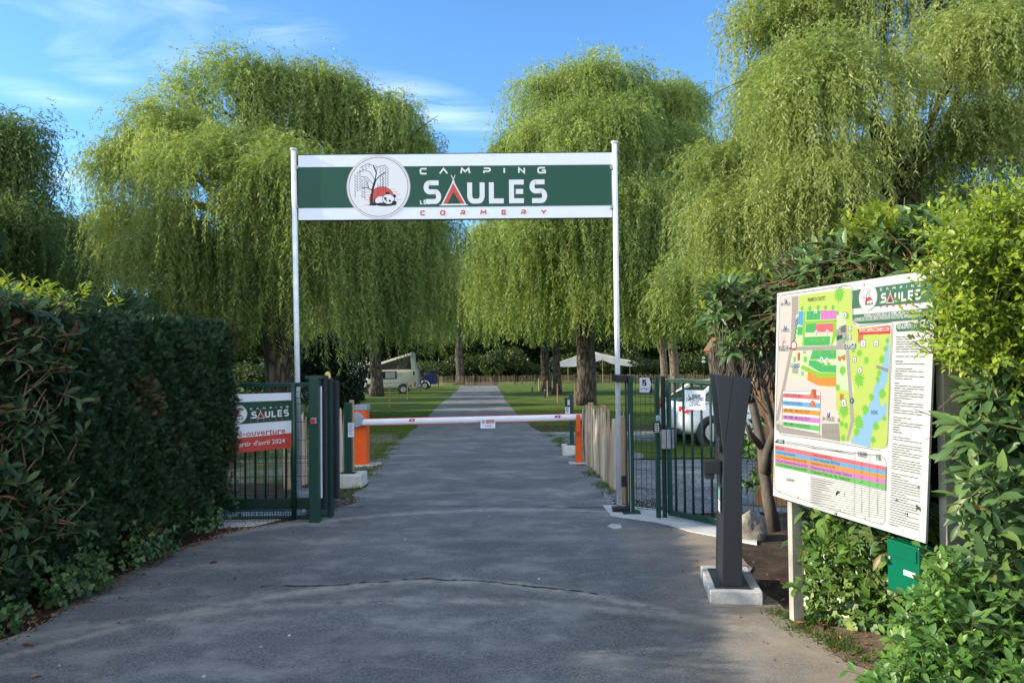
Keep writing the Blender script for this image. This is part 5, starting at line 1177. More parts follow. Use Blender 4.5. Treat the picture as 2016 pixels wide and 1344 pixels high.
# ================================================================== LAWN FURNITURE
stk = [(767, 760, 800, 'left of the camper van rear wheel'), (802, 752, 787, 'in front of the camper van rear wheel'), (828.5, 739, 774, 'by the right rear corner of the camper van'), (701, 774, 800, 'behind the orange barrier cabinet'),
       (1078, 749, 781, 'in front of the left of the two dark trunks'), (1098, 755, 792, 'between the dark trunks and the broad trunk'), (1133, 755, 800, 'against the left side of the broad trunk'), (1061, 745, 768, 'left of the dark trunks')]
for px, tp, bp, where in stk: wpost('wooden_stake', 'thin wooden stake on the lawn ' + where, px, tp, bp, 1.3, 'postwood', 'stake', 'wooden stakes on the lawn')
for px, tp, bp, lab in [(1048, 760, 772, 'short black bollard light on the lawn, middle of three'), (1073, 766, 783, 'short black bollard light on the lawn nearest the camera'), (1028, 745, 757, 'short black bollard light at the far end of the lawn by the fence')]:
    q = G(px, bp); h = (bp - tp) / sc(q.y); t = thing('bollard_light', lab, 'bollard', q, 'bollard lights along the lane')
    MB().lathe(q, [(.05, 0), (.05, h * .75), (.03, h * .76), (.03, h * .92)], 12).build('post', M['black'], t); MB().lathe(q + Vector((0, 0, h * .86)), [(.06, 0), (.06, .05), (.02, .07)], 12).build('lamp_head', M['greyplastic'], t)
def far_fence(lab, p0, p1, y0, y1, h, dx, posts, mat='paling'):
    a, c = at(p0, 750, y0), at(p1, 750, y1); a.z = gz(y0); c.z = gz(y1)
    t = thing('picket_fence', lab, 'fence', (a + c) / 2); n = int((c - a).length / dx); rr = random.Random(int(p0)); b = MB()
    for i in range(n + 1):
        p = a.lerp(c, i / n); p.z = gz(p.y); hh = h + rr.uniform(-.08, .06); b.tube([p, p + Vector((rr.uniform(-.03, .03), 0, hh))], .010, 4, rnd=rr.random() * .3)
    b.build('paling', M[mat], t)
    for i in range(posts):
        p = a.lerp(c, (i + .5) / posts); p.z = gz(p.y); MB().tube([p, p + Vector((0, 0, h + .12))], .04, 7).build('post', M['bark'], t)
far_fence('long far picket fence closing the end of the lane and right lawn', 872, 1235, 74.5, 74.5, .95, .13, 9)
far_fence('far picket fence across the left end of the lane, right of the camper van', 838, 871, 72, 74.3, 1.0, .10, 2)
far_fence('far picket fence behind the arrow sign at the right of the lawn', 1236, 1560, 74.4, 66, .95, .13, 6)
# stretch tent
t = thing('stretch_tent', 'beige stretch canopy tent on wooden poles beyond the far fence', 'tent', at(1190, 735, 80))
def tp(px, py, y=80): return at(px, py, y)
cols_ = [(1094, 716), (1112, 713), (1130, 708), (1150, 700), (1170, 692), (1186, 698), (1200, 701), (1215, 704), (1235, 711), (1256, 713), (1274, 716)]
rows2 = []
for j in range(7):
    r = []
    for i, (px, py) in enumerate(cols_):
        yd = 80 + j * 1.1; v_ = j / 6
        base = [721, 722, 722, 719, 714, 706, 716, 718, 721, 722, 717][i]
        if j == 0: z = tp(px, base, 80).z
        else:
            zt_ = tp(px, py, 80).z; zb_ = tp(px, base, 80).z; k_ = math.sin(math.pi * min(v_ * .9 + .0, 1)) ; z = zb_ + (zt_ - zb_ + .25) * k_ * (1 if i not in (0, 10) else .3)
            z = max(z, tp(px, 735, 80).z)
        x = tp(px, py, 80).x; r.append((x, yd, z))
    rows2.append(r)
vs = [p for r in rows2 for p in r]; n = len(cols_); b = MB(); b.add(vs, [(j * n + i, j * n + i + 1, (j + 1) * n + i + 1, (j + 1) * n + i) for j in range(6) for i in range(n - 1)])
o = b.build('canopy', M['tent'], t, smooth=True, fixn=False); so_ = o.modifiers.new('sol', 'SOLIDIFY'); so_.thickness = .03; ss = o.modifiers.new('s', 'SUBSURF'); ss.levels = 2; ss.render_levels = 2
for px, py, y in ((1186, 705, 80.2), (1240, 718, 80.2), (1118, 722, 80.2), (1170, 694, 83), (1222, 706, 85), (1260, 720, 86)):
    p = at(px, py, y); MB().tube([(p.x, y, gz(y)), p], .05, 6).build('pole', M['postwood'], t)
# lantern and small roofed post behind the gate
q = at(1386, 760, 48); q.z = gz(48); t = thing('street_lamp', 'slim lamp post with small round globes on the far lawn behind the gate', 'lamp', q)
zt = at(1386, 712, 48).z; MB().tube([q, (q.x, q.y, zt)], .04, 8).build('post', M['black'], t); b = MB()
for dz in (0, .25): b.lathe((q.x, q.y, zt + dz - .1), [(.03, 0), (.11, .06), (.11, .14), (.03, .2)], 12)
b.build('globe', M['white'], t, smooth=True)
q = at(1410, 790, 13.5); q.z = gz(13.5); t = thing('bird_house', 'weathered brown bird table with angled roof, behind the kiosk against the trunk', 'bird house', q)
zr = at(1405, 690, 13.5).z; zt = at(1405, 664, 13.5).z; xa, xm, xb2 = at(1390, 690, 13.5).x, at(1407, 690, 13.5).x, at(1426, 690, 13.5).x
MB().tube([q, (q.x, q.y, zr)], .05, 8).build('post', M['bark'], t)
MB().prism([(xa, 13.3, zr), (xm, 13.3, zt), (xb2, 13.3, zt - .02), (xb2, 13.3, zr + .02), (xm, 13.3, zt - .05), (xa + .03, 13.3, zr - .03)], (0, .4, 0)).build('roof', M['brownroof'], t)
MB().box(xa + .03, xb2, 13.32, 13.68, zr - .04, zr - .01).build('table', M['brownroof'], t)
q0, q1 = at(1486, 860, 8.6), at(1560, 860, 8.6)
t = thing('wooden_fence', 'orange-brown board fence panel glimpsed behind the shrub trunk', 'fence', (q0.x, 8.6, gz(8.6))); b = MB(); x = q0.x; zt = at(1500, 735, 8.6).z
while x < q1.x: b.box(x, x + .11, 8.6, 8.62, gz(8.6) + .02, zt + random.uniform(-.01, .01)); x += .118
b.build('board', M['plank'], t)
# rock
q = G(1482, 1062); t = MB(); pts = []
vs, fs = [], []
for i in range(9):
    th = math.pi * i / 8
    for k in range(14): ph = 2 * math.pi * k / 14; r = 1 + .25 * math.sin(ph * 3 + i) + .12 * random.uniform(-1, 1); vs.append((.15 * r * math.sin(th) * math.cos(ph), .13 * r * math.sin(th) * math.sin(ph), .10 + .17 * math.cos(th) * (1 + .1 * math.sin(ph * 2))))
for i in range(8):
    for k in range(14): k2 = (k + 1) % 14; fs.append((i * 14 + k, (i + 1) * 14 + k, (i + 1) * 14 + k2, i * 14 + k2))
o = t.add(vs, fs).build('rock', M['rock'], None, smooth=True); o.location = q + Vector((0, .05, -.02)); tag(o, 'rough grey rock at the foot of the shrub trunk behind the kiosk', 'rock')

# ================================================================== TREES
def strands(P, D, L, step, leafL, leafW, zmin, tuft=None, sway=.12, g=.35, lat=.8):
    """hanging shoots: P start, D start direction, L length; returns leaf arrays"""
    n = len(P); m = int(L.max() / step) + 1
    p = P.copy(); d = norm(D); out = []; k_r = rng.random(n)
    sw = rng.normal(size=(n, 3)) * sway; sw[:, 2] = 0
    for i in range(m):
        alive = (i * step < L) & (p[:, 2] > zmin)
        d = norm(d + np.array([0, 0, -g * (.55 if i * step < .5 else 1.0)]) + sw * .35 + rng.normal(size=(n, 3)) * .06)
        p = p + d * step
        if not alive.any(): break
        for s_ in range(2):
            idx = np.nonzero(alive & (rng.random(n) < .96))[0]; kN = len(idx)
            r = rng.normal(size=(kN, 3)); r[:, 2] *= .3; r = norm(r)
            ld = norm(d[idx] * .75 + r * lat + np.array([0, 0, -.25]))
            nn = norm(rng.normal(size=(kN, 3)) + np.array([0, 0, .6]))
            out.append((p[idx] + rng.normal(size=(kN, 3)) * leafL * .15, ld, nn, leafL * (.65 + .6 * rng.random(kN)), np.clip(.55 * (tuft[idx] if tuft is not None else k_r[idx]) + .15 * k_r[idx] + .3 * rng.random(kN), 0, 1)))
    return [np.concatenate([o[i] for o in out]) for i in range(5)]
def willow(label, base, r0, fork, billows, ntuft_, per, Lr, leaf, mat, zlow, seed, step=None, lean=(0, 0), wl=.2, cat='willow tree', barkm='bark', group=None, twigs=60, skirt=1.0):
    global rng
    rng = np.random.default_rng(seed); random.seed(seed)
    base = Vector(base); t = thing('willow_tree', label, cat, base, group)
    top = base + Vector((lean[0], lean[1], fork))
    b = MB(); n = 9
    b.tube([base.lerp(top, i / n) + Vector((math.sin(i * .9) * .05 * r0 * 3, math.cos(i * 1.3) * .04, 0)) - Vector((0, 0, .1 if i == 0 else 0)) for i in range(n + 1)], [r0 * (1.35 if i == 0 else 1.1 if i == 1 else 1.0 - .18 * i / n) for i in range(n + 1)], 26, wob=.10, flute=.05)
    ntuft = int(ntuft_ / 2.8)
    B0 = np.array(billows, float); B0[:, 3:] *= .88; B0[:, 2] -= B0[:, 5] * .12; sub = []
    for q_ in B0:
        for _ in range(7):
            d_ = rv(1)[0]; d_[2] = abs(d_[2]) * .9 - .15; d_[1] = -abs(d_[1]) if rng.random() < .45 else d_[1]; f_ = rng.uniform(.22, .42); sub.append([*(q_[:3] + d_ * q_[3:] * rng.uniform(.7, 1.05)), *(q_[3:] * f_)])
    B = np.concatenate([B0, np.array(sub)])
    def limb(p0, p1, ra, rb, k=7, arch=.15, seg=8):
        L = (p1 - p0).length; pts = []
        for i in range(k + 1):
            u = i / k; q = p0.lerp(p1, u) + Vector((0, 0, math.sin(math.pi * u) * arch * L)); 
            if 0 < i < k: q += Vector((random.uniform(-1, 1), random.uniform(-1, 1), random.uniform(-.6, .6))) * L * .035
            pts.append(q)
        b.tube(pts, [ra + (rb - ra) * i / k for i in range(k + 1)], seg, wob=.12); return pts
    ends = []
    for (cx, cy, cz, rx, ry, rz) in billows:
        c = Vector((cx, cy, cz + rz * .1)); p0 = base.lerp(top, random.uniform(.78, 1.0)); pts = limb(p0, c, r0 * random.uniform(.30, .42), r0 * .12)
        for _ in range(4):
            dd = rv(1)[0]; e = c + Vector((dd[0] * rx, dd[1] * ry, abs(dd[2]) * rz)) * .8; ends += limb(pts[random.randint(3, 6)], e, r0 * .11, r0 * .02, 6, .1, 6)[2:]
    for _ in range(twigs):
        p = random.choice(ends); e = p + Vector((random.uniform(-1, 1), random.uniform(-1, 1), random.uniform(-.6, .8))) * 1.1; limb(p, e, .018, .005, 4, .1, 4)
    b.build('trunk', M[barkm], t, smooth=True, fixn=False)
    # tufts over each billow
    area = (B[:, 3] * B[:, 5]) ** .85; area[:len(B0)] *= .20; pr_ = area / area.sum(); bi = rng.choice(len(B), ntuft, p=pr_)
    d = rv(ntuft); d[:, 2] = np.where(d[:, 2] < -.35, -d[:, 2], d[:, 2]); d = norm(d)
    fr = rng.uniform(.45, 1.15, ntuft); per = int(per * 2.8)
    bb = B[bi]; P = bb[:, :3] + d * bb[:, 3:] * fr[:, None]
    keep = np.ones(ntuft, bool)
    for j in range(len(B)):
        q = (P - B[j, :3]) / B[j, 3:]; keep &= ~(((q ** 2).sum(1) < .42) & (bi != j))
    P, d, bb = P[keep], d[keep], bb[keep]; nt_ = len(P)
    Lt = (Lr[0] * .55 + (Lr[1] * 1.05 - Lr[0] * .55) * rng.random(nt_) ** 1.6) * np.where(d[:, 2] < .2, 1.0 + .9 * skirt, np.where(d[:, 2] > .5, .55, .85))
    ctr = np.array([top.x, top.y, 0]); outw = P - ctr; outw[:, 2] = 0; outw = norm(outw)
    D0 = norm(outw * .35 + d * 1.1 + np.array([0, 0, .45]) + rng.normal(size=(nt_, 3)) * .45)
    sf = (leaf / .13) ** .8; P2 = np.repeat(P, per, 0) + rng.normal(size=(nt_ * per, 3)) * np.array([.30, .30, .24]) * sf; D2 = norm(np.repeat(D0, per, 0) * .55 + rv(nt_ * per) * .8 + np.array([0, 0, .35])); L2 = np.repeat(Lt, per) * rng.uniform(.45, 1.1, nt_ * per)
    tr = np.repeat(rng.random(nt_), per)
    tint_ = np.repeat(rng.random(nt_), per); a = strands(P2, D2, L2, step or leaf * .62, leaf, wl, base.z + zlow + rng.random(nt_ * per) * 1.6, tuft=tint_)
    v, f = rhomb(wl); leaves_mesh('crown', v, f, a[0], a[1], a[2], a[3], M[mat], t, rnd=a[4])
    return t, len(a[0])
# helper: billow given by photo pixels
def BW(px, py, y, rpx, rpy, ry=None):
    s_ = 1 / sc(y); c = at(px, py, y); return (c.x, c.y, c.z, rpx * s_, ry or rpx * s_ * .9, rpy * s_)
nl = []
y = 24.5; q = at(548, 800, y); q.z = gz(y)
t, k1 = willow('big sunlit weeping willow left of the driveway, behind the entrance sign', q, .52, at(548, 470, y).z - q.z,
   [BW(455, 190, y, 110, 75), BW(590, 205, y + 1, 115, 85), BW(330, 265, y - 1, 100, 55), BW(700, 250, y + .5, 105, 75), BW(780, 320, y + .5, 65, 55), BW(270, 330, y, 60, 60), BW(400, 340, y - 2.5, 120, 95), BW(560, 360, y - 2.6, 110, 110), BW(270, 440, y, 65, 60), BW(360, 500, y - 2, 110, 70), BW(650, 440, y - 2.2, 90, 80), BW(740, 450, y, 95, 75), BW(800, 430, y + 1, 70, 70), BW(470, 540, y + 3, 130, 50), BW(700, 540, y + 3, 120, 50)],
   1700, 18, (1.0, 2.9), .128, 'willow', 1.7, 11, lean=(.1, 0), wl=.21); nl.append(k1)
y = 40; q = G(1150, 797); y = q.y
t, k1 = willow('tall weeping willow right of centre with a broad furrowed trunk, behind the white pole', q, 19.5 / sc(y), at(1175, 560, y).z - q.z,
   [BW(1190, 185, y, 110, 65), BW(1090, 205, y, 70, 55), BW(1300, 225, y + 1, 70, 60), BW(1060, 300, y - 1, 60, 60), BW(1170, 290, y - 3, 110, 75), BW(1320, 310, y - 1, 70, 65), BW(1380, 370, y, 40, 60), BW(1010, 360, y, 30, 30), BW(1000, 480, y, 70, 50), BW(1100, 460, y - 4, 90, 70), BW(1230, 440, y - 4, 90, 80), BW(1340, 450, y - 2, 80, 80), BW(1040, 540, y + 3, 90, 50), BW(1170, 540, y + 4, 120, 50), BW(1320, 550, y + 2, 90, 50)],
   1700, 16, (1.5, 4.2), .20, 'willow', 3.2, 12, lean=(.3, 0), wl=.22); nl.append(k1)
y = 15.5; q = at(1790, 800, y); q.z = gz(y)
t, k1 = willow('tall bright weeping willow filling the upper right corner above the map board', q, .30, at(1790, 330, y).z - q.z,
   [BW(1560, 60, y, 110, 90), BW(1700, -60, y, 150, 110), BW(1870, -40, y, 150, 120), BW(1530, 200, y, 110, 80), BW(1650, 180, y - 2.2, 130, 110), BW(1880, 120, y - 1.5, 130, 100), BW(2050, 60, y, 130, 140), BW(1490, 330, y, 90, 70), BW(1600, 360, y - 2, 100, 70), BW(1430, 420, y - .5, 70, 45), BW(1950, 290, y - 1.5, 110, 70), BW(2070, 280, y, 110, 100), BW(1740, 330, y + 2.5, 110, 70), BW(1520, 440, y, 90, 50), BW(1640, 450, y + 1, 60, 40), BW(1850, 430, y + 2, 120, 60)],
   2300, 17, (.5, 1.6), .092, 'willow_near', 2.2, 13, lean=(.1, 0), wl=.21, twigs=120); nl.append(k1)
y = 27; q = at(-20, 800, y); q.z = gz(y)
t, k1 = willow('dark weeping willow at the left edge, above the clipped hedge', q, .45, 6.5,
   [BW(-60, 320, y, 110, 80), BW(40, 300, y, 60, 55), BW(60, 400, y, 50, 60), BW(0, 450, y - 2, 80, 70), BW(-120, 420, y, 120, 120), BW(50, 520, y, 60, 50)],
   800, 10, (1.3, 3.0), .17, 'willow_shade', 1.5, 14, wl=.22); nl.append(k1)
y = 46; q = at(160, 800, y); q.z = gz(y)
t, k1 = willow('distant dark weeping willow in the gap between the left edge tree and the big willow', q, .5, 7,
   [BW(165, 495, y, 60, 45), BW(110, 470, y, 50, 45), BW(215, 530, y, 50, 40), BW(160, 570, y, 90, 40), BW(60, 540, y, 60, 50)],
   420, 9, (1.6, 3.2), .26, 'willow_shade', 1.0, 15, wl=.24); nl.append(k1)
q = G(740, 780); y = q.y
t, k1 = willow('weeping willow with a slim dark trunk standing beside the camper van', q, 12 / sc(y), at(740, 640, y).z - q.z,
   [BW(680, 540, y, 90, 50), BW(790, 530, y, 90, 55), BW(860, 560, y + 1, 50, 40), BW(620, 570, y, 60, 40), BW(740, 500, y + 3, 90, 50)],
   650, 9, (1.7, 3.8), .28, 'willow', 3.0, 16, wl=.22, group=None); nl.append(k1)
for i, (px, py, rr, lab, tw, bl) in enumerate([
    (1074, 771, 9, 'dark-trunked willow, left of the pair of trunks beside the broad one', 0, [(1030, 560, 80, 60), (1080, 520, 90, 60), (1050, 600, 60, 40)]),
    (1097, 776, 8, 'dark-trunked willow, right of the pair of trunks beside the broad one', 0, [(1110, 580, 80, 50), (1150, 520, 90, 60), (960, 560, 50, 50)]),
    (905, 757, 8, 'far willow whose dark trunk stands at the left corner of the lane end', 0, [(905, 560, 60, 60), (880, 620, 50, 40), (940, 600, 50, 45)])]):
    q = G(px, py); y = q.y
    t, k1 = willow(lab, q, rr / sc(y), at(px, 650, y).z - q.z, [BW(a, b_, y + (2 if j % 2 else 0), c, d) for j, (a, b_, c, d) in enumerate(bl)], 260, 9, (2.0, 4.0), .30, 'willow', 3.6, 20 + i, wl=.22, twigs=15); nl.append(k1)
for i, (px, dpt, rr, lab) in enumerate([(1307, 48, 7, 'pale-trunked willow beyond the gate, left of the pair'), (1327, 50, 9, 'pale-trunked willow beyond the gate with the thickest pale trunk'), (1414, 30, 17, 'willow with a dark trunk rising behind the dark kiosk')]):
    q = at(px, 760, dpt); q.z = gz(dpt); y = dpt
    t, k1 = willow(lab, q, rr / sc(y), at(px, 600, y).z - q.z, [BW(px - 50, 560, y, 60, 45), BW(px + 30, 540, y + 2, 70, 50), BW(px + 5, 590, y - 1, 70, 40)], 230, 9, (1.8, 3.6), .24, 'willow', 3.0, 30 + i, wl=.22, twigs=15, barkm='barklight' if i < 2 else 'bark'); nl.append(k1)

# background broad-leaved trees and shade trees
def broad(label, base, h, rx, n, leaf, mat, seed, group=None, low=.15, name='broadleaf_tree', cat='tree', ncl=14, rz=None):
    global rng
    rng = np.random.default_rng(seed); random.seed(seed); base = Vector(base)
    t = thing(name, label, cat, base, group)
    b = MB(); b.tube([base, base + Vector((.1, 0, h * .3)), base + Vector((0, .1, h * .75))], [h * .022, h * .016, h * .006], 10, wob=.1)
    for _ in range(7):
        a = random.uniform(0, 6.28); p = base + Vector((0, 0, h * random.uniform(.2, .6))); b.tube([p, p + Vector((math.cos(a) * rx * .4, math.sin(a) * rx * .4, h * .12)), p + Vector((math.cos(a) * rx * .8, math.sin(a) * rx * .8, h * .18))], [h * .009, h * .006, h * .002], 6)
    b.build('trunk', M['bark'], t, smooth=True, fixn=False)
    c = rv(ncl) * rng.uniform(.35, .72, (ncl, 1)) * np.array([rx, rx, h * (1 - low) / 2]) + np.array([0, 0, h * (low + (1 - low) / 2)])
    rr = rng.uniform(.3, .5, ncl) * rx; bi = rng.integers(0, ncl, n); d = rv(n); P = c[bi] + d * (rr[bi] * rng.uniform(.55, 1.05, n) ** .6)[:, None] * np.array([1, 1, .8]) + np.array(base)
    nn = norm(d + rv(n) * .9 + np.array([0, 0, .4])); D = norm(np.cross(nn, rv(n)) + np.array([0, 0, -.35]))
    v, f = rhomb(.62); leaves_mesh('crown', v, f, P, D, nn, leaf * rng.uniform(.6, 1.3, n), M[mat], t)
    return t
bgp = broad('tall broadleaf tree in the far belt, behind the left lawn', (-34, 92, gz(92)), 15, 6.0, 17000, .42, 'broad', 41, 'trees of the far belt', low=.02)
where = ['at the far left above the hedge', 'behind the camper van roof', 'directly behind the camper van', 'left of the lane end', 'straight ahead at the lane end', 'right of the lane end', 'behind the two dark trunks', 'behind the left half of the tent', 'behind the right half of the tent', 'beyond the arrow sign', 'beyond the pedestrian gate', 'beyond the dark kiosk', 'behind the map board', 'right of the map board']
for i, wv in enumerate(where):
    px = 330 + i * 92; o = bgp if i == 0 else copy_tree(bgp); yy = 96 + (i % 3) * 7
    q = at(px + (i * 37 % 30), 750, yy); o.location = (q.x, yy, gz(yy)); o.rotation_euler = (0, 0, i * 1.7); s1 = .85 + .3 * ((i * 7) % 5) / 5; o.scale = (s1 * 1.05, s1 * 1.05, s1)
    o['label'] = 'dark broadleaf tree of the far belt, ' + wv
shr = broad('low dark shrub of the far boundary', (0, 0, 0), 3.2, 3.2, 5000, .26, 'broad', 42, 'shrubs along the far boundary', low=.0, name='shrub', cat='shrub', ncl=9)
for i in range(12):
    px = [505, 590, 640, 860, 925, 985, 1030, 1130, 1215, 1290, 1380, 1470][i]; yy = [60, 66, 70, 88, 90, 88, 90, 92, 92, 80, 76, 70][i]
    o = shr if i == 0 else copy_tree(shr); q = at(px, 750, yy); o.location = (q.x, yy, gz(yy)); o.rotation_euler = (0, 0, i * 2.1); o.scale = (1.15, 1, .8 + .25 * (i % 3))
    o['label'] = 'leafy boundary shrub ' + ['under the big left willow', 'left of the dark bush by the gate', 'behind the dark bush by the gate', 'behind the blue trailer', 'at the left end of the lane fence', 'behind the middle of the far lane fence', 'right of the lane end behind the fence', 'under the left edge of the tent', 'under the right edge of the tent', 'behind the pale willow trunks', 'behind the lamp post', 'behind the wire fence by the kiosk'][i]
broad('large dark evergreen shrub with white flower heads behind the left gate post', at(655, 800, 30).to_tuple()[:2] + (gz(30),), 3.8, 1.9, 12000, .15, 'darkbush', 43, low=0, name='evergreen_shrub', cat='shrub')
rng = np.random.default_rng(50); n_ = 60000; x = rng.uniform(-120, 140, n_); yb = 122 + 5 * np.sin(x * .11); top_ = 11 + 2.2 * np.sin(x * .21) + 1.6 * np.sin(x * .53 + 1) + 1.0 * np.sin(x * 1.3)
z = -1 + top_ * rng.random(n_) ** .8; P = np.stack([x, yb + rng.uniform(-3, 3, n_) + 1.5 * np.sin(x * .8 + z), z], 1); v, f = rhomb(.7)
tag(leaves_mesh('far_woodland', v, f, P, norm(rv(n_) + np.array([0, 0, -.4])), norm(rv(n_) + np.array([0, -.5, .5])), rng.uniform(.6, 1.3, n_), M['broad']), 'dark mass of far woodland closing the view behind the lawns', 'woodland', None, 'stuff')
# shade trees outside the frame on the left, towards the sun
sh = broad('tall leafy tree standing left of the driveway, outside the picture', (-14, 5.6, 0), 12.5, 3.9, 15000, .42, 'broad', 44, 'trees left of the driveway', low=.02, ncl=26)
for i, (x, y, s1) in enumerate([(-13.0, 7.1, .70), (-13.4, 11.2, .72), (-16.2, 8.2, .80), (-16.5, 12.8, .85), (-14.5, 15.8, .8), (-24.5, 20.5, 1.15), (-29, 28, 1.3), (-33.5, 36, 1.35), (-39, 45, 1.35)]):
    o = sh if i == 0 else copy_tree(sh); o.location = (x, y, gz(y)); o.rotation_euler = (0, 0, i * 1.9); o.scale = (s1,) * 3

# ================================================================== HEDGES AND SHRUBS
rng = np.random.default_rng(77); random.seed(77)
def lookP(pxs, pys, ys):      # arrays of photo pixels and depths -> points
    out = np.empty((len(pxs), 3))
    for i in range(len(pxs)): v = at(pxs[i], pys[i], ys[i]); out[i] = (v.x, v.y, v.z)
    return out
# clipped conifer hedge: road face x ~ -3.1, from beside the camera to the gate
HX = lambda y: np.interp(y, [1.0, 4.67, 7.9], [-3.32, -3.16, -2.86])
y1h = 7.85; ztop = 2.0
hx0, hx1 = -4.6, None
t = thing('clipped_hedge', 'dense dark green clipped conifer hedge along the left side of the driveway', 'hedge', (-3.7, 4.5, 0))
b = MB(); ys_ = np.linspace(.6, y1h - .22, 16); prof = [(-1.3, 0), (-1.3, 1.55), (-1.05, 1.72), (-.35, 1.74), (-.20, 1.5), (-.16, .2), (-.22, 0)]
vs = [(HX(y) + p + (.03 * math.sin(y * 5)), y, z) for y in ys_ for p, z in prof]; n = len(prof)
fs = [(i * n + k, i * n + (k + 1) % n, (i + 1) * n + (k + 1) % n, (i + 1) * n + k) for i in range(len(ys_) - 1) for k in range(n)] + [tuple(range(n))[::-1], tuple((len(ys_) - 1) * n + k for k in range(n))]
b.add(vs, fs).build('shade_core', M['core'], t)  # solid dark filler, stands for the shade between the sprays
def bulge(a, c): return .05 * np.sin(a * 3.1 + c * 2) + .04 * np.sin(a * 7.3 - c * 5.1) + .03 * np.sin(a * 13 + c * 11)
Ps, Ds, Ns = [], [], []
def hedgeface(nn_, f):
    P, Nv = f(nn_); Ps.append(P); Ns.append(Nv)
def side(n_):
    y = rng.uniform(3.9, y1h, n_); z = rng.uniform(0.02, ztop, n_); rd = np.clip((z - 1.75) / .25, 0, 1) ** 2 * .14 + np.clip((y - 7.6) / .25, 0, 1) ** 2 * .12 + np.clip((.25 - z) / .25, 0, 1) * .12
    x = HX(y) - rd + bulge(y, z) - rng.uniform(0, .14, n_) ** 1.0
    return np.stack([x, y, z], 1), np.tile([[1, 0, .1]], (n_, 1)) + np.stack([0 * z, np.clip((y - 7.5) / .35, 0, 1), np.clip((z - 1.6) / .33, 0, 1)], 1)
def topf(n_):
    y = rng.uniform(1.5, y1h, n_); x = HX(y) - rng.uniform(0.05, 1.35, n_); z = ztop + bulge(x * 1.3, y) * .6 - rng.uniform(0, .12, n_) - np.clip((HX(y) - x - .0) * -1 + .15, 0, .2)
    return np.stack([x, y, z], 1), np.tile([[.15, 0, 1.]], (n_, 1))
def endf(n_):
    x = HX(y1h) - rng.uniform(0, 1.3, n_); z = rng.uniform(0.02, ztop, n_); y = y1h + bulge(x, z) - rng.uniform(0, .12, n_)
    return np.stack([x, y, z], 1), np.tile([[0, 1., .1]], (n_, 1))
hedgeface(62000, side); hedgeface(20000, topf); hedgeface(4000, endf)
P = np.concatenate(Ps); Nv = norm(np.concatenate(Ns)); k_ = len(P)
D = norm(Nv * .5 + np.array([0, 0, .35]) + rng.normal(size=(k_, 3)) * .5); nn2 = norm(Nv + rng.normal(size=(k_, 3)) * .5)
rn = rng.random(k_) * .92; br = (np.sin(P[:, 1] * 4.1 + 1) + np.sin(P[:, 2] * 5 + P[:, 1] * 2.2)) > 1.55; rn[br & (rng.random(k_) < .35)] = 1.0; rn[rng.random(k_) < .004] = 1
leaves_mesh('foliage', SPRAY[0], SPRAY[1], P, D, nn2, rng.uniform(.035, .075, k_), M['conifer'], t, rnd=rn)
P = P[:0]
# loose conifer tufts behind the hedge top
n_ = 5000; y = rng.uniform(6.2, 9.8, n_); x = -4.4 - rng.uniform(0, 1.2, n_); z = 1.75 + .38 * np.sin(x * 3 + y * 1.7) * .5 + rng.uniform(-.5, .42, n_)
t = thing('conifer_shrub', 'soft green conifer growing just behind the top of the clipped hedge', 'shrub', (-5, 8, gz(8)))
P = np.stack([x, y, z], 1); leaves_mesh('foliage', SPRAY[0], SPRAY[1], P, norm(rv(n_) * .6 + np.array([.3, 0, .8])), rv(n_), rng.uniform(.12, .22, n_), M['conifer'], t, rnd=rng.uniform(.4, .9, n_))
b = MB()
for _ in range(10): p = Vector((random.uniform(-5.4, -4.5), random.uniform(6.4, 9.6), gz(8))); b.tube([p, p + Vector((random.uniform(-.2, .2), random.uniform(-.2, .2), 1.7))], [.03, .01], 6)
b.build('stem', M['bark'], t)

def leafy(name, label, cat, P, D, nleaf, L, leaf, tmpl, mat, loc, spread=.9, droop=0.0, stems=True, stemmat='stem', sr=.0025, group=None, parent=None, pname='foliage', rnd=None, maxstem=900):
    t = parent or thing(name, label, cat, loc, group)
    a = shoots(P, D, nleaf, L, leaf, spread, droop=droop)
    if rnd is not None: r_ = np.tile(rnd, nleaf) * .7 + .3 * rng.random(len(a[0]))
    else: r_ = None
    leaves_mesh(pname, tmpl[0], tmpl[1], a[0], a[1], a[2], a[3], M[mat], t, rnd=r_, smooth=len(tmpl[0]) > 6)
    if stems:
        b = MB(); L = np.broadcast_to(L, (len(P),)); Dn = norm(D)
        for i in range(min(len(P), maxstem)):
            p = Vector(P[i]); d = Vector(Dn[i]) * L[i]; b.tube([p - d * .5, p + d * .5 - Vector((0, 0, droop * L[i] * .25)), p + d - Vector((0, 0, droop * L[i]))], [sr * 1.6, sr * 1.2, sr * .6], 4, cap=False)
        b.build('twig' if len(P) > 6 else 'leaf_stem', M[stemmat], t, fixn=False)
    return t
# laurel at the left edge, in front of the hedge
n_ = 210
y = rng.uniform(4.35, 5.3, n_); z = rng.uniform(.35, 1.98, n_); pmask = rng.random(n_) < np.clip(1.25 - (y - 4.4) / 1.0 - np.where(z < 1.6, .15, -.4), 0.05, 1); y, z = y[pmask], z[pmask]; n_ = len(y)
P = np.stack([HX(y) + rng.uniform(-.18, .08, n_), y, z], 1)
tl = leafy('laurel_shrub', 'laurel with large glossy leaves growing through the left end of the hedge', 'shrub', P, norm(rv(n_) * .7 + np.array([.9, -.1, .5])), 8, rng.uniform(.10, .22, n_), .105, LAUREL, 'laurelshade', (-3.3, 4.8, 0), droop=.15, stemmat='twig', sr=.004)
n_ = 120; y = 4.4 + 1.5 * rng.random(n_) ** 1.4; P = np.stack([HX(y) - rng.uniform(.0, .7, n_), y, rng.uniform(1.88, 2.09, n_)], 1)
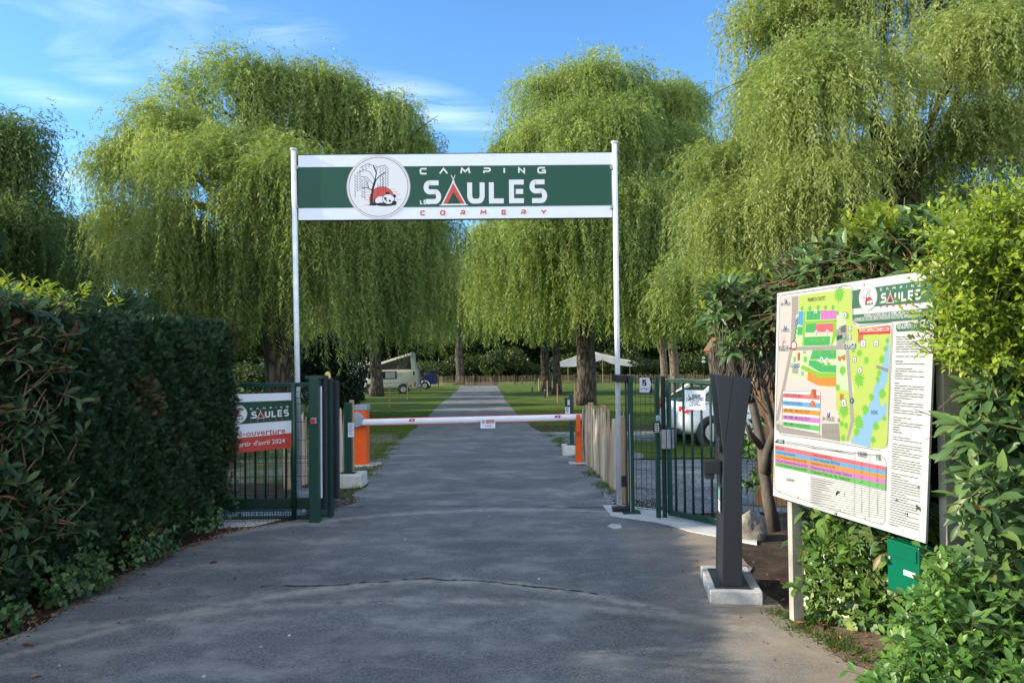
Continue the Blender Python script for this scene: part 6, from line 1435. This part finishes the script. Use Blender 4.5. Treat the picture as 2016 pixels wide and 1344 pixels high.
leafy('', '', '', P, norm(rv(n_) * .35 + np.array([.05, 0, 1])), 7, rng.uniform(.06, .13, n_), .075, LAUREL, 'laurelyoung', None, parent=tl, pname='young_foliage', stems=False)
b = MB()
for _ in range(26):
    y = random.uniform(4.3, 5.2); p = Vector((HX(y) - .1, y, random.uniform(.5, 1.5))); b.tube([p, p + Vector((.12, random.uniform(-.15, .15), .08)), p + Vector((.16, random.uniform(-.3, .3), .25))], [.008, .006, .003], 5)
b.build('branch', M['twig'], tl, fixn=False)
# ivy along the foot of the hedge
def ivy(name, label, P, Nv, size, mat, tmpl=IVY, loc=None, rnd=None, cat='plant', kind=None):
    k_ = len(P); D = norm(np.cross(Nv, rv(k_)) + np.array([0, 0, -.35])); o = leaves_mesh(name, tmpl[0], tmpl[1], P, D, norm(Nv + rng.normal(size=(k_, 3)) * .45), size * rng.uniform(.5, 1.25, k_), M[mat], None, rnd=rnd)
    tag(o, label, cat, None, kind); return o
Ps = []
for (y0, y1, n_, xo, zh) in ((4.3, 5.5, 1100, .22, .26), (5.4, 6.8, 800, .16, .34), (6.7, 7.9, 260, .12, .22)):
    y = rng.uniform(y0, y1, n_); x = HX(y) + xo * rng.random(n_) - .04; z = rng.uniform(0, 1, n_) ** 1.4 * zh * (1 - .6 * (x - HX(y)) / max(xo, .1)) + .02; m = np.sin(y * 6.3) + np.sin(y * 14) * .5 + .9 > rng.random(n_) * 1.6; Ps.append(np.stack([x, y, z], 1)[m])
P = np.concatenate(Ps); ivy('ivy', 'green ivy creeping along the foot of the clipped hedge', P, np.tile([[.6, -.3, .6]], (len(P), 1)), .042, 'ivydark')

# ---- right side -----------------------------------------------------------
# shrub with bare trunk behind the kiosk
t = thing('laurel_shrub', 'tall laurel with bare crooked trunk and branches between the kiosk and the map board', 'shrub', G(1512, 1050))
b = MB()
def br_(pix, y, r0_, r1_, dy=0.0, seg=9, wob=.15):
    n = len(pix); pts = [at(px, py, y + dy * i / max(1, n - 1)) for i, (px, py) in enumerate(pix)]; b.tube(pts, [r0_ + (r1_ - r0_) * i / (n - 1) for i in range(n)], seg, wob=wob); return pts
YS = 6.2
br_([(1525, 1045), (1512, 980), (1505, 925), (1500, 880), (1490, 830), (1478, 780), (1468, 735), (1458, 690), (1440, 650)], YS, .055, .018, .25, 12)
br_([(1507, 930), (1510, 890), (1525, 850), (1512, 800), (1500, 740), (1495, 690), (1505, 620)], YS, .045, .012, -.3)
br_([(1480, 790), (1462, 745), (1445, 715), (1430, 690), (1415, 650), (1400, 615)], YS, .035, .008, -.3)
br_([(1468, 745), (1472, 700), (1462, 650), (1450, 600)], YS, .03, .008, .2)
br_([(1500, 880), (1475, 850), (1466, 830)], YS, .03, .012, -.1)
br_([(1455, 760), (1490, 785), (1512, 815)], YS - .2, .006, .004)
rs = random.Random(21)
for _ in range(120):
    px = rs.uniform(1415, 1540); py = rs.uniform(700, 790); e = (px + rs.uniform(-35, 35), py - rs.uniform(50, 130)); m_ = ((px + e[0]) / 2 + rs.uniform(-9, 9), (py + e[1]) / 2)
    br_([(px, py), m_, e], YS + rs.uniform(-.45, .5), rs.uniform(.004, .009), .003, 0, 5)
b.build('trunk', M['shrubbark'], t, smooth=True, fixn=False)
SH = t
n_ = 380; px = rng.uniform(1400, 1560, n_); py = 575 + rng.random(n_) * 125 - (px - 1390) * .12; keep = (((px - 1480) / 98) ** 2 + ((py - 632) / 72) ** 2 < 1.15) & ((px > 1440) | (py < 640)); px, py = px[keep], py[keep]; n_ = len(px)
P = lookP(px, py, YS + rng.uniform(-.65, .7, n_))
leafy('', '', '', P, norm(rv(n_) * .6 + np.array([-.35, -.4, .55])), 8, rng.uniform(.10, .20, n_), .12, LAUREL, 'laurel', None, parent=SH, droop=.35, spread=1.1, stemmat='twig', sr=.004)
n_ = 45; px = rng.uniform(1380, 1520, n_); py = rng.uniform(560, 640, n_) - (px - 1390) * .2; P = lookP(px, py, YS + rng.uniform(-.6, .3, n_))
leafy('', '', '', P, norm(rv(n_) * .3 + np.array([-.1, -.1, 1])), 6, .10, .085, LAUREL, 'laurelyoung', None, parent=SH, pname='young_foliage', stems=False)
n_ = 26; px = rng.uniform(1462, 1500, n_); py = rng.uniform(800, 960, n_); P = lookP(px, py, np.full(n_, YS + .3)); leafy('', '', '', P, rv(n_) + np.array([-.4, -.3, 0]), 5, .12, .09, LAUREL, 'laurel', None, parent=SH, pname='lower_foliage', stems=False)
# laurel hedge behind the map board (depth 4.3 - 6)
t = thing('laurel_hedge', 'overgrown laurel hedge with dry twigs rising behind the top of the map board', 'hedge', (2.7, 5.2, 0))
b = MB(); rs = random.Random(8)
def bx_(px): return np.interp(px, [1500, 1620, 1720, 1830, 1960, 2200], [6.1, 5.2, 4.7, 4.3, 4.0, 3.7])
b.prism([(2.45, 5.9, 0), (5.5, 6.5, 0), (5.5, .6, 0), (2.75, .6, 0), (2.72, 3.4, 0), (2.55, 4.6, 0)], (0, 0, 1.55)); b.build('shade_core', M['core'], t)  # solid block coloured as the dark inside of the hedge
b = MB()
for _ in range(750):
    px = rs.uniform(1480, 1850); y = bx_(px) - rs.uniform(.0, .5); py = np.interp(px, [1480, 1560, 1700, 1850], [600, 560, 520, 500]) + rs.uniform(-12, 90); p = at(px, py, y)
    L = rs.uniform(.12, .38); d = Vector((rs.uniform(-1, 1), rs.uniform(-1, .4), rs.uniform(-.25, .7))).normalized() * L; b.tube([p, p + d * .5 + Vector((0, 0, .03)), p + d], [.004, .003, .0015], 4, cap=False)
for _ in range(260):   # bare twigs right of the board and lower
    px = rs.uniform(1925, 2060); y = 3.5 + rs.uniform(-.2, .5); p = at(px, rs.uniform(755, 900), y); L = rs.uniform(.15, .4); d = Vector((rs.uniform(-1, 1), rs.uniform(-1, .2), rs.uniform(-.5, .4))).normalized() * L; b.tube([p, p + d * .5 + Vector((0, 0, .03)), p + d], [.0045, .003, .0015], 4, cap=False)
b.build('dry_twig', M['twig'], t, fixn=False)
LH = t
n_ = 620; px = rng.uniform(1500, 1870, n_); ytop = np.interp(px, [1490, 1560, 1640, 1700, 1760, 1870], [575, 545, 508, 490, 480, 450]); py = ytop + rng.random(n_) ** 1.3 * 95; P = lookP(px, py, bx_(px) + rng.uniform(-.5, .35, n_))
leafy('', '', '', P, norm(rv(n_) * .55 + np.array([-.4, -.3, .75])), 7, rng.uniform(.1, .2, n_), .105, LAUREL, 'laurel', None, parent=LH, droop=.15, stemmat='twig', sr=.004)
n_ = 210; px = np.concatenate([rng.uniform(1500, 1870, 110), rng.normal(1712, 22, 70), rng.normal(1762, 22, 30)]); ytop = np.interp(px, [1490, 1560, 1640, 1700, 1750, 1790, 1870], [580, 545, 500, 462, 452, 470, 440]); py = ytop + rng.uniform(0, 45, n_); P = lookP(px, py, bx_(px) + rng.uniform(-.5, .2, n_))
leafy('', '', '', P, norm(rv(n_) * .3 + np.array([-.1, -.1, 1])), 9, rng.uniform(.08, .18, n_), .085, LAUREL, 'laurelyoung', None, parent=LH, pname='young_foliage', stems=False, spread=.8)
# lower dark laurel leaves under the board's back
n_ = 45; px = rng.uniform(1590, 1860, n_); py = rng.uniform(985, 1100, n_); P = lookP(px, py, bx_(px) - rng.uniform(.25, .7, n_)); leafy('', '', '', P, norm(rv(n_) * .5 + np.array([-.6, -.5, .3])), 6, .15, .11, LAUREL, 'laurel', None, parent=LH, pname='lower_foliage', stems=True, stemmat='twig')
# bright privet top right, nearest
def prv(label, pxr, pyr, n_, ycen, keepf, nl_=11, L=(.10, .24), up=(-.55, -.35, .55), seed=1, leaf=.033):
    global rng
    rng = np.random.default_rng(seed); px = rng.uniform(*pxr, n_); py = rng.uniform(*pyr, n_); k_ = keepf(px, py); px, py = px[k_], py[k_]; n_ = len(px)
    dd = rng.uniform(0, 1, n_); P = lookP(px, py, ycen(px, py) + dd * .55 - .1)
    t = thing('privet_shrub', label, 'shrub', (2.6, 3.1, 0)); t_ = leafy('', '', '', P, norm(rv(n_) * .75 + np.array(up)), nl_, rng.uniform(*L, n_), leaf, PRIVET, 'privet', None, parent=t, spread=.95, stemmat='stem', sr=.0016, rnd=rng.random(n_), maxstem=1500)
    return t
pk = lambda px, py: (py > np.interp(px, [1800, 1850, 1900, 1960, 2016, 2150], [560, 500, 452, 420, 400, 375])) & (py < np.interp(px, [1800, 1850, 1900, 1960, 2100], [650, 700, 735, 755, 790])) & (px > np.interp(py, [380, 470, 560, 600, 700, 760], [1960, 1880, 1860, 1862, 1875, 1900]))
T = prv('bright yellow-green privet overhanging the right edge of the map board', (1800, 2160), (360, 790), 3300, lambda px, py: 3.05 + .0 * px, pk, seed=61)
b = MB(); rs = random.Random(4)
for _ in range(26): px = rs.uniform(1860, 2100); p = at(px, rs.uniform(620, 760), 3.4); e = at(px + rs.uniform(-50, 30), rs.uniform(420, 560), 3.2); b.tube([p, p.lerp(e, .5) + Vector((0, 0, .03)), e], [.007, .005, .002], 5)
b.prism([at(1890, 520, 3.6), at(2200, 440, 3.6), at(2250, 740, 3.6), at(1900, 700, 3.6)], (0, .5, 0))  # solid dark backing among the branches, shade by colour
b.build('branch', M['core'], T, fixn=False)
# trailing twigs over the board
for path in ([(1835, 600), (1800, 640), (1770, 648), (1745, 655), (1716, 648)], [(1845, 690), (1810, 690), (1780, 668), (1752, 672), (1728, 652)], [(1840, 700), (1825, 712), (1805, 700), (1786, 690)], [(1840, 560), (1815, 575), (1800, 585)], [(1842, 640), (1822, 655), (1812, 640)]):
    pts = [at(px, py, 3.62 + (1843 - px) * .0028) for px, py in path]; b = MB(); b.tube(pts, [.003] * len(pts), 5); b.build('trailing_twig', M['twig'], T, fixn=False)
    Pq = np.array([tuple(pts[i].lerp(pts[i + 1], u)) for i in range(len(pts) - 1) for u in (.2, .6)]); leafy('', '', '', Pq, rv(len(Pq)) + np.array([-.6, 0, .2]), 5, .05, .034, PRIVET, 'privet', None, parent=T, pname='trailing_leaves', stems=False)
# glossy laurel at the lower right
t = thing('laurel_shrub', 'laurel with large dark glossy leaves at the lower right edge of the picture', 'shrub', (2.5, 2.9, 0)); rng = np.random.default_rng(90)
n_ = 560; px = rng.uniform(1860, 2150, n_); py = rng.uniform(735, 1400, n_); k_ = px > np.interp(py, [735, 800, 950, 1050, 1200, 1400], [1960, 1925, 1912, 1925, 1925, 1860]); px, py = px[k_], py[k_]; n_ = len(px)
P = lookP(px, py, 3.15 - (py - 740) * .0006 + rng.uniform(-.1, .4, n_))
leafy('', '', '', P, norm(rv(n_) * .6 + np.array([-.6, -.45, .35])), 7, rng.uniform(.1, .2, n_), .105, LAUREL, 'laurel', None, parent=t, droop=.2, stemmat='stem', sr=.003)
b = MB(); b.prism([at(1925, 760, 3.75), at(2250, 760, 3.75), at(2300, 1420, 3.75), at(1925, 1420, 3.75)], (0, .25, 0)); b.build('shade_core', M['core'], t)  # dark slab behind the leaves, its colour stands for shade
# creeper, lower right foreground
t = thing('creeper', 'leafy bright green creeper tumbling over the lower right corner', 'plant', (2.0, 2.7, 0)); rng = np.random.default_rng(91)
n_ = 1500; px = rng.uniform(1700, 2120, n_); py = rng.uniform(1040, 1420, n_); k_ = py > np.interp(px, [1700, 1760, 1800, 1860, 1920, 2100], [1380, 1290, 1195, 1090, 1120, 1200]); px, py = px[k_], py[k_]; n_ = len(px)
P = lookP(px, py, 3.05 - (py - 1040) * .0012 + rng.uniform(-.12, .22, n_))
leafy('', '', '', P, norm(rv(n_) * .6 + np.array([-.5, -.5, .5])), 5, rng.uniform(.05, .12, n_), .046, PRIVET, 'creeper', None, parent=t, spread=1.1, stemmat='stem', sr=.0016, rnd=rng.random(n_), droop=.1)
n_ = 420; px = rng.uniform(1740, 1900, n_); py = rng.uniform(1090, 1340, n_); k_ = py > np.interp(px, [1740, 1800, 1900], [1290, 1215, 1130]); P = lookP(px[k_], py[k_], 3.1 - (py[k_] - 1040) * .001 + rng.uniform(-.15, .2, k_.sum())); leaves_mesh('lobed_leaves', IVY[0], IVY[1], P, norm(rv(len(P)) + np.array([-.4, -.3, -.2])), norm(np.tile([[-.6, -.5, .6]], (len(P), 1)) + rng.normal(size=(len(P), 3)) * .4), rng.uniform(.04, .085, len(P)), M['creeper'], t)
# ivy mat under the board
rng = np.random.default_rng(92); n_ = 6500; px = rng.uniform(1566, 1870, n_); py = 1000 + rng.random(n_) * 260; k_ = (py < np.interp(px, [1566, 1600, 1700, 1800, 1870], [1215, 1225, 1240, 1262, 1270])); px, py = px[k_], py[k_]
gy = np.array([G(px[i], np.interp(px[i], [1566, 1870], [1215, 1262])).y for i in range(len(px))]); dep = gy + (np.interp(px, [1566, 1870], [1215, 1262]) - py) / 260 * .85 + rng.uniform(-.08, .12, len(px))
P = lookP(px, py, dep); P[:, 2] = np.maximum(P[:, 2], .015)
ivy('ivy', 'sunlit ivy and bramble filling the space under the map board', P, np.tile([[-.6, -.35, .65]], (len(P), 1)), .055, 'ivy')
n_ = 60; px = rng.uniform(1575, 1850, n_); py = rng.uniform(1015, 1200, n_); P = lookP(px, py, 4.4 - (px - 1570) * .0022 + rng.uniform(-.05, .3, n_)); leafy('bramble', 'light green bramble shoots reaching up under the map board beside the mailbox', 'plant', P, norm(rv(n_) * .5 + np.array([-.4, -.3, .8])), 5, .13, .075, longleaf(.55, .25, .06, 4), 'creeper', (2, 4.2, 0), sr=.003)

# the hedge goes on to the right of the frame: its top, road-side and near faces
rng = np.random.default_rng(95); n_ = 1500
x = rng.uniform(2.75, 5.5, n_); y = rng.uniform(.7, 6.2, n_); P = np.stack([x, y, rng.uniform(1.42, 1.75, n_)], 1); P = P[(P[:, 0] > 1.02 * .68 * P[:, 1] + .35)]
Q = np.stack([rng.uniform(2.75, 5.5, 650), rng.uniform(.45, .62, 650), rng.uniform(.05, 1.6, 650)], 1)
leafy('', '', '', np.concatenate([P, Q]), norm(np.concatenate([rv(len(P)) * .6 + np.array([-.1, -.1, .9]), rv(650) * .6 + np.array([0, -.9, .4])])), 7, .17, .11, LAUREL, 'laurel', None, parent=LH, pname='outer_foliage', stems=False)
n_ = 1100; P = np.stack([rng.uniform(2.35, 3.7, n_), rng.uniform(2.9, 4.0, n_), rng.uniform(1.45, 2.3, n_)], 1); P = P[(P[:, 0] > .74 * P[:, 1] + .12)]
leafy('', '', '', P, norm(rv(len(P)) * .8 + np.array([-.1, -.3, .6])), 11, .2, .036, PRIVET, 'privet', None, parent=T, pname='outer_foliage', stems=False)

# ground litter, grass and stones ------------------------------------------------
def litter(name, label, cat, P, size, mat, tmpl, kind='stuff', flat=.35):
    k_ = len(P); Nv = norm(np.array([0, 0, 1.]) + rng.normal(size=(k_, 3)) * flat); D = rv(k_); D[:, 2] *= .2
    o = leaves_mesh(name, tmpl[0], tmpl[1], P, D, Nv, size * rng.uniform(.4, 1.3, k_), M[mat]); tag(o, label, cat, None, kind); return o
gzv = np.vectorize(gz)
def scatter(n_, y0, y1, fl, fr, bias=None, z=.012):
    y = rng.uniform(y0, y1, n_); a = np.array([fl(v) for v in y]); c = np.array([fr(v) for v in y]); u = rng.random(n_) if bias is None else rng.random(n_) ** bias; x = a + (c - a) * u
    return np.stack([x, y, gzv(y) + z], 1)
DL = longleaf(.5, .35, .12, 3)
P = np.concatenate([scatter(900, 4.3, 8.2, lambda y: float(HX(y)) - .1, lambda y: eL(y) + .1, 1.1), scatter(60, 4.2, 8.0, lambda y: eL(y), lambda y: eL(y) + .9, 3.0)]); litter('leaf_litter', 'brown dead leaves scattered along the left verge', 'leaf litter', P, .032, 'litter', DL)
P = np.concatenate([scatter(1000, 2.2, 5.6, lambda y: eR(y) - .05, lambda y: eR(y) + .9, 1.2), scatter(90, 2.4, 7.5, lambda y: eR(y) - .6, lambda y: eR(y) + .1, .5)]); litter('leaf_litter', 'reddish dead leaves and chips on the sandy right verge', 'leaf litter', P, .026, 'litter', DL)
P = np.array([tuple(G(px, py) + Vector((0, 0, .02))) for px, py in [(1580, 1235), (1592, 1240), (1604, 1232), (1612, 1236), (1628, 1238), (1640, 1234), (1586, 1228), (190, 1168), (186, 1166), (423, 1108), (428, 1110), (40, 1276), (60, 1340), (1430, 1180), (1636, 1263)]]); litter('leaf_litter', 'larger curled brown leaves lying by the verge and the board post', 'leaf litter', P, .075, 'litter', DL, flat=.6)
BL = ([(-.06, 0, 0), (0, 1, .15), (.06, 0, 0)], [(0, 1, 2)])
def grass(label, P, h, lean=.45, mat='grass'):
    k_ = len(P); D = norm(np.array([0, 0, 1.]) + rng.normal(size=(k_, 3)) * lean * np.array([1, 1, 0])); o = leaves_mesh('grass', BL[0], BL[1], P, D, rv(k_), h * rng.uniform(.4, 1.2, k_), M[mat]); tag(o, label, 'grass', None, 'stuff')
def tufts(c, n_each, r): c = np.asarray(c); return np.repeat(c, n_each, 0) + rng.normal(size=(len(c) * n_each, 3)) * np.array([r, r, 0])
c = np.array([tuple(G(px, py)) for px, py in [(1540, 1215), (1560, 1222), (1580, 1218), (1600, 1226), (1640, 1270), (1660, 1276), (1560, 1240), (1585, 1250), (1700, 1300), (1620, 1262), (1655, 1258), (1690, 1285), (1575, 1230), (1530, 1208), (1610, 1222)]]); grass('weeds and short grass at the foot of the map board posts', tufts(c, 70, .045), .06, 1.0)
P = np.concatenate([scatter(9000, G(760, 905).y, 17.5, lambda y: eL(y) - 4, lambda y: eL(y) - .12, .55), scatter(45000, 17.5, 34, lambda y: eL(y) - 6, lambda y: eL(y) - .0), scatter(45000, 17, 36, lambda y: eR(y) + .0, lambda y: eR(y) + 9), scatter(9000, G(1300, 905).y + .1, G(1300, 868).y, lambda y: 2.5, lambda y: 7)])
P[:, 2] -= .01
grass('mown grass of the lawns on both sides of the lane', P, .065, .7)
c = scatter(60, 8.6, 20, lambda y: eL(y) - .25, lambda y: eL(y) + .06); c2 = scatter(60, 9, 20, lambda y: eR(y) - .06, lambda y: eR(y) + .25); grass('rough grass tufts along the asphalt edges', tufts(np.concatenate([c, c2]), 60, .06), .06, .8)
ST = ([(.5, 0, 0), (0, .45, 0), (-.5, .1, 0), (-.1, -.5, 0), (.1, 0, .42)], [(0, 1, 4), (1, 2, 4), (2, 3, 4), (3, 0, 4)])
P = np.concatenate([scatter(2600, 8.4, G(1150, 912).y + .6, lambda y: eR(y) - .02, lambda y: eR(y) + .6), scatter(2500, 8.2, 11.5, lambda y: 1.8, lambda y: 4.2), scatter(500, 8.4, 13, lambda y: eL(y) - .5, lambda y: eL(y) + .05), scatter(70, 2.5, 8.5, lambda y: eL(y) - .2, lambda y: eR(y) + .1)]); P[:, 2] -= .004
litter('gravel', 'loose grey gravel beside the picket fence and mesh fence', 'gravel', P, .022, 'stone', ST, flat=.1)
